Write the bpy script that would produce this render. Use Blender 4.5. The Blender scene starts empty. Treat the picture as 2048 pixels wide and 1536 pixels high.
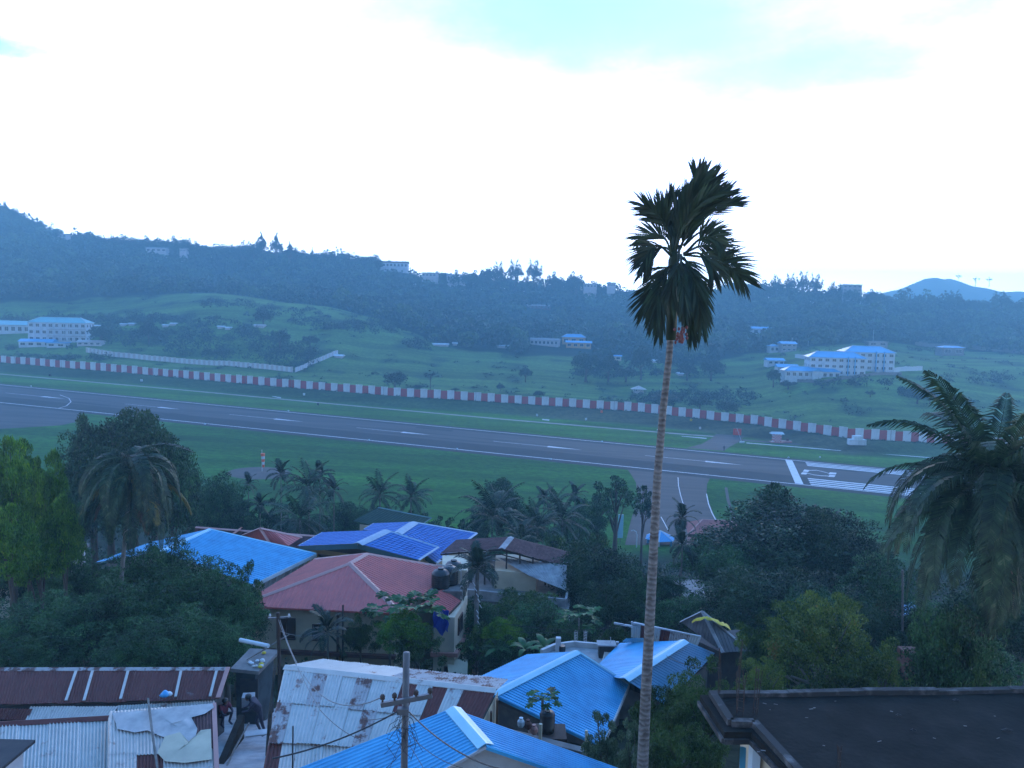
import bpy, math, random
import numpy as np
from mathutils import Vector, Matrix, Quaternion
sc = bpy.context.scene
C = sc.collection
rnd = random.Random(7)
nr = np.random.RandomState(11)

# ------------------------------------------------------------------ camera
F = 1600.0                       # focal length in photo pixels (2048 wide)
EYE = 50.0
PITCH = math.atan((768-620)/F)
ROLL = math.atan(0.025)
Rm = Matrix.Rotation(math.pi/2-PITCH, 3, 'X') @ Matrix.Rotation(ROLL, 3, 'Z')
cd = bpy.data.cameras.new('camera'); cam = bpy.data.objects.new('camera', cd); C.objects.link(cam)
cd.sensor_width = 36; cd.lens = 36*F/2048; cd.clip_end = 6000; cd.clip_start = 0.1
cam.matrix_world = Matrix.Translation((0, 0, EYE)) @ Rm.to_4x4()
sc.camera = cam

# ------------------------------------------------------------------ light
SUN_EL = math.radians(14); SUN_AZ = math.radians(12)       # behind the ridge, a little right of centre
w = bpy.data.worlds.new('World'); sc.world = w; w.use_nodes = True
nt = w.node_tree; nt.nodes.clear()
def N(t, tree=None, **kw):
    n = (tree or nt).nodes.new(t)
    for k, v in kw.items(): setattr(n, k, v)
    return n
def build_world():
    L = nt.links.new
    out = N('ShaderNodeOutputWorld'); bg = N('ShaderNodeBackground'); bg.inputs['Strength'].default_value = 0.12
    sky = N('ShaderNodeTexSky', sky_type='NISHITA'); sky.sun_disc = False
    sky.sun_elevation = SUN_EL; sky.sun_rotation = SUN_AZ
    tc = N('ShaderNodeTexCoord')
    mp = N('ShaderNodeMapping'); mp.inputs['Scale'].default_value = (1.0, 1.0, 2.2)
    L(tc.outputs['Generated'], mp.inputs['Vector'])
    no = N('ShaderNodeTexNoise'); no.inputs['Scale'].default_value = 1.5; no.inputs['Detail'].default_value = 5; no.inputs['Roughness'].default_value = 0.52
    L(mp.outputs[0], no.inputs['Vector'])
    # openings in the cloud: elliptical gaps round real directions
    gaps = [(1150, 20, .36, .085), (1600, 120, .24, .075), (-120, 35, .12, .03), (1350, 60, .3, .07)]
    wn = N('ShaderNodeTexNoise'); wn.inputs['Scale'].default_value = 4.5; wn.inputs['Detail'].default_value = 6; wn.inputs['Roughness'].default_value = .6; L(mp.outputs[0], wn.inputs['Vector'])
    ws = N('ShaderNodeVectorMath', operation='MULTIPLY_ADD'); ws.inputs[1].default_value = (.34, .34, .16); L(wn.outputs['Color'], ws.inputs[0]); 
    wo = N('ShaderNodeVectorMath', operation='ADD'); wo.inputs[1].default_value = (-.17, -.17, -.08); L(tc.outputs['Generated'], wo.inputs[0]); L(wo.outputs[0], ws.inputs[2])
    acc = None
    for (u, v, ra, re) in gaps:
        a = (u-1024)/F; b = (768-v)/F
        d = (Rm @ Vector((a, b, -1))).normalized()
        sb = N('ShaderNodeVectorMath', operation='SUBTRACT'); sb.inputs[1].default_value = d; L(ws.outputs[0], sb.inputs[0])
        mu = N('ShaderNodeVectorMath', operation='MULTIPLY'); mu.inputs[1].default_value = (1/ra, 1/ra, 1/re); L(sb.outputs[0], mu.inputs[0])
        ln = N('ShaderNodeVectorMath', operation='LENGTH'); L(mu.outputs[0], ln.inputs[0])
        mr = N('ShaderNodeMapRange', interpolation_type='SMOOTHSTEP'); mr.inputs[1].default_value = 0.1; mr.inputs[2].default_value = 1.5
        mr.inputs[3].default_value = 1; mr.inputs[4].default_value = 0
        L(ln.outputs['Value'], mr.inputs[0])
        if acc is None: acc = mr.outputs[0]
        else:
            mx = N('ShaderNodeMath', operation='MAXIMUM'); L(acc, mx.inputs[0]); L(mr.outputs[0], mx.inputs[1]); acc = mx.outputs[0]
    m1 = N('ShaderNodeMath', operation='MULTIPLY_ADD'); L(no.outputs['Fac'], m1.inputs[0]); m1.inputs[1].default_value = -1.6; m1.inputs[2].default_value = 0.86
    m2 = N('ShaderNodeMath', operation='ADD'); L(m1.outputs[0], m2.inputs[0]); L(acc, m2.inputs[1])
    cr = N('ShaderNodeMapRange', interpolation_type='SMOOTHSTEP'); cr.inputs[1].default_value = 0.18; cr.inputs[2].default_value = 1.15
    L(m2.outputs[0], cr.inputs[0])
    thin = N('ShaderNodeMix', data_type='RGBA'); thin.inputs[0].default_value = 0.9
    L(sky.outputs[0], thin.inputs[6]); thin.inputs[7].default_value = (4.0, 8.6, 11.5, 1)
    mix = N('ShaderNodeMix', data_type='RGBA'); L(cr.outputs[0], mix.inputs[0])
    # overcast brightness falls from the glowing horizon to a deep blue overhead
    sx = N('ShaderNodeSeparateXYZ'); L(tc.outputs['Generated'], sx.inputs[0])
    el = N('ShaderNodeValToRGB'); el.color_ramp.interpolation = 'EASE'
    e = el.color_ramp.elements; e[0].position = 0.0; e[0].color = (1.05, 1.05, 1.15, 1); e[1].position = 1.0; e[1].color = (.052, .158, .40, 1)
    for pos, col in ((.16, (.38, .46, .78, 1)), (.40, (.24, .32, .62, 1)), (.60, (.072, .195, .46, 1))): q = e.new(pos); q.color = col
    L(sx.outputs['Z'], el.inputs[0])
    dt = N('ShaderNodeVectorMath', operation='DOT_PRODUCT'); dt.inputs[1].default_value = (math.sin(SUN_AZ), math.cos(SUN_AZ), 0.0); L(tc.outputs['Generated'], dt.inputs[0])
    fr = N('ShaderNodeMapRange', interpolation_type='SMOOTHSTEP'); fr.inputs[1].default_value = -.6; fr.inputs[2].default_value = .7; fr.inputs[3].default_value = 4.3/.12*.42; fr.inputs[4].default_value = 5.55/.12
    L(dt.outputs['Value'], fr.inputs[0])
    cs = N('ShaderNodeVectorMath', operation='SCALE'); L(el.outputs[0], cs.inputs[0]); L(fr.outputs[0], cs.inputs['Scale'])
    L(cs.outputs[0], mix.inputs[6])
    L(thin.outputs[2], mix.inputs[7])
    L(mix.outputs[2], bg.inputs['Color']); L(bg.outputs[0], out.inputs[0])
build_world()
sd = bpy.data.lights.new('sun', 'SUN'); sd.energy = 0.5; sd.angle = math.radians(14); sd.color = (1, .95, .88)
so = bpy.data.objects.new('sun', sd); C.objects.link(so)
sdir = Vector((math.sin(SUN_AZ)*math.cos(SUN_EL), math.cos(SUN_AZ)*math.cos(SUN_EL), math.sin(SUN_EL)))
so.rotation_euler = sdir.to_track_quat('Z', 'Y').to_euler(); so.location = (0, 0, 300)
sc.view_settings.view_transform = 'Standard'; sc.view_settings.look = 'None'
sc.view_settings.exposure = 0.14; sc.view_settings.gamma = 1; sc.view_settings.use_curve_mapping = False
sc.render.engine = 'CYCLES'
sc.cycles.max_bounces = 5; sc.cycles.diffuse_bounces = 2; sc.cycles.transmission_bounces = 3
sc.cycles.glossy_bounces = 2; sc.cycles.transparent_max_bounces = 4; sc.cycles.volume_bounces = 0

# ------------------------------------------------------------------ rays
def ray(u, v): return Rm @ Vector(((u-1024)/F, (768-v)/F, -1))
def P(u, v, Y):
    d = ray(u, v); t = Y/d.y
    return Vector((d.x*t, Y, EYE+d.z*t))
def PZ(u, v, Z):
    d = ray(u, v); t = (Z-EYE)/d.z
    return Vector((d.x*t, d.y*t, Z))
K = 1.465e-5
Npl = Rm @ Vector((-89.6, -1600, -138)) * K
def plane_z(X, Y): return EYE + (1-Npl.x*X-Npl.y*Y)/Npl.z
def GP(u, v, up=0.0):
    d = ray(u, v); t = (1+Npl.z*up)/Npl.dot(d)
    return Vector((d.x*t, d.y*t, EYE+d.z*t))
def px(p):
    l = Rm.transposed() @ (Vector(p)-Vector((0, 0, EYE)))
    return (1024+F*l.x/-l.z, 768-F*l.y/-l.z)

# ------------------------------------------------------------------ terrain
BANK = 3.0
wall_pix = [(-420, 688), (-200, 707), (0, 725), (300, 750), (512, 770), (790, 792), (1000, 805), (1137, 814), (1272, 823), (1500, 848), (1700, 877), (1890, 887), (2100, 905), (2450, 940)]
wall_pts = [GP(u, v, BANK) for u, v in wall_pix]
wa = np.array([p.x/p.y for p in wall_pts]); wy = np.array([p.y for p in wall_pts])
HC = [  # photo column: ground seen at distance beyond the wall -> row
 (-420, [(60, 650), (120, 600), (250, 540), (450, 330), (560, 340)]),
 (0,    [(55, 690), (100, 655), (150, 622), (430, 432), (540, 445)]),
 (150,  [(60, 692), (110, 650), (170, 615), (400, 496), (520, 505)]),
 (430,  [(60, 728), (110, 660), (160, 606), (200, 585), (250, 590), (330, 580), (430, 515), (540, 525)]),
 (650,  [(60, 745), (110, 690), (160, 640), (200, 612), (250, 615), (330, 600), (440, 530), (540, 540)]),
 (760,  [(60, 755), (110, 715), (150, 672), (190, 640), (240, 636), (330, 610), (460, 550), (560, 560)]),
 (880,  [(60, 765), (110, 725), (150, 700), (200, 676), (330, 630), (470, 577), (560, 585)]),
 (1024, [(70, 765), (120, 730), (170, 702), (330, 650), (470, 580), (560, 590)]),
 (1250, [(70, 785), (130, 740), (190, 705), (350, 660), (480, 605), (560, 615)]),
 (1500, [(60, 805), (120, 762), (180, 720), (260, 692), (350, 660), (480, 590), (560, 600)]),
 (1640, [(40, 815), (90, 770), (110, 745), (180, 710), (280, 685), (480, 605), (560, 615)]),
 (1750, [(50, 825), (95, 770), (115, 748), (200, 710), (300, 690), (480, 612), (560, 620)]),
 (1860, [(60, 820), (115, 768), (140, 745), (240, 715), (320, 700), (480, 618), (560, 630)]),
 (2048, [(70, 830), (130, 780), (200, 730), (320, 705), (500, 625), (600, 635)]),
 (2450, [(70, 850), (150, 790), (320, 715), (500, 630), (600, 640)])]
DG = np.arange(0, 581, 10.0)
tab = []; ta = []
for u, lst in HC:
    dd = ray(u, 700); al = dd.x/dd.y
    W = float(np.interp(al, wa, wy)); z0 = plane_z(al*W, W)+BANK
    ds = [0]+[d for d, v in lst]; zs = [z0]+[P(u, v, W+d).z for d, v in lst]
    z = np.interp(DG, ds, zs)
    zz = np.convolve(np.pad(z, 2, mode='edge'), np.ones(5)/5, mode='valid'); zz[:2] = z[:2]
    tab.append(zz); ta.append(al)
tab = np.array(tab); ta = np.array(ta)
VY = [-60, 0, 10, 20, 30, 45, 60, 80, 100, 118, 132]
VZ = [46, 40, 39, 36.6, 33.4, 28.2, 25, 21, 16.5, 11, 4]
def vnoise(X, Y, s, seed=0):
    return (np.sin(X/s*1.3+seed)+np.sin(Y/s*1.7+seed*2.1+np.sin(X/s*0.7)*1.3)+np.sin((X+Y)/s*0.9+seed*.7)*np.cos((X-Y)/s*1.1+seed*1.9))/3
def H(X, Y):
    X = np.asarray(X, float); Y = np.asarray(Y, float)
    Ys = np.maximum(Y, 1.0); al = np.clip(X/Ys, -1.3, 1.3)
    pl = EYE + (1-Npl.x*np.clip(X, -700, 700)-Npl.y*Y)/Npl.z
    W = np.interp(al, wa, wy)
    b = np.clip((Y-(W-15))/12, 0, 1); near = pl + BANK*b*b*(3-2*b)
    # far part: bilinear in (direction, distance beyond wall)
    d = np.clip(Y-W, 0, 580)
    fi = np.interp(al, ta, np.arange(len(ta))); i0 = np.clip(fi.astype(int), 0, len(ta)-2); f = fi-i0
    f = f*f*(3-2*f)*0.6+f*0.4
    di = d/10; j0 = np.clip(di.astype(int), 0, len(DG)-2); g = di-j0
    far = (tab[i0, j0]*(1-f)+tab[i0+1, j0]*f)*(1-g)+(tab[i0, j0+1]*(1-f)+tab[i0+1, j0+1]*f)*g
    rough = np.clip((Y-W-15)/60, 0, 1)
    far = far + rough*(vnoise(X, Y, 16, 1.0)*0.55+vnoise(X, Y, 6, 4.0)*0.25)
    far = far - np.clip(Y-W-580, 0, 4000)*0.05
    z = np.where(Y > W, far, near)
    vz = np.interp(Y, VY, VZ)
    vb = np.clip((150-Y)/12, 0, 1)
    z = np.where(Y < 150, np.maximum(z, vz*vb+z*(1-vb)), z)
    return z
def Hs(x, y): return float(H(x, y))

# ------------------------------------------------------------------ materials
MATS = {}
def nodes_mat(name):
    m = bpy.data.materials.new(name); m.use_nodes = True
    t = m.node_tree; b = t.nodes['Principled BSDF']
    MATS[name] = m
    return m, t, b
def mat(name, c1, c2=None, rough=.7, scale=2.0, metal=0.0, bump=0.0, bscale=None, detail=6, lo=.35, hi=.65, c3=None, stretch=None, spec=.5, rot=0):
    if name in MATS: return MATS[name]
    m, t, b = nodes_mat(name); L = t.links.new
    b.inputs['Roughness'].default_value = rough; b.inputs['Metallic'].default_value = metal
    b.inputs['Specular IOR Level'].default_value = spec
    if c2 is None:
        c2 = tuple(x*.8 for x in c1)
    tc = N('ShaderNodeTexCoord', t); vec = tc.outputs['Object']
    if stretch:
        mp = N('ShaderNodeMapping', t); mp.inputs['Scale'].default_value = stretch; mp.inputs['Rotation'].default_value = (0, 0, rot); mp.vector_type = 'TEXTURE' if False else 'POINT'; L(vec, mp.inputs['Vector']); vec = mp.outputs[0]
    no = N('ShaderNodeTexNoise', t); no.inputs['Scale'].default_value = scale; no.inputs['Detail'].default_value = detail; no.inputs['Roughness'].default_value = .6
    L(vec, no.inputs['Vector'])
    r = N('ShaderNodeValToRGB', t); r.color_ramp.elements[0].position = lo; r.color_ramp.elements[1].position = hi
    r.color_ramp.elements[0].color = (*c1, 1); r.color_ramp.elements[1].color = (*c2, 1)
    if c3:
        e = r.color_ramp.elements.new((lo+hi)/2); e.color = (*c3, 1)
    L(no.outputs['Fac'], r.inputs[0]); L(r.outputs[0], b.inputs['Base Color'])
    if bump:
        n2 = N('ShaderNodeTexNoise', t); n2.inputs['Scale'].default_value = bscale or scale*6; n2.inputs['Detail'].default_value = 4
        L(vec, n2.inputs['Vector'])
        bp = N('ShaderNodeBump', t); bp.inputs['Strength'].default_value = bump; bp.inputs['Distance'].default_value = .05
        L(n2.outputs['Fac'], bp.inputs['Height']); L(bp.outputs[0], b.inputs['Normal'])
    return m
def leafmat(name, c1, c2, c3=None, rough=.55, trans=.25, nscale=3.0, isl=.6):
    if name in MATS: return MATS[name]
    m, t, b = nodes_mat(name); L = t.links.new
    b.inputs['Roughness'].default_value = rough; b.inputs['Specular IOR Level'].default_value = .3
    g = N('ShaderNodeNewGeometry', t); r = N('ShaderNodeValToRGB', t)
    r.color_ramp.elements[0].position = 0.1; r.color_ramp.elements[1].position = .9
    r.color_ramp.elements[0].color = (*c1, 1); r.color_ramp.elements[1].color = (*c2, 1)
    if c3: e = r.color_ramp.elements.new(.97); e.color = (*c3, 1)
    tc = N('ShaderNodeTexCoord', t)
    no = N('ShaderNodeTexNoise', t); no.inputs['Scale'].default_value = nscale; no.inputs['Detail'].default_value = 3
    L(tc.outputs['Object'], no.inputs['Vector'])
    oi = N('ShaderNodeObjectInfo', t)
    a = N('ShaderNodeMath', t, operation='MULTIPLY_ADD'); L(no.outputs['Fac'], a.inputs[0]); a.inputs[1].default_value = 2.4; a.inputs[2].default_value = -1.02  # noise paints the light and shade of leaf clumps into the colour
    a2 = N('ShaderNodeMath', t, operation='MULTIPLY_ADD'); L(g.outputs['Random Per Island'], a2.inputs[0]); a2.inputs[1].default_value = isl; L(a.outputs[0], a2.inputs[2])
    L(a2.outputs[0], r.inputs[0])
    hs = N('ShaderNodeHueSaturation', t)
    a3 = N('ShaderNodeMath', t, operation='MULTIPLY_ADD'); L(oi.outputs['Random'], a3.inputs[0]); a3.inputs[1].default_value = .5; a3.inputs[2].default_value = .75
    L(a3.outputs[0], hs.inputs['Value']); L(r.outputs[0], hs.inputs['Color'])
    L(hs.outputs[0], b.inputs['Base Color'])
    tr = N('ShaderNodeBsdfTranslucent', t); L(hs.outputs[0], tr.inputs[0])
    ms = N('ShaderNodeMixShader', t); ms.inputs[0].default_value = trans
    L(b.outputs[0], ms.inputs[1]); L(tr.outputs[0], ms.inputs[2]); L(ms.outputs[0], t.nodes['Material Output'].inputs[0])
    return m
def rustmat(name, base, rust, amount, scale=1.2, rough=.45, dirt=(.1, .1, .11)):
    if name in MATS: return MATS[name]
    m, t, b = nodes_mat(name); L = t.links.new
    tc = N('ShaderNodeTexCoord', t); oi = N('ShaderNodeObjectInfo', t)
    ad = N('ShaderNodeVectorMath', t, operation='ADD'); L(tc.outputs['Object'], ad.inputs[0])
    sc_ = N('ShaderNodeMath', t, operation='MULTIPLY'); L(oi.outputs['Random'], sc_.inputs[0]); sc_.inputs[1].default_value = 40; L(sc_.outputs[0], ad.inputs[1])
    no = N('ShaderNodeTexNoise', t); no.inputs['Scale'].default_value = scale; no.inputs['Detail'].default_value = 9; no.inputs['Roughness'].default_value = .65; L(ad.outputs[0], no.inputs['Vector'])
    r = N('ShaderNodeValToRGB', t); r.color_ramp.elements[0].position = amount-.04; r.color_ramp.elements[1].position = amount+.04
    r.color_ramp.elements[0].color = (1, 1, 1, 1); r.color_ramp.elements[1].color = (0, 0, 0, 1); L(no.outputs['Fac'], r.inputs[0])
    n2 = N('ShaderNodeTexNoise', t); n2.inputs['Scale'].default_value = 3.1; n2.inputs['Detail'].default_value = 6; L(ad.outputs[0], n2.inputs['Vector'])
    mb = N('ShaderNodeMix', t, data_type='RGBA'); L(n2.outputs['Fac'], mb.inputs[0]); mb.inputs[6].default_value = (*base, 1); mb.inputs[7].default_value = (*[x*.62 for x in base], 1)
    mr_ = N('ShaderNodeMix', t, data_type='RGBA'); L(n2.outputs['Fac'], mr_.inputs[0]); mr_.inputs[6].default_value = (*rust, 1); mr_.inputs[7].default_value = (rust[0]*.4, rust[1]*.35, rust[2]*.4, 1)
    mx = N('ShaderNodeMix', t, data_type='RGBA'); L(r.outputs[0], mx.inputs[0]); L(mb.outputs[2], mx.inputs[6]); L(mr_.outputs[2], mx.inputs[7])
    L(mx.outputs[2], b.inputs['Base Color']); b.inputs['Roughness'].default_value = rough
    return m
tin_grey = rustmat('tin_grey', (.50, .50, .47), (.24, .07, .035), .37)
tin_pale = rustmat('tin_pale', (.58, .53, .48), (.26, .13, .08), .36, 1.6)
tin_patch = rustmat('tin_patch', (.42, .39, .38), (.17, .07, .05), .47, 2.2, .7)
tin_rust = rustmat('tin_rust', (.28, .25, .24), (.15, .032, .022), .68, 1.1, .75)
tin_maroon = rustmat('tin_maroon', (.13, .05, .05), (.10, .03, .03), .5, 1.5, .7)
blue_roof = mat('blue_roof', (.06, .38, .64), (.035, .23, .44), rough=.5, scale=1.3, lo=.38, hi=.8)
blue_cap = mat('blue_cap', (.22, .46, .56), (.27, .52, .62), rough=.35, scale=1.5)
blue_dull = mat('blue_dull', (.05, .24, .40), (.07, .28, .46), rough=.5, scale=.8)
pink_roof = mat('pink_roof', (.54, .11, .09), (.36, .08, .075), rough=.6, scale=1.1, lo=.38, hi=.78)
pink_cap = mat('pink_cap', (.42, .19, .16), (.46, .21, .17), rough=.5)
tile_blue = mat('tile_blue', (.012, .10, .34), (.02, .14, .42), rough=.75, scale=1.5)
pale_cap = mat('pale_cap', (.20, .30, .40), (.25, .36, .46), rough=.6)
green_roof = mat('green_roof', (.03, .10, .10), (.04, .12, .11), rough=.5)
teal_trim = mat('teal_trim', (.02, .07, .08), (.03, .09, .1), rough=.5)
far_blue = mat('far_blue', (.06, .34, .60), (.05, .28, .55), rough=.4, scale=.3)
far_green = mat('far_green', (.14, .40, .42), (.12, .34, .38), rough=.5, scale=.3)
white_paint = mat('white_paint', (.52, .60, .64), (.38, .46, .50), rough=.7, scale=.5)
white_old = mat('white_old', (.50, .50, .50), (.28, .29, .30), rough=.85, scale=1.2, lo=.4, hi=.8)
runway_white = mat('runway_white', (.62, .62, .62), (.40, .41, .42), rough=.7, scale=.6, lo=.45, hi=.8)
cream = mat('cream', (.54, .45, .31), (.40, .33, .23), rough=.85, scale=.8)
cream2 = mat('cream_light', (.58, .50, .36), (.44, .38, .28), rough=.85, scale=.9)
ochre = mat('ochre', (.50, .32, .12), (.42, .26, .1), rough=.85, scale=.8)
brick_red = mat('brick_red', (.13, .05, .04), (.10, .04, .03), rough=.9)
brown_wood = mat('brown_wood', (.14, .07, .035), (.09, .045, .025), rough=.7, scale=3, stretch=(1, 1, .2))
window_dark = mat('window_dark', (.02, .025, .03), (.03, .035, .04), rough=.2)
win_brown = mat('window_brown', (.07, .03, .02), (.05, .02, .015), rough=.5)
concrete = mat('concrete', (.20, .19, .18), (.11, .11, .11), rough=.9, scale=1.3, bump=.3)
conc_dark = mat('concrete_dark', (.011, .010, .009), (.034, .030, .026), rough=.95, scale=.9, bump=.35, bscale=9, lo=.3, hi=.8, c3=(.020, .018, .016), spec=.1)
conc_pale = mat('concrete_pale', (.34, .34, .34), (.2, .2, .21), rough=.9, scale=1.6)
slab_edge = mat('slab_edge', (.028, .026, .025), (.13, .12, .115), rough=.95, scale=2.6, lo=.5, hi=.7)
dark_gap = mat('near_black', (.025, .025, .03), (.05, .045, .045), rough=.9, scale=2)  # plain near-black for gaps, doorway, drain, cabinets and shed walls
black_plastic = mat('black_plastic', (.012, .012, .014), (.02, .02, .022), rough=.4)
steel = mat('steel', (.10, .11, .12), (.16, .16, .17), rough=.5, metal=.4)
iron = mat('rust_iron', (.03, .018, .014), (.05, .028, .02), rough=.8)
pole_mat = mat('pole_metal', (.10, .105, .11), (.06, .06, .065), rough=.5, scale=3)
cable_mat = mat('cable_black', (.015, .015, .017), rough=.5)
wire_pale = mat('wire_pale', (.16, .16, .16), rough=.5)
wall_red = mat('wall_red', (.38, .045, .045), (.24, .05, .05), rough=.8, scale=.5, lo=.4, hi=.75)
wall_white = mat('wall_white', (.58, .64, .66), (.30, .34, .35), rough=.85, scale=.5, lo=.42, hi=.78, stretch=(1, 1, .35))
red_sign = mat('red_sign', (.65, .05, .03), (.5, .04, .03), rough=.5)
orange = mat('orange', (.75, .13, .03), (.65, .1, .03), rough=.6)
yellow = mat('yellow', (.55, .42, .02), (.45, .33, .02), rough=.7, scale=5)
tarp_blue = mat('tarp_blue', (.012, .03, .30), (.02, .05, .42), rough=.35, scale=4)
tarp_white = mat('tarp_white', (.50, .46, .43), (.33, .31, .30), rough=.8, scale=2)
cloth_teal = mat('cloth_teal', (.05, .25, .36), (.04, .2, .3), rough=.8)
skin = mat('skin', (.16, .08, .05), (.14, .07, .045), rough=.6)
cloth_dark = mat('cloth_dark', (.03, .03, .05), (.05, .04, .06), rough=.9)
cloth_red = mat('cloth_maroon', (.16, .03, .05), (.12, .02, .04), rough=.9)
hair_m = mat('hair_black', (.01, .01, .01), rough=.5)
bark = mat('bark', (.09, .075, .06), (.05, .04, .035), rough=.9, scale=4, bump=.5)
bark_dark = mat('bark_dark', (.045, .036, .03), (.02, .018, .016), rough=.95, scale=5, bump=.6)
bark_pale = mat('bark_pale', (.20, .19, .17), (.11, .10, .09), rough=.9, scale=3, bump=.4)
asphalt = mat('asphalt', (.056, .050, .046), (.086, .075, .068), rough=.75, scale=.16, detail=8, c3=(.072, .063, .058), stretch=(.12, 2.2, 1), spec=.12, rot=.27)
asphalt_edge = mat('asphalt_edge', (.042, .038, .036), (.052, .046, .042), rough=.85, scale=.1, spec=.12)
track_pale = mat('track_pale', (.30, .27, .25), (.22, .20, .18), rough=.9, scale=.2)
dirt_path = mat('dirt_path', (.22, .20, .18), (.15, .14, .12), rough=.9, scale=.2)
earth_dark = mat('earth_dark', (.07, .055, .045), (.1, .08, .065), rough=.95, scale=.3)

# ring-marked areca trunk
def ring_trunk():
    m, t, b = nodes_mat('ring_trunk'); L = t.links.new
    tc = N('ShaderNodeTexCoord', t); wv = N('ShaderNodeTexWave', t); wv.bands_direction = 'Z'; wv.inputs['Scale'].default_value = 3.6; wv.inputs['Distortion'].default_value = 5.5; wv.inputs['Detail'].default_value = 3; wv.inputs['Detail Scale'].default_value = 2.5
    L(tc.outputs['Object'], wv.inputs[0])
    no = N('ShaderNodeTexNoise', t); no.inputs['Scale'].default_value = 9; no.inputs['Detail'].default_value = 6; L(tc.outputs['Object'], no.inputs['Vector'])
    r = N('ShaderNodeValToRGB', t); r.color_ramp.elements[0].color = (.05, .046, .043, 1); r.color_ramp.elements[1].color = (.165, .162, .158, 1)
    r.color_ramp.elements[0].position = .3; r.color_ramp.elements[1].position = .75
    a = N('ShaderNodeMath', t, operation='MULTIPLY_ADD'); L(wv.outputs['Fac'], a.inputs[0]); a.inputs[1].default_value = .26; L(no.outputs['Fac'], a.inputs[2])
    a2 = N('ShaderNodeMath', t, operation='MULTIPLY'); L(a.outputs[0], a2.inputs[0]); a2.inputs[1].default_value = .82
    L(a2.outputs[0], r.inputs[0]); L(r.outputs[0], b.inputs['Base Color']); b.inputs['Roughness'].default_value = .9
    bp = N('ShaderNodeBump', t); bp.inputs['Strength'].default_value = .5; bp.inputs['Distance'].default_value = .02; L(wv.outputs['Fac'], bp.inputs['Height']); L(bp.outputs[0], b.inputs['Normal'])
    return m
ringm = ring_trunk()

LF = dict(
 dark=leafmat('leaf_dark', (.004, .014, .007), (.038, .090, .036), (.06, .10, .035), trans=.12),
 mid=leafmat('leaf_mid', (.012, .035, .012), (.08, .15, .035), (.12, .15, .04)),
 teal=leafmat('leaf_teal', (.004, .016, .008), (.06, .16, .055), (.10, .20, .06), trans=.15),  # ends pushed apart so crown shade and highlights sit in the colour
 lime=leafmat('leaf_lime', (.018, .06, .010), (.12, .27, .025), (.20, .32, .03), trans=.3),
 olive=leafmat('leaf_olive', (.024, .055, .014), (.16, .22, .040), (.26, .16, .05), trans=.25),
 pale=leafmat('leaf_pale', (.04, .075, .035), (.12, .17, .10), (.2, .24, .17)),
 palm=leafmat('leaf_palm', (.008, .022, .011), (.030, .066, .028), (.07, .10, .05), trans=.18),
 palmdark=leafmat('leaf_palm_dark', (.010, .022, .014), (.022, .045, .024), (.03, .06, .025), trans=.15),
 yellow=leafmat('leaf_yellow', (.10, .09, .02), (.22, .17, .04), (.25, .2, .05)),
 dead=leafmat('leaf_dead', (.09, .045, .03), (.16, .09, .05), (.2, .12, .07)),
 forest=leafmat('leaf_forest', (.010, .028, .013), (.030, .062, .026), (.05, .085, .03), trans=.1),
 woods_light=leafmat('leaf_woods_light', (.03, .06, .02), (.075, .14, .04), (.10, .15, .05), trans=.1, nscale=.03, isl=.3),
 woods=leafmat('leaf_woods', (.008, .022, .012), (.040, .080, .030), (.06, .10, .035), trans=.1, nscale=.03, isl=.3),
 papaya=leafmat('leaf_papaya', (.02, .07, .02), (.065, .17, .045), (.1, .15, .05)))

# ------------------------------------------------------------------ object helpers
def tag(o, label=None, cat=None, group=None, kind=None):
    if label: o['label'] = label
    if cat: o['category'] = cat
    if group: o['group'] = group
    if kind: o['kind'] = kind
    return o
def empty(name, label, cat, loc, group=None, rz=0):
    o = bpy.data.objects.new(name, None); C.objects.link(o); o.location = loc; o.rotation_euler = (0, 0, rz); o.empty_display_size = .3
    return tag(o, label, cat, group)
def mesh(name, v, f, m, smooth=False):
    me = bpy.data.meshes.new(name); me.from_pydata([tuple(p) for p in v], [], f)
    for mm in (m if isinstance(m, (list, tuple)) else [m]): me.materials.append(mm)
    if smooth: me.polygons.foreach_set('use_smooth', [True]*len(me.polygons))
    me.update(); return me
def link(name, me, parent=None):
    o = bpy.data.objects.new(name, me); C.objects.link(o)
    if parent: o.parent = parent
    return o
def mk(name, v, f, m, parent=None, smooth=False):
    """world-coordinate mesh under (unrotated) parent"""
    off = Vector(parent_loc(parent)) if parent else None
    if off is not None: v = [Vector(p)-off for p in v]
    else:
        cpt = Vector(v[0]); o = link(name, mesh(name, [Vector(p)-cpt for p in v], f, m, smooth)); o.location = cpt; return o
    return link(name, mesh(name, v, f, m, smooth), parent)
def parent_loc(p):
    l = Vector(p.location)
    while p.parent: p = p.parent; l = l+Vector(p.location)
    return l
def qmesh(name, V, Q, m, smooth=False, mi=None):
    """fast numpy quad mesh"""
    me = bpy.data.meshes.new(name); V = np.ascontiguousarray(V, np.float32); Q = np.ascontiguousarray(Q, np.int32)
    me.vertices.add(len(V)); me.vertices.foreach_set('co', V.ravel())
    n, k = Q.shape
    me.loops.add(n*k); me.loops.foreach_set('vertex_index', Q.ravel())
    me.polygons.add(n); me.polygons.foreach_set('loop_start', np.arange(0, n*k, k, dtype=np.int32)); me.polygons.foreach_set('loop_total', np.full(n, k, np.int32))
    if smooth: me.polygons.foreach_set('use_smooth', np.ones(n, bool))
    for mm in (m if isinstance(m, list) else [m]): me.materials.append(mm)
    if mi is not None: me.polygons.foreach_set('material_index', np.ascontiguousarray(mi, np.int32))
    me.update(calc_edges=True); return me
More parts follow.
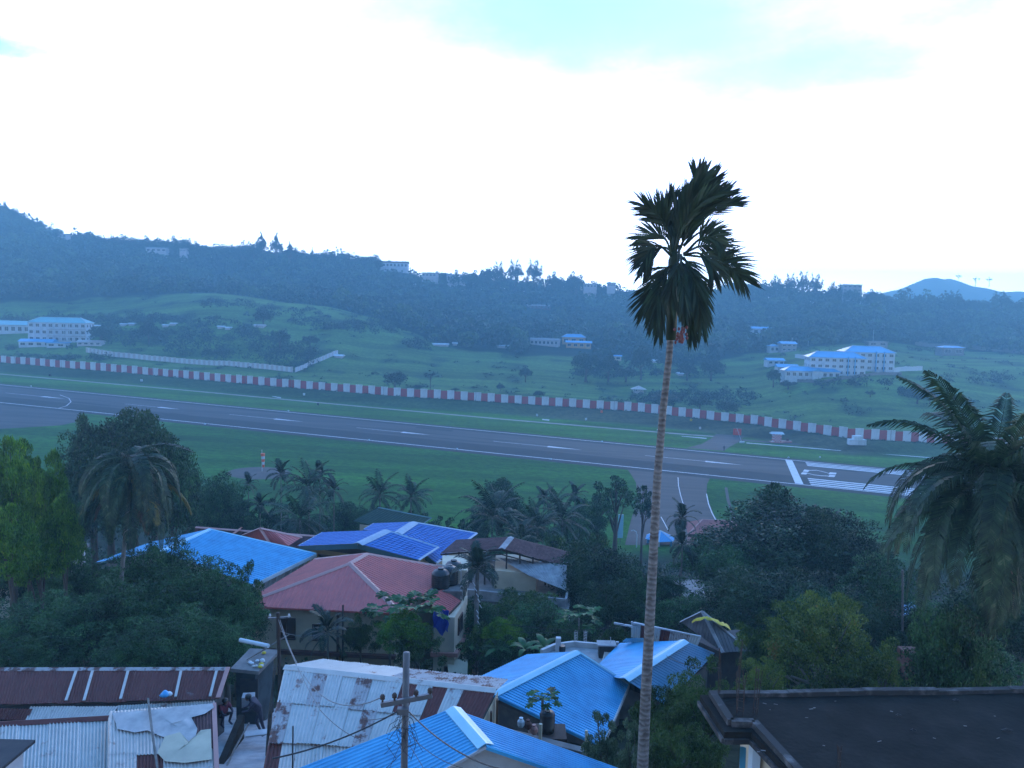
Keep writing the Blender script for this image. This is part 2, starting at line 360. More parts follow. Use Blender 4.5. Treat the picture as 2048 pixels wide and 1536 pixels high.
class MB:
    def __init__(s): s.v = []; s.f = []
    def add(s, v, f):
        o = len(s.v); s.v += [Vector(p) for p in v]; s.f += [tuple(i+o for i in q) for q in f]; return s
    def box(s, c, size, rz=0):
        c = Vector(c); R = Matrix.Rotation(rz, 3, 'Z'); h = [x/2 for x in size]
        v = [c+R@Vector((sx*h[0], sy*h[1], sz*h[2])) for sz in (-1, 1) for sy in (-1, 1) for sx in (-1, 1)]
        return s.add(v, [(0, 2, 3, 1), (4, 5, 7, 6), (0, 1, 5, 4), (2, 6, 7, 3), (0, 4, 6, 2), (1, 3, 7, 5)])
    def bar(s, p, q, w, h, up=None):
        p = Vector(p); q = Vector(q); d = (q-p).normalized(); up = Vector(up or (0, 0, 1))
        if abs(d.dot(up)) > .98: up = Vector((0, 1, 0))
        a = d.cross(up).normalized(); b = a.cross(d).normalized()
        v = [e+a*x*w/2+b*y*h/2 for e in (p, q) for x, y in ((-1, -1), (1, -1), (1, 1), (-1, 1))]
        return s.add(v, [(0, 1, 2, 3), (7, 6, 5, 4), (0, 4, 5, 1), (1, 5, 6, 2), (2, 6, 7, 3), (3, 7, 4, 0)])
    def tube(s, pts, rad, n=6, cap=True):
        pts = [Vector(p) for p in pts]; o = len(s.v)
        if not isinstance(rad, (list, tuple)): rad = [rad]*len(pts)
        for i, p in enumerate(pts):
            d = (pts[min(i+1, len(pts)-1)]-pts[max(i-1, 0)]).normalized()
            up = Vector((0, 1, 0)) if abs(d.z) > .9 else Vector((0, 0, 1))
            a = d.cross(up).normalized(); b = a.cross(d).normalized()
            for j in range(n):
                t = 2*math.pi*j/n; s.v.append(p+(a*math.cos(t)+b*math.sin(t))*rad[i])
        for i in range(len(pts)-1):
            for j in range(n):
                k = (j+1) % n; s.f.append((o+i*n+j, o+i*n+k, o+(i+1)*n+k, o+(i+1)*n+j))
        if cap: s.f.append(tuple(o+j for j in range(n))[::-1]); s.f.append(tuple(o+(len(pts)-1)*n+j for j in range(n)))
        return s
    def lathe(s, c, prof, n=14):
        c = Vector(c); o = len(s.v)
        for r, z in prof:
            for j in range(n):
                t = 2*math.pi*j/n; s.v.append(c+Vector((r*math.cos(t), r*math.sin(t), z)))
        for i in range(len(prof)-1):
            for j in range(n):
                k = (j+1) % n; s.f.append((o+i*n+j, o+i*n+k, o+(i+1)*n+k, o+(i+1)*n+j))
        s.f.append(tuple(o+j for j in range(n))[::-1]); s.f.append(tuple(o+(len(prof)-1)*n+j for j in range(n)))
        return s
    def prism(s, poly, z0, z1):
        n = len(poly); v = [(p[0], p[1], z0) for p in poly]+[(p[0], p[1], z1) for p in poly]
        f = [tuple(range(n))[::-1], tuple(range(n, 2*n))]+[(i, (i+1) % n, n+(i+1) % n, n+i) for i in range(n)]
        return s.add(v, f)
    def build(s, name, m, parent=None, smooth=False): return mk(name, s.v, s.f, m, parent, smooth)

def lerp(a, b, t): return a+(b-a)*t
def corr(A, B, Cc, D, pitch=.2, amp=.02, prof='box', rows=1, wob=0):
    """corrugated patch. ridge A->B, eave D->C, ribs run A->D. returns v,f"""
    A, B, Cc, D = map(Vector, (A, B, Cc, D))
    n = (B-A).cross(D-A).normalized()
    if n.z < 0: n = -n
    ln = max((B-A).length, (Cc-D).length); k = max(2, int(ln/pitch)); v = []; f = []
    ss = []
    for i in range(k):
        if prof == 'box': ss += [(i/k, 0), ((i+.62)/k, 0), ((i+.72)/k, 1), ((i+.9)/k, 1)]
        else: ss += [(i/k, -1), ((i+.25)/k, 0), ((i+.5)/k, 1), ((i+.75)/k, 0)]
    ss.append((1, 0))
    for t in range(rows+1):
        tt = t/rows
        for s_, o in ss:
            p = lerp(lerp(A, B, s_), lerp(D, Cc, s_), tt)
            v.append(p+n*(o*amp+(wob*math.sin(s_*9+tt*5+ln)*.5 if wob else 0)))
    m = len(ss)
    for t in range(rows):
        for i in range(m-1): f.append((t*m+i, t*m+i+1, (t+1)*m+i+1, (t+1)*m+i))
    return v, f
def corr_clip(poly, e0, e1, pitch=.2, amp=.02):
    """corrugated convex polygon; eave edge e0->e1, ribs perpendicular to it"""
    poly = [Vector(p) for p in poly]; e = (Vector(e1)-Vector(e0)).normalized()
    n = Vector((0, 0, 0))
    for i in range(len(poly)): n += poly[i].cross(poly[(i+1) % len(poly)])
    n.normalize()
    if n.z < 0: n = -n
    d = n.cross(e).normalized(); o = Vector(e0)
    pts = [((p-o).dot(e), (p-o).dot(d)) for p in poly]; x0 = min(p[0] for p in pts); x1 = max(p[0] for p in pts)
    k = max(2, int((x1-x0)/pitch)); xs = []
    for i in range(k):
        b = x0+(x1-x0)*i/k; w_ = (x1-x0)/k
        xs += [(b, 0), (b+.6*w_, 0), (b+.72*w_, 1), (b+.9*w_, 1)]
    xs.append((x1, 0)); v = []; f = []
    for x, a in xs:
        x = min(max(x, x0+1e-4), x1-1e-4); ys = []
        for i in range(len(pts)):
            p, q = pts[i], pts[(i+1) % len(pts)]
            if (p[0]-x)*(q[0]-x) <= 0 and abs(p[0]-q[0]) > 1e-9: ys.append(p[1]+(q[1]-p[1])*(x-p[0])/(q[0]-p[0]))
        lo, hi = min(ys), max(ys)
        for y in (lo, hi): v.append(o+e*x+d*y+n*a*amp)
    for i in range(len(xs)-1): f.append((2*i, 2*i+1, 2*i+3, 2*i+2))
    return v, f
def cap(p, q, w, m, parent, name='ridge_cap', lift=.03, droop=.25):
    p = Vector(p); q = Vector(q); d = (q-p).normalized(); a = d.cross(Vector((0, 0, 1))).normalized(); up = a.cross(d).normalized()
    if up.z < 0: up = -up
    pr = [(-w/2, -w/2*droop), (-w/2*.3, .01), (0, .03), (w/2*.3, .01), (w/2, -w/2*droop)]
    v = []; n = len(pr)
    for e in (p, q):
        for x, z in pr: v.append(e+a*x+up*(z+lift))
        for x, z in reversed(pr): v.append(e+a*x+up*(z+lift-.02))
    m2 = 2*n
    f = [(i, (i+1) % m2, m2+(i+1) % m2, m2+i) for i in range(m2)]+[tuple(range(m2)), tuple(range(m2, 2*m2))[::-1]]
    return mk(name, v, f, m, parent)
def fascia(p, q, h, m, parent, w=.04, name='fascia'):
    return MB().bar(Vector(p)-Vector((0, 0, h/2)), Vector(q)-Vector((0, 0, h/2)), w, h).build(name, m, parent)
def inset(pts, d):
    c = sum((Vector(p) for p in pts), Vector())/len(pts); out = []
    for p in pts:
        v = Vector((p[0]-c.x, p[1]-c.y, 0)); l = v.length; out.append(Vector(p)-v*(d/l))
    return out
def walls(parent, pts, z0, m, d=.6, top=None, name='wall'):
    q = inset(pts, d); n = len(q)
    v = [Vector((p.x, p.y, z0)) for p in q]+[Vector((p.x, p.y, (top if top is not None else p.z-.06))) for p in q]
    f = [(i, (i+1) % n, n+(i+1) % n, n+i) for i in range(n)]+[tuple(range(n, 2*n))]
    mk(name, v, f, m, parent); return q
def window(parent, a, b, f0, f1, z0, z1, pane=window_dark, frame=white_paint, fw=.06, out=None, name='window', bars=1):
    """window on wall from a to b (world), fractions along, heights"""
    a = Vector(a); b = Vector(b); d = Vector((b.x-a.x, b.y-a.y, 0)); L_ = d.length; d.normalize(); nn = Vector((d.y, -d.x, 0))
    if nn.dot(Vector((0, 0, 0))-a) < 0: nn = -nn      # towards the camera side
    p = Vector((a.x, a.y, 0))+d*L_*f0; q = Vector((a.x, a.y, 0))+d*L_*f1
    w_ = (q-p).length; rz = math.atan2(d.y, d.x); mid = (p+q)/2; mb = MB()
    for zz in (z0, z1): mb.box(mid+nn*.03+Vector((0, 0, zz)), (w_+fw, .1, fw), rz)
    for e in (p, q): mb.box(e+nn*.03+Vector((0, 0, (z0+z1)/2)), (fw, .1, z1-z0-fw), rz)
    for i in range(bars):
        e = lerp(p, q, (i+1)/(bars+1)); mb.box(e+nn*.03+Vector((0, 0, (z0+z1)/2)), (fw*.6, .06, z1-z0-fw), rz)
    fr = mb.build(name, frame, parent)
    MB().box(mid+nn*.012+Vector((0, 0, (z0+z1)/2)), (w_-.01, .02, z1-z0-.01), rz).build('pane', pane, fr)
    return fr

# ------------------------------------------------------------------ ground
def build_ground():
    al = np.concatenate([np.linspace(-1.25, -.75, 14)[:-1], np.linspace(-.75, .8, 330), np.linspace(.8, 1.25, 14)[1:]])
    ys = np.concatenate([np.linspace(4, 150, 60)[:-1], np.linspace(150, 300, 40)[:-1], np.linspace(300, 1000, 230)[:-1], np.linspace(1000, 2600, 40)])
    A, Y = np.meshgrid(al, ys); X = A*Y; Z = H(X, Y)
    V = np.stack([X, Y, Z], -1).reshape(-1, 3); nc = len(al); nrw = len(ys)
    idx = np.arange(nrw*nc).reshape(nrw, nc)
    Q = np.stack([idx[:-1, :-1], idx[:-1, 1:], idx[1:, 1:], idx[1:, :-1]], -1).reshape(-1, 4)
    # apron under the camera
    base = len(V)
    ex = np.array([[-60, -40, 42], [60, -40, 42], [60, 4, 39.6], [-60, 4, 39.6]], float)
    V = np.vstack([V, ex]); Q = np.vstack([Q, [[base, base+1, base+2, base+3]]])
    W = np.interp(A, wa, wy); d = Y-W
    # surface kinds as base colours
    col = np.zeros(A.shape+(3,)); 
    lawn = np.array([.033, .108, .011]); field = np.array([.092, .155, .032]); scrub = np.array([.022, .046, .02]); bank = np.array([.058, .082, .028]); wood = np.array([.013, .028, .014]); vil = np.array([.022, .028, .016])
    def sm(x, a, b): t = np.clip((x-a)/(b-a), 0, 1); return (t*t*(3-2*t))[..., None]
    col[:] = lawn
    k = sm(d, -110, -100)*.8; col = col*(1-k)+np.array([.062, .145, .014])*k
    k = sm(d, -24, -12); col = col*(1-k)+bank*k
    brown = np.array([.105, .075, .045]); k = sm(d, -26, -18)*(1-sm(d, -3, 0))*sm(A, -.05, .1)*(1-sm(A, .42, .5))*.6; col = col*(1-k)+brown*k
    k = sm(d, 0, 6); col = col*(1-k)+field*k
    pat = vnoise(X, Y, 11, 2.0)*.6+vnoise(X, Y, 5, 7.0)*.5
    k = sm(pat, .1, .6)*sm(d, 5, 20)*.75; col = col*(1-k)+scrub*k
    fw = forest_w(X, Y, d)[..., None]; col = col*(1-fw)+wood*fw
    k = 1-sm(Y, 138, 152); col = col*(1-k)+vil*k
    me = qmesh('ground', V, Q, ground_mat, smooth=True)
    ca = me.color_attributes.new('kind_colour', 'FLOAT_COLOR', 'POINT')
    cc = np.ones((len(V), 4), np.float32); cc[:base, :3] = col.reshape(-1, 3); cc[base:, :3] = vil
    ca.data.foreach_set('color', cc.ravel())
    tag(link('ground', me), kind='structure')
def forest_w(X, Y, d):
    """0..1 where the hill carries woodland"""
    al = X/np.maximum(Y, 1)
    cu = np.array([-420, 0, 150, 300, 430, 560, 650, 760, 880, 1024, 1250, 1400, 1500, 1640, 1750, 1860, 2048, 2450])
    cdv = np.array([150, 160, 185, 195, 225, 235, 230, 215, 165, 150, 170, 150, 205, 250, 300, 330, 290, 290])
    ca = np.array([ray(u, 700).x/ray(u, 700).y for u in cu])
    lim = np.interp(al, ca, cdv)+vnoise(X, Y, 9, 3.3)*9
    return np.clip((d-lim)/8, 0, 1)
def gm():
    m, t, b = nodes_mat('ground_cover'); L = t.links.new
    at = N('ShaderNodeAttribute', t); at.attribute_name = 'kind_colour'; tc = N('ShaderNodeTexCoord', t)
    n1 = N('ShaderNodeTexNoise', t); n1.inputs['Scale'].default_value = .035; n1.inputs['Detail'].default_value = 8; n1.inputs['Roughness'].default_value = .62
    n2 = N('ShaderNodeTexNoise', t); n2.inputs['Scale'].default_value = .55; n2.inputs['Detail'].default_value = 6; n2.inputs['Roughness'].default_value = .7
    mp = N('ShaderNodeMapping', t); mp.inputs['Scale'].default_value = (.35, 2.4, 1); mp.inputs['Rotation'].default_value = (0, 0, .27)
    L(tc.outputs['Object'], mp.inputs['Vector']); L(mp.outputs[0], n1.inputs['Vector']); L(tc.outputs['Object'], n2.inputs['Vector'])
    r = N('ShaderNodeMapRange', t); r.inputs[1].default_value = .3; r.inputs[2].default_value = .7; r.inputs[3].default_value = .45; r.inputs[4].default_value = 1.5; L(n1.outputs['Fac'], r.inputs[0])
    r2 = N('ShaderNodeMapRange', t); r2.inputs[1].default_value = .3; r2.inputs[2].default_value = .7; r2.inputs[3].default_value = .6; r2.inputs[4].default_value = 1.4; L(n2.outputs['Fac'], r2.inputs[0])
    mu = N('ShaderNodeMath', t, operation='MULTIPLY'); L(r.outputs[0], mu.inputs[0]); L(r2.outputs[0], mu.inputs[1])
    vm = N('ShaderNodeVectorMath', t, operation='SCALE'); L(at.outputs['Color'], vm.inputs[0]); L(mu.outputs[0], vm.inputs['Scale'])
    L(vm.outputs[0], b.inputs['Base Color']); b.inputs['Roughness'].default_value = 1; b.inputs['Specular IOR Level'].default_value = .1
    bp = N('ShaderNodeBump', t); bp.inputs['Strength'].default_value = .6; bp.inputs['Distance'].default_value = .6; L(n2.outputs['Fac'], bp.inputs['Height']); L(bp.outputs[0], b.inputs['Normal'])
    return m
ground_mat = gm()
build_ground()
# haze: the evening air
hz = MB().box((0, 1190, 92), (3900, 2900, 226)).build('haze', [], None); tag(hz, kind='stuff')
hm = bpy.data.materials.new('haze_air'); hm.use_nodes = True; ht = hm.node_tree; ht.nodes.clear()
ho = ht.nodes.new('ShaderNodeOutputMaterial'); hv = ht.nodes.new('ShaderNodeVolumePrincipled')
hv.inputs['Color'].default_value = (.35, .77, .97, 1); hv.inputs['Density'].default_value = .00068; hv.inputs['Anisotropy'].default_value = 0.2
ht.links.new(hv.outputs[0], ho.inputs['Volume']); hz.data.materials.append(hm)
# distant hill
def distant_hill():
    pr = [(1560, 612), (1700, 604), (1760, 585), (1800, 581), (1822, 570), (1850, 559), (1876, 555), (1900, 557), (1925, 566), (1950, 575), (1990, 582), (2048, 583), (2120, 590), (2300, 600)]
    us = np.linspace(1540, 2320, 120); v = []; f = []
    prof = np.interp(us, [p[0] for p in pr], [p[1] for p in pr])
    ys = np.linspace(1500, 2100, 26)
    for j, y in enumerate(ys):
        for i, u in enumerate(us):
            top = P(u, prof[i], 1800); t = (y-1800)/300; zz = -20+(top.z+20)*max(0, 1-t*t)**.8
            v.append((top.x*y/1800, y, zz+math.sin(i*.7+j)*1.2+math.sin(i*.31+j*.6)*2))
    n = len(us)
    for j in range(len(ys)-1):
        for i in range(n-1): f.append((j*n+i, j*n+i+1, (j+1)*n+i+1, (j+1)*n+i))
    tag(mk('distant_hill', v, f, mat('hill_far', (.06, .09, .05), (.10, .13, .07), rough=1, scale=.02), None, True), kind='structure')
distant_hill()

# ------------------------------------------------------------------ runway
rd = ray(-5000, 292); rd = Vector((rd.x, rd.y, 0)).normalized()*-1      # towards photo right
ro = GP(1024, 887); rc = Vector((-rd.y, rd.x, 0))
if rc.y < 0: rc = -rc
def ST(p): q = Vector(p)-ro; return (q.x*rd.x+q.y*rd.y, q.x*rc.x+q.y*rc.y)
def RW(s, t, lift=0):
    x = ro.x+rd.x*s+rc.x*t; y = ro.y+rd.y*s+rc.y*t; return Vector((x, y, plane_z(x, y)+lift))
def sheet(name, polys, m, lift, parent=None, kind=None):
    v = []; f = []
    for pl in polys:
        o = len(v); v += [Vector((p[0], p[1], plane_z(p[0], p[1])+lift)) for p in pl]; f.append(tuple(range(o, o+len(pl))))
    ob = mk(name, v, f, m, parent)
    if kind: ob['kind'] = kind
    return ob
def strip(s0, s1, t0, t1): return [RW(s0, t0), RW(s1, t0), RW(s1, t1), RW(s0, t1)]
tF = [ST(GP(u, v))[1] for u, v in ((106, 780), (620, 827), (1300, 894.5), (1573, 920))]
tN = [ST(GP(u, v))[1] for u, v in ((321, 838), (620, 868.5), (1300, 939), (1529, 962))]
tF = sum(tF)/4; tN = sum(tN)/4
print('runway edges', tF, tN, 'start', ST(GP(0, 770)))
rw_root = sheet('runway', [strip(-420, 330, tN-4.5, tF+3.5)], asphalt_edge, .03, kind='structure')
sheet('wearing_course', [strip(-420, 330, tN+13, tF-5)], asphalt, .05, rw_root)
sheet('edge_line', [strip(-420, 330, tF-.35, tF+.35)], runway_white, .07, rw_root)
sheet('edge_line', [strip(-420, 330, tN-.35, tN+.35)], runway_white, .07, rw_root)
for (a, b) in (((12, 786), (130, 798)), ((250, 808), (360, 819)), ((460, 829), (605, 844)), ((712, 856), (862, 870)), ((985, 883), (1165, 900)), ((1290, 911), (1487, 931))):
    sa, ta_ = ST(GP(*a)); sb, tb_ = ST(GP(*b)); tm = (ta_+tb_)/2
    hl = sb-sa; s2 = sa+hl*.62
    polys = [strip(sa, s2, tm-.18, tm+.18), [RW(s2, tm-1.1), RW(s2+hl*.03, tm-1.1), RW(sb, tm), RW(s2+hl*.03, tm+1.1), RW(s2, tm+1.1)]]
    sheet('centre_arrow', polys, runway_white, .075, rw_root)
s_th = ST(GP(1574, 921))[0]; 
sheet('threshold_bar', [strip(s_th-.5, s_th+1.7, tN+.8, tF-.8)], runway_white, .08, rw_root)
s0 = ST(GP(1612, 927))[0]
wd = tF-tN
for k in range(4):
    tt = tF-2.2-k*2.6-0.6; sheet('threshold_stripe', [strip(s0, s0+46, tt-.8, tt+.8)], runway_white, .08, rw_root) if k < 3 else None
for k in range(4):
    tt = tN+2.0+k*2.9; sheet('threshold_stripe', [strip(s0-2, s0+44, tt-.85, tt+.85)], runway_white, .08, rw_root)
def c6(x, y): return GP(1300+x/2.926, 820+y/2.926)
def numline(pts, w=.45):
    out = []
    for p, q in zip(pts[:-1], pts[1:]):
        sp, tp = ST(p); sq, tq = ST(q); out.append([RW(sp, tp-w), RW(sq, tq-w), RW(sq, tq+w), RW(sp, tp+w)])
    return out
sheet('runway_number', [[c6(893, 362), c6(925, 364), c6(935, 353), c6(903, 350)], [c6(1045, 377), c6(1086, 379), c6(1093, 369), c6(1052, 366)]]+numline([c6(930, 355), c6(975, 354), c6(1010, 362), c6(1050, 373)]), runway_white, .085, rw_root)
sheet('runway_number', [[c6(882, 377), c6(915, 379), c6(922, 368), c6(890, 366)], [c6(1043, 392), c6(1078, 394), c6(1086, 384), c6(1050, 381)]]+numline([c6(920, 371), c6(955, 380), c6(1000, 386), c6(1045, 388)]), runway_white, .085, rw_root)
rub = mat('rubber_marks', (.030, .028, .027), (.062, .055, .05), rough=.8, scale=.2, stretch=(.05, 3, 1), rot=.27, spec=.1)
tc0 = (tF+tN)/2
for a, l, t0, w0 in ((s_th-190, 150, tc0-4.2, .5), (s_th-170, 120, tc0-3.0, .35), (s_th-185, 140, tc0+3.4, .5), (s_th-150, 110, tc0+4.6, .3), (s_th-330, 120, tc0-3.6, .35), (s_th-320, 130, tc0+3.9, .4), (s_th-90, 60, tc0-5.5, .3)):
    sheet('tyre_mark', [[RW(a, t0), RW(a+l*.5, t0-w0), RW(a+l, t0), RW(a+l*.5, t0+w0)]], rub, .058, rw_root)
for a, l, t0, w0 in ((s_th-60, 9, tN+6, 4), (s_th-128, 14, tF-9, 3.5), (s_th-215, 8, tN+9, 5), (s_th-262, 18, tc0-6, 3), (s_th+14, 6, tF-12, 3.5)):
    sheet('asphalt_patch', [strip(a, a+l, t0, t0+w0)], asphalt_edge, .062, rw_root)
# runway centre line right of number
sheet('centre_line', [strip(s0+38, s0+95, (tF+tN)/2-.3, (tF+tN)/2+.3)], runway_white, .08, rw_root)
# taxiways and tracks
def pixpoly(pts): return [GP(u, v) for u, v in pts]
tx = sheet('taxiway', [pixpoly([(1255, 938), (1420, 957), (1414, 968), (1413, 985), (1418, 1005), (1428, 1030), (1450, 1062), (1465, 1090), (1250, 1090), (1262, 1040), (1275, 1000), (1272, 965)])], asphalt, .025, kind='structure')
def linepix(pts, w): 
    out = []
    g = [GP(u, v) for u, v in pts]
    for p, q in zip(g[:-1], g[1:]):
        d = Vector((q.x-p.x, q.y-p.y, 0)).normalized(); a = Vector((-d.y, d.x, 0))*w/2; out.append([p-a, q-a, q+a, p+a])
    return out
sheet('guide_line', linepix([(1356, 955), (1357, 972), (1361, 990), (1367, 1010)], .2), runway_white, .05, tx)
sheet('guide_line', linepix([(1413, 988), (1417, 1008), (1424, 1026), (1434, 1045)], .22), runway_white, .05, tx)
sheet('guide_line', linepix([(1322, 1034), (1328, 1045), (1336, 1060)], .2), runway_white, .05, tx)
tx2 = sheet('taxiway_link', [pixpoly([(1372, 896), (1404, 888), (1424, 876), (1432, 868), (1490, 872), (1478, 884), (1462, 892), (1448, 902)])], asphalt, .022, kind='structure')
tx3 = sheet('apron', [pixpoly([(-320, 765), (0, 797), (146, 812), (165, 826), (150, 845), (120, 851), (0, 858), (-320, 848)])], asphalt, .025, kind='structure')
sheet('guide_line', linepix([(120, 790), (138, 797), (142, 804), (133, 812), (117, 817)], .3), runway_white, .075, tx3)
sheet('perimeter_track', linepix([(-300, 722), (0, 748), (365, 780), (700, 811), (1000, 838), (1240, 858), (1385, 870), (1430, 873)], 3.0), track_pale, .02, kind='structure')
sheet('perimeter_track', linepix([(1480, 880), (1600, 889), (1741, 901), (1900, 912), (2100, 928)], 4.5), asphalt, .02, kind='structure')
sheet('track_line', linepix([(1493, 886), (1741, 906), (1880, 917), (2100, 934)], 1.4), runway_white, .035, kind='structure')
sheet('drain', linepix([(1000, 826), (1240, 848), (1385, 861)], .8), dark_gap, .03, kind='structure')
sheet('drain', linepix([(1452, 975), (1456, 1000), (1463, 1022), (1470, 1040)], .7), earth_dark, .03, kind='structure')
for pts in ([(544, 793), (562, 797), (562, 795), (544, 791)], [(1084, 840), (1098, 842), (1099, 839), (1085, 838)], [(1314, 861), (1324, 862), (1324, 859), (1314, 858)], [(1363, 873), (1413, 878), (1413, 876), (1363, 872)]):
    q = pixpoly(pts); ob = sheet('inspection_slab', [q], white_old, .05); ob['kind'] = 'structure'
wc = GP(518, 946)
sheet('windsock_pad', [[(wc.x+math.cos(a)*7.5, wc.y+math.sin(a)*7.5) for a in np.linspace(0, 2*math.pi, 24)[:-1]]], earth_dark, .02, kind='structure')

# ------------------------------------------------------------------ perimeter wall
def panel_wall(root, pts, per, hfun, mats, wfrac=.5, th=.22):
    acc = 0; segs = []
    for a, b in zip(pts[:-1], pts[1:]): segs.append((a, b, (Vector((b.x-a.x, b.y-a.y, 0))).length))
    tot = sum(s[2] for s in segs); s = 0; k = 0; shared = {}
    def at(s):
        for a, b, l in segs:
            if s <= l: return lerp(a, b, s/l), math.atan2(b.y-a.y, b.x-a.x)
            s -= l
        return segs[-1][1], math.atan2(segs[-1][1].y-segs[-1][0].y, segs[-1][1].x-segs[-1][0].x)
    base = Vector(root.location)
    while s < tot-per/2:
        mi = k % len(mats); wdt = per*(wfrac if mi == 0 else 1-wfrac) if len(mats) == 2 else per
        h, dz = hfun(k); p, rz = at(s+wdt/2); z = Hs(p.x, p.y)
        key = (mi, round(h, 1), round(wdt, 2))
        if key not in shared:
            mb = MB().box((0, 0, h/2-.6), (wdt-.06, th+(0.06 if mi == 0 else 0), h+1.2))
            if mi == 0: mb.box((0, -.02, h+.06), (wdt-.02, th+.14, .12))
            shared[key] = mesh('panel', mb.v, mb.f, mats[mi])
        o = link('panel', shared[key], root); o.location = Vector((p.x, p.y, z+dz))-base; o.rotation_euler = (0, 0, rz)
        s += wdt; k += 1
    return k
pw = empty('perimeter_wall', 'long airfield boundary wall painted in alternating red and white blocks', 'wall', wall_pts[5])
step = [0, .25, .1, -.15, .05]
vis_wall = [p for p, (u, v) in zip(wall_pts, wall_pix) if -450 < u < 2200]
np_ = panel_wall(pw, vis_wall, 6.1, lambda k: ((3.75 if k % 2 == 0 else 3.65), step[(k//6) % 5]-(.1 if k % 2 else 0)), [wall_white, wall_red], .52)
print('panels', np_)
for u in list(range(30, 1900, 92)):
    p = GP(u, float(np.interp(u, [a for a, b in wall_pix], [b for a, b in wall_pix])), BANK); p = p+Vector((.4, -.45, 0)); z = Hs(p.x, p.y)
    MB().tube([(p.x, p.y, z), (p.x, p.y, z+4.6)], .07, 5).build('lamp_post', steel, pw)
# second compound wall
def far_wall(name, label, pixd, per, h, mats):
    pts = [Vector((P(u, v, d).x, d, 0)) for u, v, d in pixd]
    r = empty(name, label, 'wall', (pts[0].x, pts[0].y, Hs(pts[0].x, pts[0].y)))
    panel_wall(r, pts, per, lambda k: (h, .12*math.sin(k*1.7)), mats, .5, .2); return r
def GT(u, v, ymin=60, ymax=1100, step=2.0):
    """ray against the terrain"""
    d = ray(u, v); y = ymin; 
    ys = np.arange(ymin, ymax, step); xs = d.x/d.y*ys; zs = EYE+d.z/d.y*ys
    hh = H(xs, ys); w_ = np.where(zs <= hh)[0]
    i = w_[0] if len(w_) else len(ys)-1
    return Vector((xs[i], ys[i], float(hh[i])))
def far_wall2(label, pix, per, h, mats):
    pts = [GT(u, v, 300) for u, v in pix]
    r = empty('compound_wall', label, 'wall', pts[0]); panel_wall(r, pts, per, lambda k: (h, .1*math.sin(k*1.7)), mats, .5, .2); return r
far_wall2('weathered white compound wall of upright panels running behind the left end of the red and white wall', [(172, 706), (230, 714), (330, 724), (460, 733), (588, 745)], 2.9, 2.7, [white_old, wall_white])
far_wall2('short return of the weathered white compound wall climbing the field', [(590, 745), (620, 732), (678, 708)], 2.9, 2.4, [white_old, white_paint])

# ------------------------------------------------------------------ foliage prototypes
def leaf_arr(C0, D, L_, Wd, rs):
    """rhombic leaves. C0 centres (n,3), D long axis (n,3)"""
    n = len(C0); r = rs.normal(size=(n, 3)); B = np.cross(D, r); B /= np.linalg.norm(B, axis=1)[:, None]+1e-9
    L_ = np.asarray(L_).reshape(-1, 1)*np.ones((n, 1)); Wd = np.asarray(Wd).reshape(-1, 1)*np.ones((n, 1))
    V = np.stack([C0-D*L_/2, C0+B*Wd/2-D*L_*.08, C0+D*L_/2, C0-B*Wd/2-D*L_*.08], 1).reshape(-1, 3)
    return V, np.arange(4*n).reshape(n, 4)
def unit(a): return a/(np.linalg.norm(a, axis=-1, keepdims=True)+1e-9)
def crown_pts(rs, ncl, nleaf, cz=.62, rz=.38, rx=1.0, cl=(.20, .34), low=.25, flat=.6, lobes=0.18):
    """tree of height 1 and half width rx=1; returns leaf centres, dirs, clump centres"""
    d = unit(rs.normal(size=(ncl, 3))); d[:, 2] = np.where(d[:, 2] < -.35, -d[:, 2]*.5, d[:, 2])
    lob = 1+lobes*np.sin(d[:, 0]*3+rs.rand()*6)*np.cos(d[:, 1]*3+rs.rand()*6)
    rr = (rs.uniform(.12, 1, ncl)**.45)*lob*(1-.2*rs.rand(ncl)); cc = d*rr[:, None]
    cr = rs.uniform(cl[0], cl[1], ncl)*(1.15-.45*rr)
    k = rs.randint(0, ncl, nleaf); o = unit(rs.normal(size=(nleaf, 3))); o[:, 2] = np.abs(o[:, 2])*np.where(rs.rand(nleaf) < .75, 1, -1)
    rad = rs.uniform(.55, 1.08, nleaf)
    pt = cc[k]+o*(rad*cr[k])[:, None]*np.array([1, 1, flat])
    out = unit(pt*np.array([1, 1, .6])+o*.5)
    pt = pt*np.array([rx, rx, rz])+np.array([0, 0, cz]); cc2 = cc*np.array([rx, rx, rz])+np.array([0, 0, cz])
    return pt, out, cc2
PROTO = {}
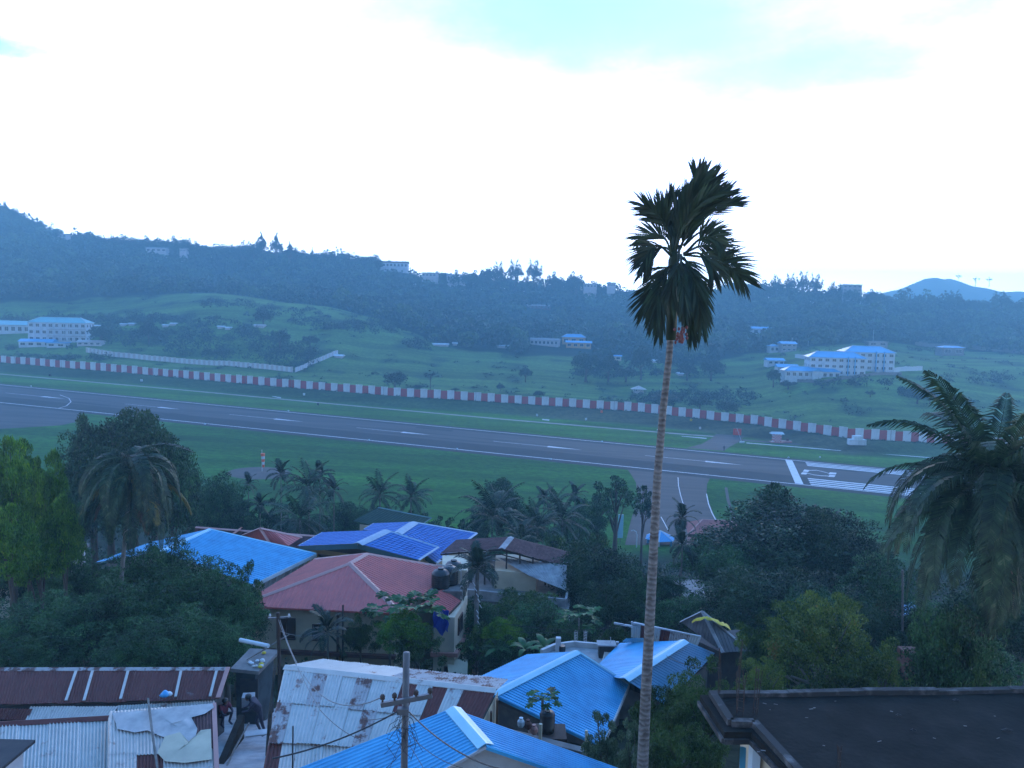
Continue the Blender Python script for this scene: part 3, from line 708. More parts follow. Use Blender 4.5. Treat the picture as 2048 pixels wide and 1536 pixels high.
def tree_proto(kind, seed, m, ncl, nleaf, leaf, aspect=.45, hang=.0, bark_=bark, trunk_r=.035, half=.32, taper=0, spires=0, **kw):
    rs = np.random.RandomState(seed); pt, out, cc = crown_pts(rs, ncl, nleaf, **kw)
    if taper:
        for q in (pt, cc): q[:, :2] *= np.clip(1.25-taper*np.clip(q[:, 2:3], 0, 1), .12, 1.3)
    if spires:          # uneven leaders, each higher towards its own axis
        for q in (pt, cc): q[:, 2] *= .78+.22*np.abs(np.sin(q[:, 0]*spires+seed)*np.cos(q[:, 1]*spires*.8+seed*2))
    # prototypes: height 1 m, crown half width = half (in height units)
    pt[:, :2] *= half; cc[:, :2] *= half
    D = unit(out*.7+rs.normal(size=out.shape)*.7-np.array([0, 0, hang]))
    V, Q = leaf_arr(pt, D, leaf*rs.uniform(.7, 1.3, nleaf), leaf*aspect*rs.uniform(.7, 1.3, nleaf), rs)
    cm = qmesh('crown_'+kind, V, Q, m)
    mb = MB(); top = Vector((rs.uniform(-.02, .02), rs.uniform(-.02, .02), kw.get('cz', .62)))
    mb.tube([(0, 0, -.04), (0.005, 0, .12), top*.6, top], [trunk_r*1.3, trunk_r, trunk_r*.75, trunk_r*.35], 7)
    for i in range(min(9, ncl)):
        c = Vector(cc[i]); st = top*rs.uniform(.45, .9); mid = lerp(st, c, .5)+Vector((0, 0, .02)); mb.tube([st, mid, c], [trunk_r*.42, trunk_r*.26, trunk_r*.1], 5, False)
    tm = mesh('trunk_'+kind, mb.v, mb.f, bark_, True)
    PROTO[kind] = (cm, tm, half)
def tree(kind, u, vtop, Y, wpx, label, cat='tree', group=None, name=None, rz=None, zbase=None):
    cm, tm, half = PROTO[kind]; x = P(u, 800, Y).x; zg = Hs(x, Y) if zbase is None else zbase
    top = P(u, vtop, Y).z; h = max(top-zg, .6)/1.0; wid = wpx/F*Y
    r = empty(name or 'broadleaf_tree', label, cat, (x, Y, zg), group, rz if rz is not None else rnd.uniform(0, 6.28))
    sx = wid/(2*half*1.0); r.scale = (sx, sx, h)
    link('trunk', tm, r); link('crown', cm, r); return r
tree_proto('dense', 1, LF['dark'], 170, 26000, .020, .5, half=.40, cz=.54, rz=.42, cl=(.24, .36), lobes=.1)
tree_proto('dense2', 2, LF['teal'], 130, 22000, .022, .45, half=.42, cz=.52, rz=.44, cl=(.2, .32), lobes=.14)
tree_proto('feather', 3, LF['teal'], 170, 24000, .024, .26, hang=.3, half=.45, cz=.52, rz=.46, cl=(.14, .26))
tree_proto('lime', 4, LF['lime'], 80, 20000, .024, .4, half=.42, cz=.68, rz=.29, cl=(.2, .32), lobes=.3)
tree_proto('olive', 5, LF['olive'], 90, 12000, .026, .42, half=.55, cz=.55, rz=.42, cl=(.13, .24), bark_=bark_pale)
tree_proto('mango', 6, LF['mid'], 70, 12000, .034, .25, hang=.5, half=.5, cz=.55, rz=.42, cl=(.16, .28))
tree_proto('spread', 7, LF['mid'], 70, 9000, .022, .45, half=.6, cz=.68, rz=.30, cl=(.14, .24), trunk_r=.03)
tree_proto('sparse', 8, LF['teal'], 34, 2600, .032, .5, half=.36, cz=.62, rz=.36, cl=(.12, .24))
tree_proto('palebush', 9, LF['pale'], 50, 6000, .04, .45, half=.6, cz=.5, rz=.48, cl=(.16, .28))
tree_proto('bush', 10, LF['mid'], 40, 4500, .045, .45, half=.6, cz=.48, rz=.48, cl=(.2, .34))
tree_proto('bushdark', 12, LF['dark'], 40, 4500, .045, .45, half=.6, cz=.48, rz=.48, cl=(.2, .34))
tree_proto('farround', 13, LF['forest'], 90, 2600, .06, .6, half=.42, cz=.5, rz=.46, cl=(.26, .4), lobes=.1, flat=.9)
tree_proto('farround2', 14, LF['forest'], 70, 2300, .06, .6, half=.45, cz=.52, rz=.44, cl=(.22, .36), lobes=.2, flat=.9)
tree_proto('farcone', 17, LF['forest'], 80, 1700, .05, .35, half=.30, cz=.5, rz=.5, cl=(.12, .26), taper=1.15)
tree_proto('farspiky', 15, LF['forest'], 60, 1700, .055, .35, half=.3, cz=.5, rz=.5, cl=(.14, .26), hang=-.4, spires=5)
tree_proto('farsparse', 16, LF['forest'], 14, 300, .07, .5, half=.3, cz=.68, rz=.28, cl=(.12, .22), trunk_r=.018)

# ------------------------------------------------------------------ palms
def frond_mesh(name, m, length, arch, droop, nl, ll, lw, seed, tiltend=0.6, vee=.35, rach=.03, early=False):
    """frond grown along +X, rising then arching down. leaflets hang"""
    rs = random.Random(seed); mb = MB(); pts = []; n = 14; ang = arch; p = Vector((0, 0, 0)); seg = length/n
    for i in range(n+1):
        pts.append(p.copy()); p = p+Vector((math.cos(ang), 0, math.sin(ang)))*seg; ang -= droop*((1.75-1.5*i/n) if early else (.35+1.3*i/n))/n
    mb.tube(pts, [rach*(1-.85*i/n)+.004 for i in range(n+1)], 5, False)
    for k in range(nl):
        t = .14+.86*k/(nl-1); i = min(int(t*n), n-1); q = lerp(pts[i], pts[i+1], t*n-i); d = (pts[i+1]-pts[i]).normalized()
        l = ll*math.sin(math.pi*min(1, (t*.86+.12)))**.6*rs.uniform(.8, 1.1)
        for sgn in (-1, 1):
            if rs.random() < .06: continue
            side = Vector((0, sgn, 0)); up = side.cross(d)*sgn; up = d.cross(Vector((0, 1, 0))) ; up = -up if up.z < 0 else up
            f_ = .45+.5*t; dirv = (side*1.0+d*f_+up*vee*(1-t)).normalized(); dv2 = (dirv*.7+Vector((0, 0, -1))*rs.uniform(.55, 1.0)*tiltend+d*.2).normalized()
            wv = d*.5*lw; a = q; b = q+dirv*l*.45; c = b+dv2*l*.55
            mb.add([a-wv*.5, a+wv*.5, b+wv, b-wv, c], [(0, 1, 2, 3), (3, 2, 4)])
    return mesh(name, mb.v, mb.f, m)
FR = {}
for i, (a, dr) in enumerate(((1.25, .9), (.85, 1.5), (.35, 1.7), (-.15, 1.35), (-.75, .7))):
    FR['coco', i] = frond_mesh('frond_coco', LF['palm'], 4.6, a, dr, 54, 1.05, .085, 20+i, tiltend=.9+.1*i)
    FR['cocofar', i] = frond_mesh('frond_far', LF['palm'], 4.2, a, dr, 22, 1.0, .15, 30+i, tiltend=.9)
    FR['areca', i] = frond_mesh('frond_areca', LF['palmdark'], 1.9, a, dr*1.1, 18, .6, .12, 40+i, tiltend=.4)
for i, (a, dr) in enumerate(((1.35, 1.7), (1.25, 2.6), (.95, 2.4), (.4, 1.9), (-.4, 1.1))):
    FR['droop', i] = frond_mesh('frond_droop', LF['palm'], 4.7, a, dr, 60, 1.05, .072, 70+i, tiltend=1.3, early=True)
FR['droop', 5] = frond_mesh('frond_yellow', LF['yellow'], 4.2, -.3, 1.2, 46, .9, .085, 61, tiltend=1.2)
FR['droop', 6] = frond_mesh('frond_dead', LF['dead'], 4.0, -.6, .9, 40, .8, .08, 62, tiltend=1.2)
FR['coco', 5] = frond_mesh('frond_yellow', LF['yellow'], 4.2, -.9, .55, 46, .9, .085, 61, tiltend=1.0)
FR['coco', 6] = frond_mesh('frond_dead', LF['dead'], 4.0, -1.05, .45, 40, .8, .08, 62, tiltend=1.1)
def palm(kind, u, vc, Y, scale, label, group=None, spec=None, lean=(0, 0), seed=0, nf=None, trunk_r=.14, name='coconut_palm', cat='palm', tm=bark_pale):
    rs = random.Random(seed*7+3); c = P(u, vc, Y); bx = c.x-lean[0]; by = Y-lean[1]; zg = Hs(bx, by)
    r = empty(name, label, cat, (bx, by, zg), group)
    top = c-Vector((bx, by, zg)); mid = Vector((top.x*.35, top.y*.35, top.z*.5))
    mb = MB().tube([(0, 0, -.3), Vector((top.x*.1, top.y*.1, top.z*.2)), mid, Vector((top.x*.75, top.y*.75, top.z*.8)), top], [trunk_r*1.35, trunk_r, trunk_r*.85, trunk_r*.8, trunk_r*.75], 9)
    link('trunk', mesh('trunk', mb.v, mb.f, tm, True), r)
    counts = spec or ([3, 5, 6, 5, 4] if nf is None else nf)
    for cls, nfr in enumerate(counts):
        for j in range(nfr):
            o = link('frond', FR[kind, cls], r); o.location = top+Vector((0, 0, .1-.06*cls))
            az = 2*math.pi*(j+.5*(cls % 2)+rs.uniform(-.25, .25))/max(nfr, 1)+cls*.9
            o.rotation_euler = (rs.uniform(-.25, .25), rs.uniform(-.12, .12), az); sc_ = scale*rs.uniform(.85, 1.1); o.scale = (sc_, sc_, sc_)
    return r, top

# ------------------------------------------------------------------ forest on the hills (one mass)
def clear_of(X, Y, front=26):
    k = np.ones(len(X), bool)
    for (bx, by, hw, dp, ef) in BLD: k &= ~((np.abs(X-bx*Y/by) < hw) & (Y > by-max(front, ef)) & (Y < by+dp))
    return k
def build_forest():
    rs = np.random.RandomState(5); n = 30000
    A = rs.uniform(-.74, .78, n); Y = np.sqrt(rs.uniform(420**2, 960**2, n)); X = A*Y
    W = np.interp(A, wa, wy); fw = forest_w(X, Y, Y-W); ok = (fw > .5) & (Y-W < 530)
    X, Y = X[ok], Y[ok]; Z = H(X, Y)
    k = (rs.rand(len(X)) < .42) & clear_of(X, Y); X, Y, Z = X[k], Y[k], Z[k]; n = len(X); print('forest', n)
    hgt = rs.uniform(5, 12, n)*(1+.45*(rs.rand(n) < .08))*(1+.25*(vnoise(X, Y, 30, 9.0) > .2)); rad = rs.uniform(3.0, 6.6, n); per = 64
    # crown surface points
    d = unit(rs.normal(size=(n, per, 3))); d[..., 2] = np.abs(d[..., 2])*np.where(rs.rand(n, per) < .8, 1, -1)
    ph = rs.uniform(0, 6.28, (n, 1)); lob = 1+.25*np.sin(np.arctan2(d[..., 1], d[..., 0])*3+ph)*np.cos(d[..., 2]*4+ph)
    pt = d*lob[..., None]*np.stack([rad, rad, hgt*.42], -1)[:, None, :]; pt += np.stack([X, Y, Z+hgt*.6], -1)[:, None, :]
    D = unit(np.cross(d, rs.normal(size=d.shape))+d*.2)
    sz = (rad[:, None]*rs.uniform(.3, .62, (n, per))).ravel()
    V, Q = leaf_arr(pt.reshape(-1, 3), D.reshape(-1, 3), sz, sz*.75, rs)
    tag(link('hillside_wood', qmesh('hillside_wood', V, Q, [LF['woods'], LF['forest'], LF['woods_light']], mi=np.repeat(rs.choice(3, n, p=[.5, .25, .25]), per))), kind='stuff')
def scrub_mass(name, n, area, hr, rr, per, m, seed, leaf=.55):
    """uncountable low growth; area(rs,n) gives x,y"""
    rs = np.random.RandomState(seed); X, Y = area(rs, n)
    if name in ('field_scrub', 'field_thicket', 'compound_wood'): kk = clear_of(X, Y, 14); X, Y = X[kk], Y[kk]
    Z = H(X, Y); n = len(X)
    hgt = rs.uniform(*hr, n); rad = rs.uniform(*rr, n)
    d = unit(rs.normal(size=(n, per, 3))); d[..., 2] = np.abs(d[..., 2])
    pt = d*np.stack([rad, rad, hgt], -1)[:, None, :]*rs.uniform(.6, 1.05, (n, per, 1))+np.stack([X, Y, Z-.05*hgt], -1)[:, None, :]
    D = unit(rs.normal(size=d.shape)+d*.5); sz = (rad[:, None]*leaf*rs.uniform(.6, 1.2, (n, per))).ravel()
    V, Q = leaf_arr(pt.reshape(-1, 3), D.reshape(-1, 3), sz, sz*.6, rs)
    return tag(link(name, qmesh(name, V, Q, m)), kind='stuff')
def area_field(rs, n):
    A = rs.uniform(-.7, .75, n); W = np.interp(A, wa, wy); Y = W+6+rs.rand(n)**1.1*330; X = A*Y
    fw = forest_w(X, Y, Y-W); pat = vnoise(X, Y, 11, 2.0)*.6+vnoise(X, Y, 5, 7.0)*.5
    k = (fw < .6) & ((pat > .26) | (rs.rand(n) < .05)); return X[k], Y[k]
def area_band(rs, n):      # belt of trees inside the left compound and by the schools
    u = rs.uniform(0, 640, n); A = np.interp(u, [0, 640], [ray(0, 700).x/ray(0, 700).y, ray(640, 700).x/ray(640, 700).y])
    W = np.interp(A, wa, wy); dlo = np.interp(u, [0, 160, 200, 590, 640], [95, 95, 68, 58, 75]); dhi = np.interp(u, [0, 180, 500, 640], [120, 130, 118, 90]); Y = W+dlo+(dhi-dlo)*rs.rand(n)
    return A*Y, Y
def area_wallfoot(rs, n):
    A = rs.uniform(-.7, .62, n); W = np.interp(A, wa, wy); Y = W+np.where(rs.rand(n) < .55, -.9-rs.rand(n)*2.5, 1+rs.rand(n)*8); return A*Y, Y
scrub_mass('wall_foot_weeds', 900, area_wallfoot, (.25, .8), (.5, 1.2), 12, LF['forest'], 35)
def area_village(rs, n):
    Y = rs.uniform(34, 150, n); u = rs.uniform(-80, 2130, n); X = (u-1024)/F*Y
    keep = np.ones(n, bool)
    for (u0, u1, y0, y1) in ((420, 960, 44, 78), (860, 1180, 50, 66), (1240, 1500, 118, 150), (1180, 1520, 28, 45), (930, 1250, 28, 42)): keep &= ~((u > u0) & (u < u1) & (Y > y0) & (Y < y1))
    return X[keep], Y[keep]
scrub_mass('undergrowth', 1500, area_village, (.6, 2.2), (.9, 2.4), 42, LF['dark'], 37, .2)

def area_spots(rs, n):
    spots = [(360, 660, 160, 22, 150), (560, 625, 90, 12, 40), (760, 655, 90, 14, 110), (640, 650, 60, 14, 50), (450, 610, 60, 6, 30), (860, 690, 50, 12, 60), (230, 640, 120, 10, 80), (1200, 735, 70, 26, 90), (1300, 730, 50, 26, 60), (1400, 740, 50, 20, 50), (1430, 800, 90, 16, 90), (1330, 800, 40, 14, 50), (1840, 790, 40, 10, 40), (1700, 770, 90, 5, 30), (1020, 695, 100, 8, 60), (1170, 690, 60, 8, 50), (100, 700, 90, 6, 50), (1560, 700, 50, 12, 40), (1950, 760, 80, 10, 30), (1290, 800, 30, 6, 20), (120, 720, 120, 4, 40), (1930, 700, 120, 6, 40)]
    X = []; Y = []
    for (u, v, a, b, k) in spots:
        for _ in range(k):
            t = rs.rand()*6.28; q = rs.rand()**.5; g = GT(u+a*q*math.cos(t), v+b*q*math.sin(t), 300, 900, 4.0); X.append(g.x); Y.append(g.y)
    return np.array(X), np.array(Y)
# ridge silhouette trees (individuals)
RG = 'trees along the skyline of the ridge'
def seg(u):
    for lim, where in ((130, 'on the steep skyline of the high left hill'), (480, 'on the skyline between the left hill and the spired conifers'), (760, 'on the skyline between the spired conifers and the hilltop house'), (970, 'on the skyline between the hilltop house and the high clump'), (1270, 'on the skyline between the high clump and the areca palm'), (1760, 'on the skyline between the areca palm and the hilltop building'), (9999, 'on the ridge in front of the far bald hill')):
        if u < lim: return 'bushy tree '+where, 'bushy trees '+where
def ridge_tree(kind, u, vtop, dist, wpx, label=None, name='ridge_tree'):
    d = ray(u, 560); al = d.x/d.y; W = float(np.interp(al, wa, wy)); Y = W+dist
    return tree(kind, u, vtop, Y, wpx, label or seg(u)[0], 'tree', seg(u)[1] if not label else None, name)
sky = [(5, 404), (20, 408), (38, 420), (55, 430), (80, 445), (100, 455), (125, 462), (150, 470), (180, 464), (200, 472), (225, 476), (250, 474), (275, 476), (300, 470), (330, 474), (352, 474), (375, 478), (395, 484), (415, 490), (435, 496), (460, 490), (490, 490), (505, 482), (600, 494), (645, 505), (665, 510), (690, 508), (740, 510), (880, 546), (905, 545), (930, 546), (950, 542), (965, 532), (1095, 545), (1110, 550), (1135, 547), (1150, 550), (1175, 560), (1195, 566), (1210, 564), (1240, 578), (1262, 584), (1440, 575), (1470, 580), (1500, 570), (1520, 565), (1690, 575), (1735, 582), (1900, 598), (1935, 602), (1960, 600), (2000, 596), (2030, 600)]
for i, (u, v) in enumerate(sky):
    ridge_tree(('farround', 'farround2')[i % 2], u+rnd.uniform(-5, 5), v+rnd.uniform(-6, 2), rnd.uniform(445, 465) if u > 560 else rnd.uniform(392, 412), rnd.uniform(28, 42))
for (u, v, wd_, lab) in ((524, 462, 34, 'spired conifer on the skyline, left one of the close pair above the grassy hill'), (553, 464, 36, 'spired conifer on the skyline, right one of the close pair above the grassy hill'), (580, 482, 34, 'short pointed tree on the skyline just right of the two spired conifers'),
    (624, 494, 24, 'small tuft-topped tree on the skyline right of the spired conifers'), (990, 512, 34, 'feathery tall tree at the left end of the high clump on the middle skyline'), (1024, 508, 42, 'broad tall casuarina in the middle of the high clump on the skyline'), (1062, 506, 40, 'tall casuarina at the right end of the high clump on the skyline'),
    (1540, 541, 30, 'wispy casuarina on the skyline right of the tall areca palm, leftmost of the row'), (1568, 536, 30, 'wispy casuarina on the right skyline, second of the row beside the areca palm'), (1592, 530, 30, 'tallest wispy casuarina of the row on the right skyline'), (1618, 536, 34, 'full-crowned casuarina at the right end of the row on the skyline'), (1655, 556, 34, 'dark tree on the skyline just left of the flat-roofed hilltop building'), (1672, 560, 30, 'tree overlapping the left edge of the flat-roofed hilltop building'),
    (1745, 576, 32, 'low tree on the skyline between the hilltop building and the far bald hill'), (1895, 572, 40, 'tall casuarina in front of the far bald hill'), (1985, 572, 46, 'broad casuarina below the three small trees of the far hill'), (2046, 574, 40, 'casuarina at the right edge of the far ridge')):
    ridge_tree('farcone' if ('conifer' in lab or 'pointed' in lab) else 'farspiky', u, v, 415 if u < 660 else 458, wd_*(1.5 if u < 590 else 1.05), lab, 'casuarina_tree')
for (u, v, wd_, lab) in ((720, 508, 46, 'round tree on the skyline left of the white hilltop house'), (745, 508, 40, 'round tree on the skyline touching the white hilltop house'), (790, 540, 34, 'small tree below the white hilltop house'), (685, 500, 34, 'thin open-crowned tree on the skyline with sky showing through'), (705, 502, 26, 'second thin open-crowned tree on the skyline with sky showing through')):
    ridge_tree('farsparse' if 'open' in lab else 'farround', u, v, 440, wd_, lab)
for (u, v, wd_, lab) in ((1899, 546, 12, 'tiny flat-topped tree on the far hill, leftmost of three'), (1933, 552, 16, 'tiny spreading tree on the far hill, middle one of three'), (1960, 553, 14, 'tiny leaning tree on the far hill, rightmost of three')):
    zb = P(u, v+20, 1795).z; tree('farsparse', u, v, 1795, wd_, lab, zbase=zb)
for (u, v, wd_, lab) in ((527, 618, 40, 'dark tree standing alone at the foot of the grassy hill'), (620, 668, 36, 'rounded tree above the corner of the white compound wall'), (560, 655, 40, 'tree inside the white compound wall near its right corner'), (300, 640, 36, 'dark tree behind the trees of the left compound'), (205, 648, 46, 'dark tree beside the left three-storey school')):
    g = GT(u, {527: 655, 620: 700, 560: 705, 300: 690, 205: 690}[u], 380)
    tree('farround', u, v, g.y, wd_, lab)
for (u, v, vb, wd_, k, lab) in ((790, 740, 783, 50, 'farround', 'round bushy tree just behind the red and white wall at mid left'), (860, 738, 780, 30, 'farsparse', 'slim tree behind the red and white wall right of the round bushy tree'), (1050, 731, 765, 30, 'farround2', 'lone small tree in the field behind the middle of the wall'), (1078, 780, 798, 24, 'farround', 'small bush behind the wall below the lone field tree'),
    (835, 768, 782, 20, 'farround', 'low bush between the two trees behind the wall'), (910, 775, 785, 20, 'farround2', 'low bush behind the wall right of the slim tree'), (1000, 765, 785, 18, 'farround2', 'tiny bush behind the middle of the wall'),
    (1170, 700, 765, 60, 'farround', 'left tree of the dark grove below the blue-roofed house on the slope'), (1215, 705, 765, 50, 'farround2', 'middle tree of the dark grove below the blue-roofed house'), (1250, 735, 765, 50, 'farround', 'right tree of the dark grove below the blue-roofed house'), (1280, 690, 760, 50, 'farround2', 'tall tree right of the dark grove, left of the areca trunk'), (1330, 700, 745, 50, 'farround', 'tree directly behind the areca trunk on the slope'),
    (1372, 722, 762, 46, 'farround2', 'tree right of the areca trunk on the slope'), (1420, 715, 762, 50, 'farround', 'tree on the slope under the right fronds of the areca palm'), (1475, 640, 690, 50, 'farround2', 'tree on the slope left of the small blue-roofed houses'), (1575, 648, 690, 46, 'farround', 'tree right of the small blue-roofed houses'), (1330, 786, 812, 60, 'farround', 'dense bush right of the tin-roofed field hut'), (1400, 790, 822, 50, 'farround2', 'bush behind the wall right of the areca trunk'), (1455, 800, 835, 50, 'farround', 'second bush behind the wall right of the areca trunk'),
    (1835, 780, 808, 46, 'farround', 'bush cluster in the right field near the coconut palm'), (1860, 782, 808, 30, 'farround2', 'smaller bush at the right of the cluster in the right field'), (1740, 780, 795, 22, 'farround2', 'low bush in the middle of the right field'), (1545, 735, 775, 30, 'farround', 'bush at the left foot of the white school compound'), (1575, 760, 780, 40, 'farround2', 'bushes on the bank below the white school wing')):
    g = GT(u, vb, 300); tree(k, u, v, g.y, wd_, lab, 'tree' if vb-v > 20 else 'bush', name='field_tree' if vb-v > 20 else 'field_bush')

# ------------------------------------------------------------------ far buildings
BLD = []
def box_house(name, label, u, v, wpx, hpx, depth_m, wallm, roofm, yaw=0, storeys=1, bays=3, rooftype='hip', roofh=None, overh=.6, Y=None, cat='house', pane=window_dark, group=None, win=True):
    """u,v = middle of the base line of the front; size in photo pixels"""
    g = GT(u, v, 150) if Y is None else Vector((P(u, v, Y).x, Y, P(u, v, Y).z))
    if Y is None: BLD.append((g.x, g.y, wpx/F*g.y/2+3, depth_m+2, 75 if ('ochre' in label or 'old white house' in label or 'brown-roofed' in label) else 0))
    w_ = wpx/F*g.y; h = hpx/F*g.y; R_ = Matrix.Rotation(yaw, 3, 'Z'); r = empty(name, label, cat, g, group)
    def L_(x, y, z): return g+R_@Vector((x, y, z))
    c = [L_(-w_/2, 0, 0), L_(w_/2, 0, 0), L_(w_/2, depth_m, 0), L_(-w_/2, depth_m, 0)]
    vv = [p-Vector((0, 0, 3 if Y is None else 12)) for p in c]+[p+Vector((0, 0, h)) for p in c]
    mk('wall', vv, [(i, (i+1) % 4, 4+(i+1) % 4, 4+i) for i in range(4)]+[(4, 5, 6, 7)], wallm, r)
    rh = roofh if roofh is not None else min(w_, depth_m)*.2
    e = [L_(x, y, h+.02) for x, y in ((-w_/2-overh, -overh), (w_/2+overh, -overh), (w_/2+overh, depth_m+overh), (-w_/2-overh, depth_m+overh))]
    if rooftype == 'hip':
        k = min(depth_m/2, w_*.45); v2 = e+[L_(-w_/2+k*.8, depth_m/2, h+rh), L_(w_/2-k*.8, depth_m/2, h+rh)]; f = [(0, 1, 5, 4), (1, 2, 5), (2, 3, 4, 5), (3, 0, 4), (3, 2, 1, 0)]
    elif rooftype == 'gable': v2 = e+[L_(-w_/2-overh, depth_m/2, h+rh), L_(w_/2+overh, depth_m/2, h+rh)]; f = [(0, 1, 5, 4), (1, 2, 5), (2, 3, 4, 5), (3, 0, 4), (3, 2, 1, 0)]
    elif rooftype == 'gablefront': v2 = e+[L_(0, -overh, h+rh), L_(0, depth_m+overh, h+rh)]; f = [(0, 1, 4), (1, 2, 5, 4), (2, 3, 5), (3, 0, 4, 5), (3, 2, 1, 0)]
    else: v2 = e+[p+Vector((0, 0, .35)) for p in e]; f = [(0, 1, 5, 4), (1, 2, 6, 5), (2, 3, 7, 6), (3, 0, 4, 7), (4, 5, 6, 7), (3, 2, 1, 0)]
    mk('roof', v2, f, roofm, r)
    if rooftype == 'hip':
        mb = MB()
        for a, b in ((0, 4), (1, 5), (4, 5)): mb.bar(v2[a]+Vector((0, 0, .1)), v2[b]+Vector((0, 0, .1)), .35, .15)
        mb.build('ridge_cap', white_paint, r)
    if win:
        sh = h/storeys
        for s in range(storeys):
            for b in range(bays):
                f0 = (b+.22)/bays; f1 = (b+.78)/bays
                window(r, c[0], c[1], f0, f1, g.z+s*sh+sh*.35, g.z+s*sh+sh*.8, pane, white_paint, .14)
        if yaw < -.1 or yaw > .1:
            a, b = (c[3], c[0]) if yaw < 0 else (c[1], c[2])
            for s in range(storeys):
                for k in range(max(1, int(depth_m/4))):
                    n_ = max(1, int(depth_m/4)); window(r, a, b, (k+.3)/n_, (k+.7)/n_, g.z+s*sh+sh*.35, g.z+s*sh+sh*.8, pane, white_paint, .14)
    return r, g, c, h, w_
def gallery(r, c, g, h, w_, storeys, f0, f1, m=white_paint):
    """balcony rails and posts on the front of a school"""
    d = (c[1]-c[0]); d.z = 0; L_ = d.length; d.normalize(); nn = Vector((d.y, -d.x, 0)); rz = math.atan2(d.y, d.x); sh = h/storeys
    for s in range(storeys):
        a = c[0]+d*L_*f0+nn*.5; b = c[0]+d*L_*f1+nn*.5; z = g.z+s*sh
        MB().box((a+b)/2+Vector((0, 0, s*sh+.6)), (L_*(f1-f0), .14, 1.0), rz).build('balcony_rail', m, r)
        MB().box((a+b)/2+Vector((0, 0, s*sh+.02))-nn*.2, (L_*(f1-f0), .8, .16), rz).build('balcony_slab', concrete, r)
    n = 7
    for k in range(n+1):
        p = c[0]+d*L_*lerp(f0, f1, k/n)+nn*.55; MB().box(p+Vector((0, 0, h/2)), (.3, .3, h), rz).build('pillar', m, r)
r, g, c, h, w_ = box_house('school_building', 'three-storey white school with pale green roof and open galleries at far left', 115, 686, 110, 40, 12, white_paint, far_green, .12, 3, 9, 'hip', 3, cat='school')
gallery(r, c, g, h, w_, 3, .34, 1.0)
box_house('assembly_hall', 'long hall with pale green roof cut by the left frame edge beside the three-storey school', 20, 668, 80, 18, 14, white_paint, far_green, 0, 1, 6, 'gable', 2.5, cat='hall')
box_house('low_annexe', 'low building with bright blue roof in front of the three-storey school', 70, 695, 62, 11, 8, white_paint, far_blue, .1, 1, 4, 'gable', 1.5, cat='annexe')
box_house('low_annexe', 'small white block with blue roof at the right corner in front of the left school', 112, 697, 36, 9, 6, white_paint, far_blue, .1, 1, 2, 'flat', cat='annexe')
box_house('low_annexe', 'long low grey-roofed shed right of the left school', 178, 692, 46, 8, 6, white_old, white_old, .1, 1, 4, 'gable', 1, cat='shed')
# right school complex
r, g, c, h, w_ = box_house('school_building', 'rear three-storey white school block with blue hipped roof on the right slope', 1738, 744, 96, 38, 14, white_paint, far_blue, -.1, 3, 7, 'hip', 3.2, cat='school')
for s_ in (.62, .78): MB().box(lerp(c[0], c[1], s_)+Vector((0, -.5, h/2+.5)), (.5, .4, h+.6)).build('pillar', far_blue, r)
r, g, c, h, w_ = box_house('school_building', 'front three-storey white school block with blue hipped roof on the right slope', 1674, 752, 108, 36, 12, white_paint, far_blue, -.12, 3, 8, 'hip', 3, cat='school')
for s_ in (.68, .8): MB().box(lerp(c[0], c[1], s_)+Vector((0, -.5, h/2+.5)), (.5, .4, h+.6)).build('pillar', far_blue, r)
r, g, c, h, w_ = box_house('school_wing', 'single-storey white wing with blue roof in front of the right school blocks', 1625, 758, 108, 15, 9, white_paint, far_blue, -.06, 1, 9, 'hip', 2.2, cat='school wing')
box_house('school_wing', 'gabled white porch room at the middle of the low blue-roofed wing', 1634, 759, 18, 15, 4, white_paint, far_blue, -.06, 1, 1, 'gablefront', 1.5, cat='school wing', win=False)
box_house('house', 'small white two-storey house with blue roof left of the right school', 1549, 706, 18, 13, 6, white_paint, far_blue, .1, 1, 2, 'hip', 1.3)
box_house('house', 'grey-walled house with blue roof behind the low school wing', 1578, 704, 30, 16, 8, conc_pale, far_blue, .05, 2, 3, 'gable', 1.5)
box_house('house', 'small white house with bright blue roof below the lone white house left of the school', 1552, 732, 34, 10, 6, white_paint, far_blue, .1, 1, 3, 'gable', 1.4)
box_house('house', 'low blue-roofed outbuilding at the left end of the school wing', 1576, 744, 40, 9, 7, white_paint, far_blue, -.05, 1, 3, 'gable', 1.6)
box_house('house', 'white house with bright blue roof on the slope under the areca fronds', 1524, 672, 38, 14, 8, white_paint, far_blue, .05, 1, 3, 'gable', 1.6)
box_house('house', 'blue-fronted little house below the bright blue roof on the right slope', 1512, 684, 20, 12, 6, far_blue, far_blue, .05, 2, 2, 'gable', 1)
box_house('house', 'pale old house left of the bright blue roof on the right slope', 1492, 664, 24, 9, 6, white_old, conc_pale, .05, 1, 2, 'hip', 1.2)
box_house('flat_house', 'unfinished flat-roofed house above the right school', 1756, 694, 38, 10, 7, conc_pale, conc_pale, 0, 1, 2, 'flat', cat='house')
box_house('house', 'concrete house with a blue roof in the cleared ground at far right', 1906, 712, 46, 16, 8, concrete, far_blue, .1, 1, 2, 'hip', 1.2)
box_house('hilltop_building', 'multi-storey flat-roofed building on the right skyline among trees', 1704, 592, 36, 22, 12, conc_pale, white_paint, -.1, 3, 4, 'flat', Y=760, cat='building')
box_house('house', 'blue-green roofed house on the skyline right of the hilltop building', 1745, 594, 24, 6, 8, conc_pale, far_blue, 0, 1, 2, 'hip', 2.2, Y=765)
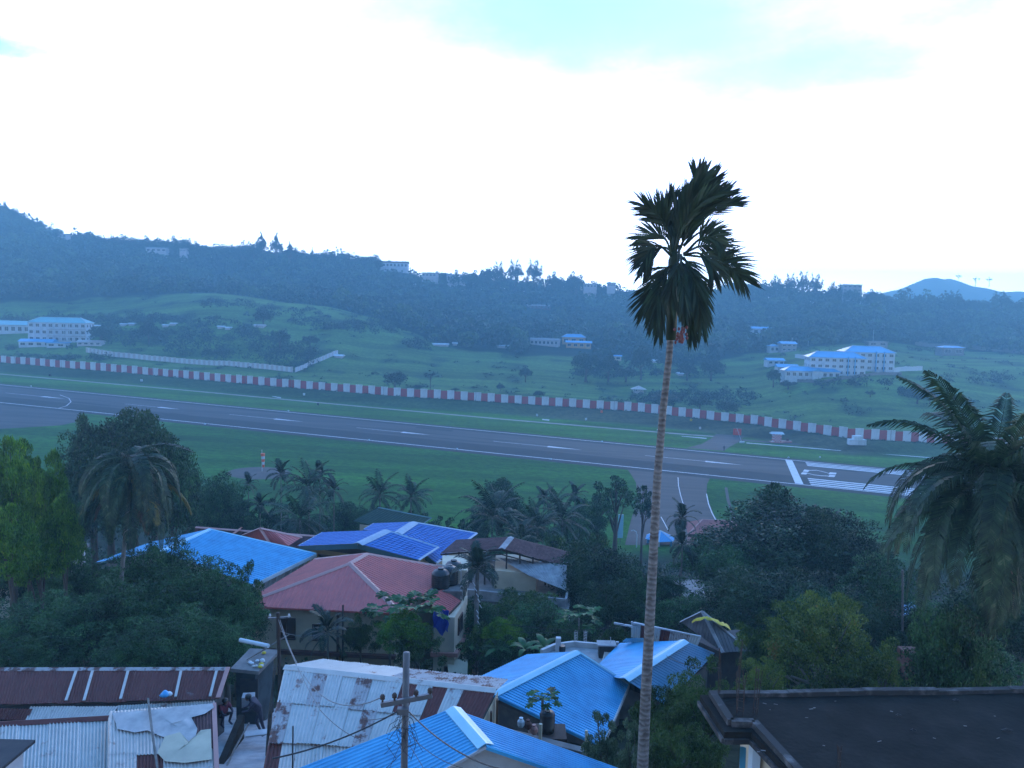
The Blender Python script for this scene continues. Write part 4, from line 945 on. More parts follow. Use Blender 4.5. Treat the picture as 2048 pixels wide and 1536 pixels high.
# mid slope
box_house('house', 'ochre house with broad bright blue hipped roof on the middle slope', 1147, 690, 46, 15, 8, ochre, far_blue, -.1, 1, 3, 'hip', 2.2)
box_house('house', 'front ochre wing with blue gable beneath the broad blue roof on the middle slope', 1157, 697, 50, 11, 6, ochre, far_blue, -.1, 1, 4, 'gable', 1.3)
box_house('house', 'old white house with grey roof and columns left of the ochre house', 1088, 692, 58, 12, 6, white_old, conc_pale, -.3, 1, 7, 'gable', 1.3)
box_house('house', 'small cream hut with blue roof alone in the slope trees', 1236, 722, 13, 9, 4, cream2, far_blue, 0, 1, 1, 'gable', .8)
box_house('house', 'long low brown-roofed house high in the wood above the ochre house', 1078, 618, 46, 6, 8, brick_red, conc_pale, 0, 1, 5, 'gable', 1.2)
box_house('hilltop_house', 'long white house with reddish roof on the skyline left of the middle', 786, 536, 58, 10, 10, white_paint, brick_red, 0, 1, 8, 'gable', 2, Y=float(np.interp(ray(786, 600).x/ray(786, 600).y, wa, wy))+452, cat='house')
for (u, v, w1, lab) in ((858, 552, 30, 'white house half hidden in ridge trees right of the long hilltop house'), (905, 556, 22, 'small white house peeping through ridge trees, left of the pair'), (935, 556, 32, 'white house peeping through ridge trees, right of the pair'), (1180, 574, 26, 'pale house on the skyline right of the high tree clump'), (118, 474, 28, 'white two-storey house in the trees of the high left hill'), (312, 502, 40, 'long white roof in the trees of the left ridge'), (365, 503, 12, 'tiny white house in the trees right of the long white roof'), (1222, 572, 16, 'small pale house at the dip of the skyline')):
    box_house('hill_house', lab, u, v+2, w1, 7, 8, white_old, conc_pale, rnd.uniform(-.2, .2), 1, 4, 'gable', 1.2, Y=float(np.interp(ray(u, 600).x/ray(u, 600).y, wa, wy))+(384 if u < 560 else 445), cat='house')
for (u, v, w1, lab) in ((882, 694, 30, 'long thin shed at the wood edge in the middle distance'), (910, 692, 8, 'tiny white shed right of the long thin shed'), (1008, 697, 24, 'flat grey roof at the wood edge behind the field'), (676, 717, 16, 'small white lorry-sized shed outside the corner of the compound wall'), (517, 656, 20, 'small white shed at the foot of the grassy hill'), (1312, 727, 16, 'small white-roofed hut left of the areca trunk'), (1362, 752, 10, 'tiny pale hut right of the areca trunk')):
    box_house('small_shed', lab, u, v, w1, 4, 4, white_old, white_paint, rnd.uniform(-.2, .2), 1, 2, 'gable', .8, cat='shed', win=False)
for (u, v, lab) in ((193, 656, 'pink hut'), (245, 654, 'pale hut'), (262, 652, 'white hut'), (330, 655, 'low hut'), (345, 652, 'tiny white hut'), (440, 658, 'small white hut'), (455, 660, 'pale roofed hut')):
    box_house('hut', lab+' in the row of small buildings behind the trees of the left compound', u, v, 10, 4, 4, white_old, white_paint, 0, 1, 1, 'gable', .6, cat='hut', win=False, group='small huts behind the left compound')
# field hut with tin roof on posts
g = GT(1277, 787, 300); r = empty('field_hut', 'open hut with pale tin roof in the field behind the wall', 'hut', g)
q = [g+Vector(p) for p in ((-4, -2.5, 2.2), (4, -2.5, 2.2), (4, 3, 2.2), (-4, 3, 2.2))]; ap = g+Vector((0, .2, 4))
mk('roof', q+[ap], [(0, 1, 4), (1, 2, 4), (2, 3, 4), (3, 0, 4)], tin_pale, r)
for p in q: MB().box(lerp(p, ap, .15)-Vector((0, 0, 1.5)), (.2, .2, 2.6)).build('post', bark, r)
MB().box(g+Vector((0, .5, .8)), (5, 3, 1.6)).build('wall', white_old, r)
# school compound walls, light poles
far_wall2('white boundary wall running right from the large school blocks', [(1770, 748), (1800, 744), (1845, 742)], 3, 2.4, [white_paint])
far_wall2('white boundary wall left of the front school block', [(1590, 716), (1620, 720), (1650, 727)], 3, 2.2, [white_paint])
far_wall2('stone retaining wall curving below the white school', [(1578, 766), (1640, 770), (1720, 756), (1800, 750)], 3, 1.4, [concrete])
far_wall2('long grey wall across the cleared ground at far right', [(1830, 690), (1920, 697), (2048, 708), (2100, 712)], 5, 3.0, [concrete])
for (u, v, hp) in ((1583, 700, 24), (1616, 692, 20), (1661, 686, 20), (1704, 682, 20), (1746, 684, 22)):
    g = GT(u, v, 300); h = hp/F*g.y; r = empty('light_pole', 'thin white pole on the field behind the right school', 'pole', g, 'white poles behind the right school')
    MB().tube([g-Vector((0, 0, .5)), g+Vector((0, 0, h))], .14, 5).build('shaft', white_paint, r); MB().box(g+Vector((0, 0, h)), (.8, .3, .25)).build('head', white_paint, r)

build_forest()
scrub_mass('field_scrub', 5200, area_field, (.6, 1.8), (.8, 2.2), 16, LF['forest'], 31)
scrub_mass('compound_wood', 330, area_band, (3.5, 7.5), (2.2, 4.2), 60, LF['forest'], 33, .35)
scrub_mass('field_thicket', 0, area_spots, (1.5, 4.2), (1.6, 3.6), 44, LF['forest'], 41, .4)
# ------------------------------------------------------------------ airfield furniture
g = GP(524, 943); h = (943-911)/F*g.y*1.12
r = empty('windsock', 'limp orange and white striped windsock on its mast beside the runway', 'windsock', g)
MB().tube([g, g+Vector((0, 0, h*1.25))], .07, 6).build('mast', white_old, r)
top = g+Vector((.25, -.1, h*1.05))
for k in range(5):
    r0 = .55-.06*k; r1 = r0-.06; z0 = top.z-k*h*.16; z1 = z0-h*.16
    MB().tube([(top.x+.03*k, top.y, z0), (top.x+.03*k+.03, top.y, z1)], [r0, r1], 10).build('sock_band', orange if k % 2 == 0 else white_paint, r)
MB().tube([g+Vector((-1.6, 0, h*1.28)), g+Vector((1.6, 0, h*1.28))], .04, 5).build('cross_arm', steel, r)
g = GT(1474, 872, 200, 600, .5); r = empty('red_sign_board', 'square red board standing on the grass in front of the wall', 'sign', g)
MB().box(g+Vector((0, 0, 1.6)), (3.2, .12, 2.5)).build('board', red_sign, r)
for (x, z, w1, h1) in ((-.6, 1.95, .22, .9), (-.15, 1.95, .22, .9), (.35, 1.95, .5, .14), (.35, 1.6, .5, .14), (.8, 1.4, .14, .6), (-.3, 1.1, 1.2, .1)): MB().box(g+Vector((x, -.08, z)), (w1, .03, h1)).build('mark', pink_cap, r)
for x in (-1.2, 1.2): MB().box(g+Vector((x, .1, .4)), (.12, .12, 1.2)).build('leg', steel, r)
g = GT(1484, 886, 200, 600, .5); r = empty('slender_mast', 'slender leaning white mast by the taxiway link beside the red board', 'mast', g)
MB().tube([g, g+Vector((-2.2, 0, 5.6))], .07, 5).build('shaft', white_paint, r); MB().box(g+Vector((0, 0, .3)), (1.6, .9, .6)).build('base', white_paint, r)
# checkered hut
g = GT(1553, 885, 200, 600, .5); r = empty('checkered_hut', 'small red and white chequered hut with white roof beside the runway end', 'hut', g)
n = 6; cw = 3.0/n
for i in range(n):
    for j in range(6):
        MB().box(g+Vector((-1.5+cw*(i+.5), 0, .3+.5*(j+.5))), (cw-.01, 1.8, .49)).build('check', red_sign if (i+j) % 2 else white_paint, r)
MB().box(g+Vector((0, .1, .05)), (4.6, 3, .5)).build('plinth', pink_cap, r)
mk('roof', [g+Vector(p) for p in ((-2.5, -1.4, 3.3), (2.5, -1.4, 3.3), (2.5, 1.6, 3.3), (-2.5, 1.6, 3.3), (-2.1, .1, 4.1), (2.1, .1, 4.1))], [(0, 1, 5, 4), (1, 2, 5), (2, 3, 4, 5), (3, 0, 4), (0, 3, 2, 1)], white_paint, r)
g = GT(1573, 885, 200, 600, .5); r = empty('equipment_plinth', 'low pink equipment plinth right of the chequered hut', 'plinth', g)
MB().box(g+Vector((0, 0, .3)), (3.6, 1.8, .6)).build('base', pink_cap, r); MB().box(g+Vector((.3, 0, 1.0)), (.8, .6, 1)).build('cabinet', brick_red, r); MB().tube([g+Vector((-.8, 0, .5)), g+Vector((-.8, 0, 2.2))], .05, 5).build('mast', steel, r)
g = GT(1713, 890, 200, 600, .5); r = empty('white_shelter', 'low white block shelter in front of the wall near the right palm', 'shelter', g)
MB().box(g+Vector((0, 0, .95)), (6.2, 2.4, 1.9)).build('wall', wall_white, r); MB().box(g+Vector((.2, .2, 2.6)), (3.2, 2.2, 1.4)).build('upper_block', wall_white, r); MB().box(g+Vector((0, 0, 1.95)), (6.4, 2.6, .12)).build('coping', white_paint, r)
for (u, v, m_, lab) in ((636, 812, dark_gap, 'small dark cabinet on the grass beyond the runway at mid left'), (283, 765, white_paint, 'small white marker box beside the perimeter track at far left'), (608, 793, white_paint, 'small white marker box beside the perimeter track at mid left'), (1074, 834, white_paint, 'white marker box by the drain at the middle'), (1172, 842, white_paint, 'white marker post by the drain left of the areca trunk'), (1400, 860, white_old, 'white marker post near the red board'), (1382, 844, yellow, 'small yellow marker on the bank right of the areca trunk'), (1203, 828, orange, 'small orange cone on the bank in front of the wall'), (1472, 1022, yellow, 'yellow flag board on the grass beside the near taxiway'), (100, 754, dark_gap, 'small dark cabinet by the far left track')):
    g = GT(u, v, 150, 600, .5); k = .028*g.y/10; r = empty('field_marker', lab, 'marker', g)
    MB().box(g+Vector((0, 0, k*.55+.3)), (k*.9, k*.5, k)).build('box', m_, r); MB().tube([g, g+Vector((0, 0, k*.5))], .06, 5).build('post', steel, r)
for i, (u, v) in enumerate(((62, 773), (577, 822.5), (1204, 884), (1577, 916), (410, 849), (738, 881.5), (914, 899), (1102, 919.5), (1640, 915))):
    g = GP(u, v); r = empty('runway_light', 'small white light fitting on the edge of the runway', 'light', g, 'edge lights of the runway')
    MB().lathe(g, [(.35, 0), (.35, .15), (.2, .4), (.05, .5)], 8).build('fitting', white_paint, r)
sheet('drain', linepix([(1000, 816), (900, 808), (700, 795), (400, 772)], .5), earth_dark, .03, kind='structure')

# ------------------------------------------------------------------ people
def person(label, g, joints, rad, top_m, low_m, face=0, name='person'):
    """joints dict in metres relative to g"""
    r = empty(name, label, 'person', g, rz=face)
    J = list(joints.keys()); E = [('pelvis', 'chest'), ('chest', 'neck'), ('neck', 'head'), ('head', 'crown')]
    for s in 'LR': E += [('chest', 'sh'+s), ('sh'+s, 'el'+s), ('el'+s, 'ha'+s), ('pelvis', 'hip'+s), ('hip'+s, 'kn'+s), ('kn'+s, 'an'+s), ('an'+s, 'to'+s)]
    me = bpy.data.meshes.new('body'); me.from_pydata([joints[j] for j in J], [(J.index(a), J.index(b)) for a, b in E], []); me.update()
    o = link('body', me, r); me.materials.append(low_m)
    mod = o.modifiers.new('skin', 'SKIN')
    for i, j in enumerate(J):
        q = me.skin_vertices[0].data[i]; rr = rad.get(j, rad.get(j[:-1], .05)); q.radius = (rr, rr); q.use_root = (j == 'pelvis')
    o.modifiers.new('sub', 'SUBSURF').levels = 1; o.modifiers['sub'].render_levels = 1
    # clothing shell: torso + sleeves
    sub = ['pelvis', 'chest', 'neck2', 'shL', 'shR', 'm1', 'm2']; jj = dict(joints); jj['neck2'] = tuple(lerp(Vector(jj['chest']), Vector(jj['neck']), .6)); jj['m1'] = tuple(lerp(Vector(jj['shL']), Vector(jj['elL']), .6)); jj['m2'] = tuple(lerp(Vector(jj['shR']), Vector(jj['elR']), .6))
    me = bpy.data.meshes.new('shirt'); me.from_pydata([jj[j] for j in sub], [(0, 1), (1, 2), (1, 3), (1, 4), (3, 5), (4, 6)], []); me.update(); me.materials.append(top_m)
    s = link('shirt', me, r); s.modifiers.new('skin', 'SKIN')
    for i, rr in enumerate((.165, .165, .07, .085, .085, .065, .065)): me.skin_vertices[0].data[i].radius = (rr, rr); me.skin_vertices[0].data[i].use_root = (i == 0)
    s.modifiers.new('sub', 'SUBSURF').levels = 1
    hd = Vector(joints['head']); mb = MB().lathe(hd+Vector((0, .015, -.02)), [(.1, 0), (.115, .06), (.1, .12), (.05, .155)], 10); v = [p for p in mb.v]
    link('hair', mesh('hair', v, mb.f, hair_m, True), r)
    mb = MB().lathe(hd+Vector((0, -.01, -.1)), [(.04, 0), (.075, .05), (.09, .12), (.085, .17), (.04, .2)], 10); link('head', mesh('head', mb.v, mb.f, skin, True), r)
    return r
RAD = dict(pelvis=.14, chest=.14, neck=.05, head=.075, crown=.06, sh=.06, el=.042, ha=.035, hip=.09, kn=.06, an=.04, to=.035)
stand = dict(pelvis=(0, 0, .9), chest=(0, 0, 1.3), neck=(0, 0, 1.47), head=(0, -.02, 1.58), crown=(0, -.01, 1.7), shL=(-.18, 0, 1.4), elL=(-.24, 0, 1.12), haL=(-.22, -.08, .86), shR=(.18, 0, 1.4), elR=(.24, 0, 1.12), haR=(.22, -.08, .86), hipL=(-.09, 0, .86), knL=(-.11, -.03, .48), anL=(-.13, .02, .08), toL=(-.14, -.15, .03), hipR=(.09, 0, .86), knR=(.11, -.03, .48), anR=(.13, .02, .08), toR=(.14, -.15, .03))
crouch = dict(pelvis=(0, .12, .3), chest=(0, -.05, .66), neck=(0, -.1, .8), head=(0, -.14, .9), crown=(0, -.14, 1.0), shL=(-.17, -.06, .74), elL=(-.2, -.28, .55), haL=(-.1, -.42, .5), shR=(.17, -.06, .74), elR=(.2, -.28, .55), haR=(.1, -.42, .5), hipL=(-.1, .1, .3), knL=(-.17, -.28, .46), anL=(-.16, -.12, .08), toL=(-.17, -.32, .03), hipR=(.1, .1, .3), knR=(.17, -.28, .46), anR=(.16, -.12, .08), toR=(.17, -.32, .03))
bend = dict(stand); bend.update(chest=(0, -.22, 1.22), neck=(0, -.32, 1.34), head=(0, -.4, 1.42), crown=(0, -.44, 1.53), shL=(-.18, -.22, 1.28), elL=(-.22, -.38, 1.03), haL=(-.12, -.6, .98), shR=(.18, -.22, 1.28), elR=(.22, -.38, 1.03), haR=(.12, -.6, .98), knL=(-.12, -.14, .48), knR=(.12, .08, .46), anR=(.13, .2, .08), toR=(.14, .05, .03))
person('person in dark clothes standing on the taxiway link beside the runway', GP(1448, 902), stand, RAD, cloth_dark, cloth_dark).scale = (1.15, 1.15, 1.15)

# ================================================================== village
def quad_roof(parent, A, B, Cc, D, m, pitch=.2, amp=.025, name='roof_face', rows=1):
    v, f = corr(A, B, Cc, D, pitch, amp, rows=rows); return mk(name, v, f, m, parent)
def clip_roof(parent, poly, e0, e1, m, pitch=.2, amp=.025, name='roof_face'):
    v, f = corr_clip(poly, e0, e1, pitch, amp); return mk(name, v, f, m, parent)
def sheets(parent, A, B, Cc, D, nx, ny, mats, pitch=.09, amp=.018, ov=.04, seed=0, names='roof_sheet', skip=()):
    """A-B ridge, D-C eave; separate overlapping sheets"""
    A, B, Cc, D = map(Vector, (A, B, Cc, D)); rs = random.Random(seed); n = (B-A).cross(D-A).normalized(); n = -n if n.z < 0 else n
    def pt(s, t): return lerp(lerp(A, B, s), lerp(D, Cc, s), t)
    for j in range(ny):
        for i in range(nx):
            if (i, j) in skip: continue
            m = mats(i, j, rs) if callable(mats) else mats
            lift = n*(.012*((i+j) % 2)+rs.uniform(0, .008)+.02*(ny-1-j))
            s0 = i/nx; s1 = (i+1)/nx+ov/nx; t0 = max(0, j/ny-.02); t1 = (j+1)/ny+rs.uniform(0, .03)
            s1 = min(s1, 1.01)
            v, f = corr(pt(s0, t0)+lift, pt(s1, t0)+lift, pt(s1, t1)+lift, pt(s0, t1)+lift, pitch, amp, prof='sin')
            mk(names, v, f, m, parent)
def pick(*mw):
    def f(i, j, rs):
        x = rs.random()*sum(w_ for _, w_ in mw)
        for m, w_ in mw:
            x -= w_
            if x <= 0: return m
        return mw[0][0]
    return f
# ---- pink hip-roofed house
r = empty('pink_roofed_house', 'cream two-storey house with a large dull pink hipped metal roof', 'house', (-11, 46, Hs(-11, 46)))
Ze = 32.4
C0 = PZ(476, 1211, Ze); C1 = PZ(803, 1227, Ze); C3 = PZ(630, 1118, Ze); C2 = PZ(908, 1137, Ze)
R0 = PZ(700, 1126, 33.85); R1 = PZ(734, 1107, 33.85)
clip_roof(r, [C0, C1, R0], C0, C1, pink_roof, .26); clip_roof(r, [C3, C0, R0, R1], C3, C0, pink_roof, .26)
clip_roof(r, [C1, C2, R1, R0], C1, C2, pink_roof, .26, .035); clip_roof(r, [C2, C3, R1], C2, C3, pink_roof, .26)
for a, b in ((R0, C0), (R0, C1), (R1, C2), (R1, C3), (R0, R1)): cap(a, b, .42, pink_cap, r)
E0 = PZ(850, 1204, Ze+.03); E1 = PZ(899, 1225, Ze-.5); E2 = PZ(921, 1202, Ze-.5); E3 = PZ(884, 1178, Ze+.03)
quad_roof(r, E0, E3, E2, E1, pink_roof, .26, .035, 'side_roof'); fascia(E1, E2, .14, win_brown, r)
for a, b in ((C0, C1), (C1, E0)): fascia(a, b, .1, pink_roof, r)
zg = 26.5
q = walls(r, [C0, C1, C2, C3], zg, cream, .7)
a, b, c_, d_ = q
mb = MB(); 
for zz in (29.6,): mb.bar((a.x-.1, a.y-.12, zz), (b.x+.06, b.y-.12, zz), .3, .22); mb.build('floor_band', brick_red, r)
L_ = (b-a).length
def fracx(u, v): p = PZ(u, v, 31); return max(0, min(1, (p-a).dot((b-a).normalized())/L_))
for (u0, u1, z0, z1, pm) in ((568, 604, 30.35, 31.6, win_brown), (708, 742, 30.35, 31.2, win_brown), (640, 662, 30.35, 31.3, window_dark)):
    window(r, a, b, fracx(u0, 1240), fracx(u1, 1240), z0, z1, pm, win_brown, .07)
for f0 in (.2, .5, .78): window(r, a, b, f0, f0+.1, 27.4, 28.6, window_dark, win_brown, .07)
# projecting side bay
s0 = PZ(868, 1214, 31.6); s1 = PZ(916, 1214, 31.3)
bay = [Vector((b.x-.1, b.y+.2, 0)), Vector((s1.x-.15, 44.9, 0)), Vector((s1.x+.3, 47.6, 0)), Vector((c_.x+.3, c_.y-1, 0))]
bx0 = P(868, 1250, 46.2).x; bx1 = P(930, 1250, 47.2).x
bay = [(bx0, 46.0), (bx1-.55, 46.0), (bx1, 49.6), (bx0, 49.6)]
MB().prism(bay, zg, 31.75).build('side_bay', cream2, r)
MB().prism([(bx0-.15, 45.85), (bx1-.35, 45.85), (bx1+.15, 49.8), (bx0-.15, 49.8)], 29.35, 29.6).build('floor_band', pink_cap, r)
A_ = Vector((bx1-.55, 46, 0)); B_ = Vector((bx1, 49.6, 0))
window(r, A_, B_, .25, .55, 30.3, 31.3, window_dark, win_brown, .06); window(r, A_, B_, .2, .5, 27.4, 28.7, window_dark, win_brown, .06)
window(r, (bx0, 46, 0), A_, .55, .9, 27.3, 28.7, window_dark, win_brown, .06)
aw = Vector((bx1-.3, 46.3, 29.0)); v = [aw+Vector(p) for p in ((-.7, 0, .0), (.5, .2, 0), (.7, -.8, -.45), (-.5, -1.0, -.45))]
mk('window_awning', v+[p-Vector((0, 0, .06)) for p in v], [(0, 1, 2, 3), (7, 6, 5, 4), (0, 4, 5, 1), (1, 5, 6, 2), (2, 6, 7, 3), (3, 7, 4, 0)], cream2, r)
for x in (fracx(690, 1240), ): p = lerp(a, b, x); MB().tube([(p.x, p.y-.1, zg), (p.x, p.y-.1, 32.1)], .07, 6).build('drain_pipe', win_brown, r)
# upper rear block with tank platform
pl0 = P(858, 1168, 49.5); pz = P(880, 1172, 49.5).z
MB().prism([(pl0.x, 48.6), (P(925, 1170, 48.6).x, 48.6), (P(930, 1170, 52).x, 52), (pl0.x+.2, 52)], 31.8, pz).build('tank_platform', concrete, r)
MB().prism([(P(884, 1170, 50).x, 50), (P(933, 1170, 50).x, 50), (P(935, 1170, 53).x, 53), (P(884, 1170, 53).x, 53)], zg, pz+.9).build('stair_block', cream2, r)
for i, (u, v, d, lab) in enumerate(((881, 1168, 49.3, 'black plastic water tank on the pink-roofed house, front left one'), (898, 1166, 50.0, 'black plastic water tank on the pink-roofed house, behind and right of the front one'), (907, 1160, 51, 'black plastic water tank on the pink-roofed house, rearmost'))):
    p = P(u, v, d); p.z = pz; t = empty('water_tank', lab, 'water tank', p)
    R_ = .56; prof = [(R_, 0)]
    for k in range(6): prof += [(R_, .12+k*.14), (R_+.03, .15+k*.14), (R_, .2+k*.14)]
    prof += [(R_*.8, 1.08), (R_*.35, 1.18)]
    MB().lathe(p, prof, 18).build('barrel', black_plastic, t, True); MB().lathe(p+Vector((0, 0, 1.17)), [(.2, 0), (.2, .08), (.1, .1)], 12).build('lid', black_plastic, t)
pp = empty('water_pipes', 'pale pipes running over the black water tanks', 'pipe', P(880, 1130, 49)+Vector((0, 0, 0)))
MB().tube([P(872, 1128, 49), P(905, 1134, 49.4), P(925, 1140, 49.2)], .03, 5).build('pipe', white_old, pp); MB().tube([P(905, 1134, 49.4), P(922, 1142, 48.8), P(922, 1198, 48.6)], .03, 5).build('pipe', white_old, pp)
# blue tarp on the side bay
p0 = P(867, 1213, 45.6); v = []; f = []
for j in range(9):
    for i in range(9): q_ = lerp(P(867, 1213, 45.5), P(897, 1222, 45.5), i/8); q_ = q_+Vector((math.sin(j*1.3+i)*.04, math.sin(i*1.9+j*.8)*.09, -1.45*j/8*(1-.15*math.sin(i*1.1)))); v.append(q_)
for j in range(8):
    for i in range(8): f.append((j*9+i, j*9+i+1, j*9+i+10, j*9+i+9))
tag(mk('blue_tarpaulin', v, f, tarp_blue, None, True), 'crumpled deep blue tarpaulin hanging on the balcony of the pink-roofed house', 'tarpaulin')
# ---- bright blue roofed house on the left
r = empty('blue_roofed_house', 'long house with bright blue ribbed roof and white gutter behind the left trees', 'house', (-20, 58, Hs(-20, 58)))
EA = PZ(632, 1107, 30.7); EB = PZ(505, 1169, 30.7); RA = PZ(419, 1058, 32.6); RB = PZ(318, 1103, 32.6); LA = PZ(300, 1085, 30.8); LB = PZ(190, 1125, 30.8)
quad_roof(r, RA, RB, EB, EA, blue_roof, .3, .045); quad_roof(r, RB, RA, LA, LB, blue_roof, .3, .03)
cap(RA, RB, .5, blue_cap, r); cap(RA, EA, .35, blue_cap, r, 'verge_cap'); fascia(EA, EB, .25, white_paint, r, .12, 'gutter'); fascia(RA, EA, .2, teal_trim, r)
walls(r, [EA, EB, LB, LA], 24, conc_pale, .8)
for k in range(9): p = lerp(EA, EB, (k+.5)/9); MB().tube([p-Vector((.5, 0, 1.6)), p-Vector((.1, 0, .25))], .05, 5).build('bracket', white_old, r)
# ---- red roofs at far left of that
r = empty('red_roofed_house', 'low house with dull red hipped roofs and pale ridges behind the blue roof', 'house', (-20, 74, Hs(-20, 74)))
z = 30.6
qa = [PZ(392, 1054, z+.4), PZ(648, 1073, z+.1), PZ(606, 1100, z-.6), PZ(384, 1078, z-.6)]
quad_roof(r, qa[0], qa[1], qa[2], qa[3], tin_maroon, .3, .03); cap(qa[0], qa[1], .4, pink_cap, r)
apx = PZ(521, 1056, z+1.2); rdg = PZ(519, 1056.5, z+1.2); hl = PZ(486, 1070, z+.1); hb = PZ(542, 1087, z); hr_ = PZ(604, 1074, z+.1); hb2 = PZ(577, 1092, z)
clip_roof(r, [apx, hl, hb], hl, hb, pink_roof, .3); quad_roof(r, apx, lerp(apx, hr_, .3), hb2, hb, pink_roof, .3, .03); clip_roof(r, [lerp(apx, hr_, .3), hr_, hb2], hr_, hb2, pink_roof, .3)
for a, b in ((apx, hl), (apx, hb), (apx, hr_)): cap(a, b, .45, pink_cap, r)
cap(PZ(482, 1056, z+.6), PZ(462, 1070, z), .7, pink_cap, r)
walls(r, [qa[0], qa[1], qa[2], qa[3]], 22, cream, .8, top=z-.7)
# pinkish roof at left edge
r = empty('pink_roofed_shed', 'small house with pink corrugated roof at the left edge under the bamboo-like tree', 'house', (-30, 55, Hs(-30, 55)))
A_, B_, C_, D_ = PZ(-40, 1100, 31), PZ(88, 1098, 31), PZ(80, 1128, 30.3), PZ(-40, 1152, 30.3)
quad_roof(r, A_, B_, C_, D_, pink_roof, .45, .06); walls(r, [A_, B_, C_, D_], 25, cream2, .5, top=30.2); fascia(C_, D_, .15, win_brown, r)
r = empty('white_walled_house', 'white wall of a house glimpsed under the drooping coconut palm at left', 'house', (-27, 53, Hs(-27, 53)))
a = P(82, 1170, 52); MB().prism([(a.x, 52), (a.x+1.5, 52.2), (a.x+1.4, 55), (a.x-.2, 55)], 25, P(82, 1120, 52).z).build('wall', white_old, r); MB().prism([(a.x-.2, 51.8), (a.x+1.7, 52.0), (a.x+1.6, 55.2), (a.x-.4, 55.2)], P(82, 1120, 52).z, P(82, 1117, 52).z+.1).build('roof', concrete, r)
# ---- twin dark blue tiled roofs
def gable_house(label, RN, RF, LN, LF_, EN, EF, zr, zl, ze, m, capm, zg, name='tiled_roof_house', trim=teal_trim, wall=cream, tiles=True):
    RN, RF = PZ(*RN, zr), PZ(*RF, zr); LN, LF_ = PZ(*LN, zl), PZ(*LF_, zl); EN, EF = PZ(*EN, ze), PZ(*EF, ze)
    r = empty(name, label, 'house', (RN.x, RN.y, Hs(RN.x, RN.y)))
    def tiled(A, B, Cc, D, nm):
        n = (B-A).cross(D-A).normalized(); n = -n if n.z < 0 else n; rows = 11
        for k in range(rows):          # courses of pressed tiles, one long step each
            t0, t1 = k/rows, (k+1)/rows
            v, f = corr(lerp(A, D, t0), lerp(B, Cc, t0), lerp(B, Cc, t1)+n*.025, lerp(A, D, t1)+n*.025, .42, .03); mk('tile_course', v, f, m, r)
    tiled(RF, RN, EN, EF, 'r'); tiled(RN, RF, LF_, LN, 'l')
    cap(RN, RF, .9, capm, r)
    for a, b in ((RN, EN), (RN, LN)): fascia(a-Vector((0, 0, .02)), b-Vector((0, 0, .02)), .38, trim, r)
    cap(RF, EF, .3, capm, r, 'verge_cap'); cap(EN, EF, .3, capm, r, 'eave_cap')
    cap(LN, LF_, .25, capm, r, 'eave_cap')
    pts = [LN, EN, EF, LF_]; c = sum(pts, Vector())/4; q = [p+(c-p)*.12 for p in pts]
    v = [Vector((p.x, p.y, zg)) for p in q]+[Vector((p.x, p.y, min(ze, zl)-.1)) for p in q]
    f = [(i, (i+1) % 4, 4+(i+1) % 4, 4+i) for i in range(4)]; mk('wall', v, f, wall, r)
    n1 = lerp(RN, RF, .1); mk('gable', [v[4], v[5], Vector((n1.x, n1.y, n1.z-.25))], [(0, 1, 2)], brown_wood, r)
    for f0 in (.12, .4, .66): window(r, q[0], q[1], f0, f0+.16, zg+5.2, zg+6.5, window_dark, brown_wood, .1)
    return r, q
gable_house('rear one of the two overlapping houses with dark blue tiled roofs', (794, 1066), (827, 1044), (727, 1059), (748, 1047), (872, 1126), (953, 1066), 31.9, 30.5, 30.2, tile_blue, pale_cap, 23.5)
r, q = gable_house('front one of the two overlapping houses with dark blue tiled roofs', (715, 1087), (773, 1060), (597, 1092), (645, 1065), (836, 1120), (876, 1094), 32.4, 30.8, 31.1, tile_blue, pale_cap, 23.8, wall=ochre)
# ---- green roof behind
r = empty('green_roofed_house', 'house with plain dark green sheet roof behind the tiled blue roofs', 'house', (-14, 80, Hs(-14, 80)))
A_, B_, C_, D_ = PZ(757, 1015, 29.4), PZ(863, 1036, 29.4), PZ(820, 1066, 27.6), PZ(706, 1042, 27.6)
quad_roof(r, A_, B_, C_, D_, green_roof, .4, .03); cap(A_, B_, .3, green_roof, r); cap(B_, C_, .25, pale_cap, r, 'verge_cap'); walls(r, [A_, B_, C_, D_], 20, cream, .9, top=27.4)
# ---- maroon open-sided roof
r = empty('maroon_roofed_house', 'pale walled house under an open-sided maroon corrugated roof on steel posts', 'house', (2, 58, Hs(2, 58)))
RN = PZ(1003, 1097, 32.6); RF = PZ(1022, 1074, 32.6); LN = PZ(881, 1107, 31.6); LF_ = PZ(912, 1080, 31.6); EN = PZ(1123, 1130, 31.2); EF = PZ(1141, 1104, 31.2)
quad_roof(r, RN, RF, LF_, LN, tin_maroon, .25, .035); quad_roof(r, RF, RN, EN, EF, tin_maroon, .25, .035); cap(RN, RF, .5, conc_pale, r)
pf = 29.6
for a, b in ((LN, RN), (RN, EN)):
    for k in range(4 if a is LN else 5):
        p = lerp(a, b, (k+.4)/(4.6)); MB().box((p.x, p.y+.2, (p.z+pf)/2), (.12, .12, p.z-pf)).build('post', iron, r)
    MB().bar(a-Vector((0, -.2, .15)), b-Vector((0, -.2, .15)), .1, .12).build('beam', iron, r); 
    MB().bar(Vector((a.x, a.y+.2, a.z-.5)), Vector((b.x, b.y+.2, b.z-.5)), .06, .08).build('beam', iron, r)
x0 = P(905, 1160, 56).x; x1 = P(1128, 1160, 56).x
MB().prism([(x0, 55.2), (x1, 53.5), (x1+1, 62), (x0+.5, 62)], 24, 29.5).build('wall', conc_pale, r)
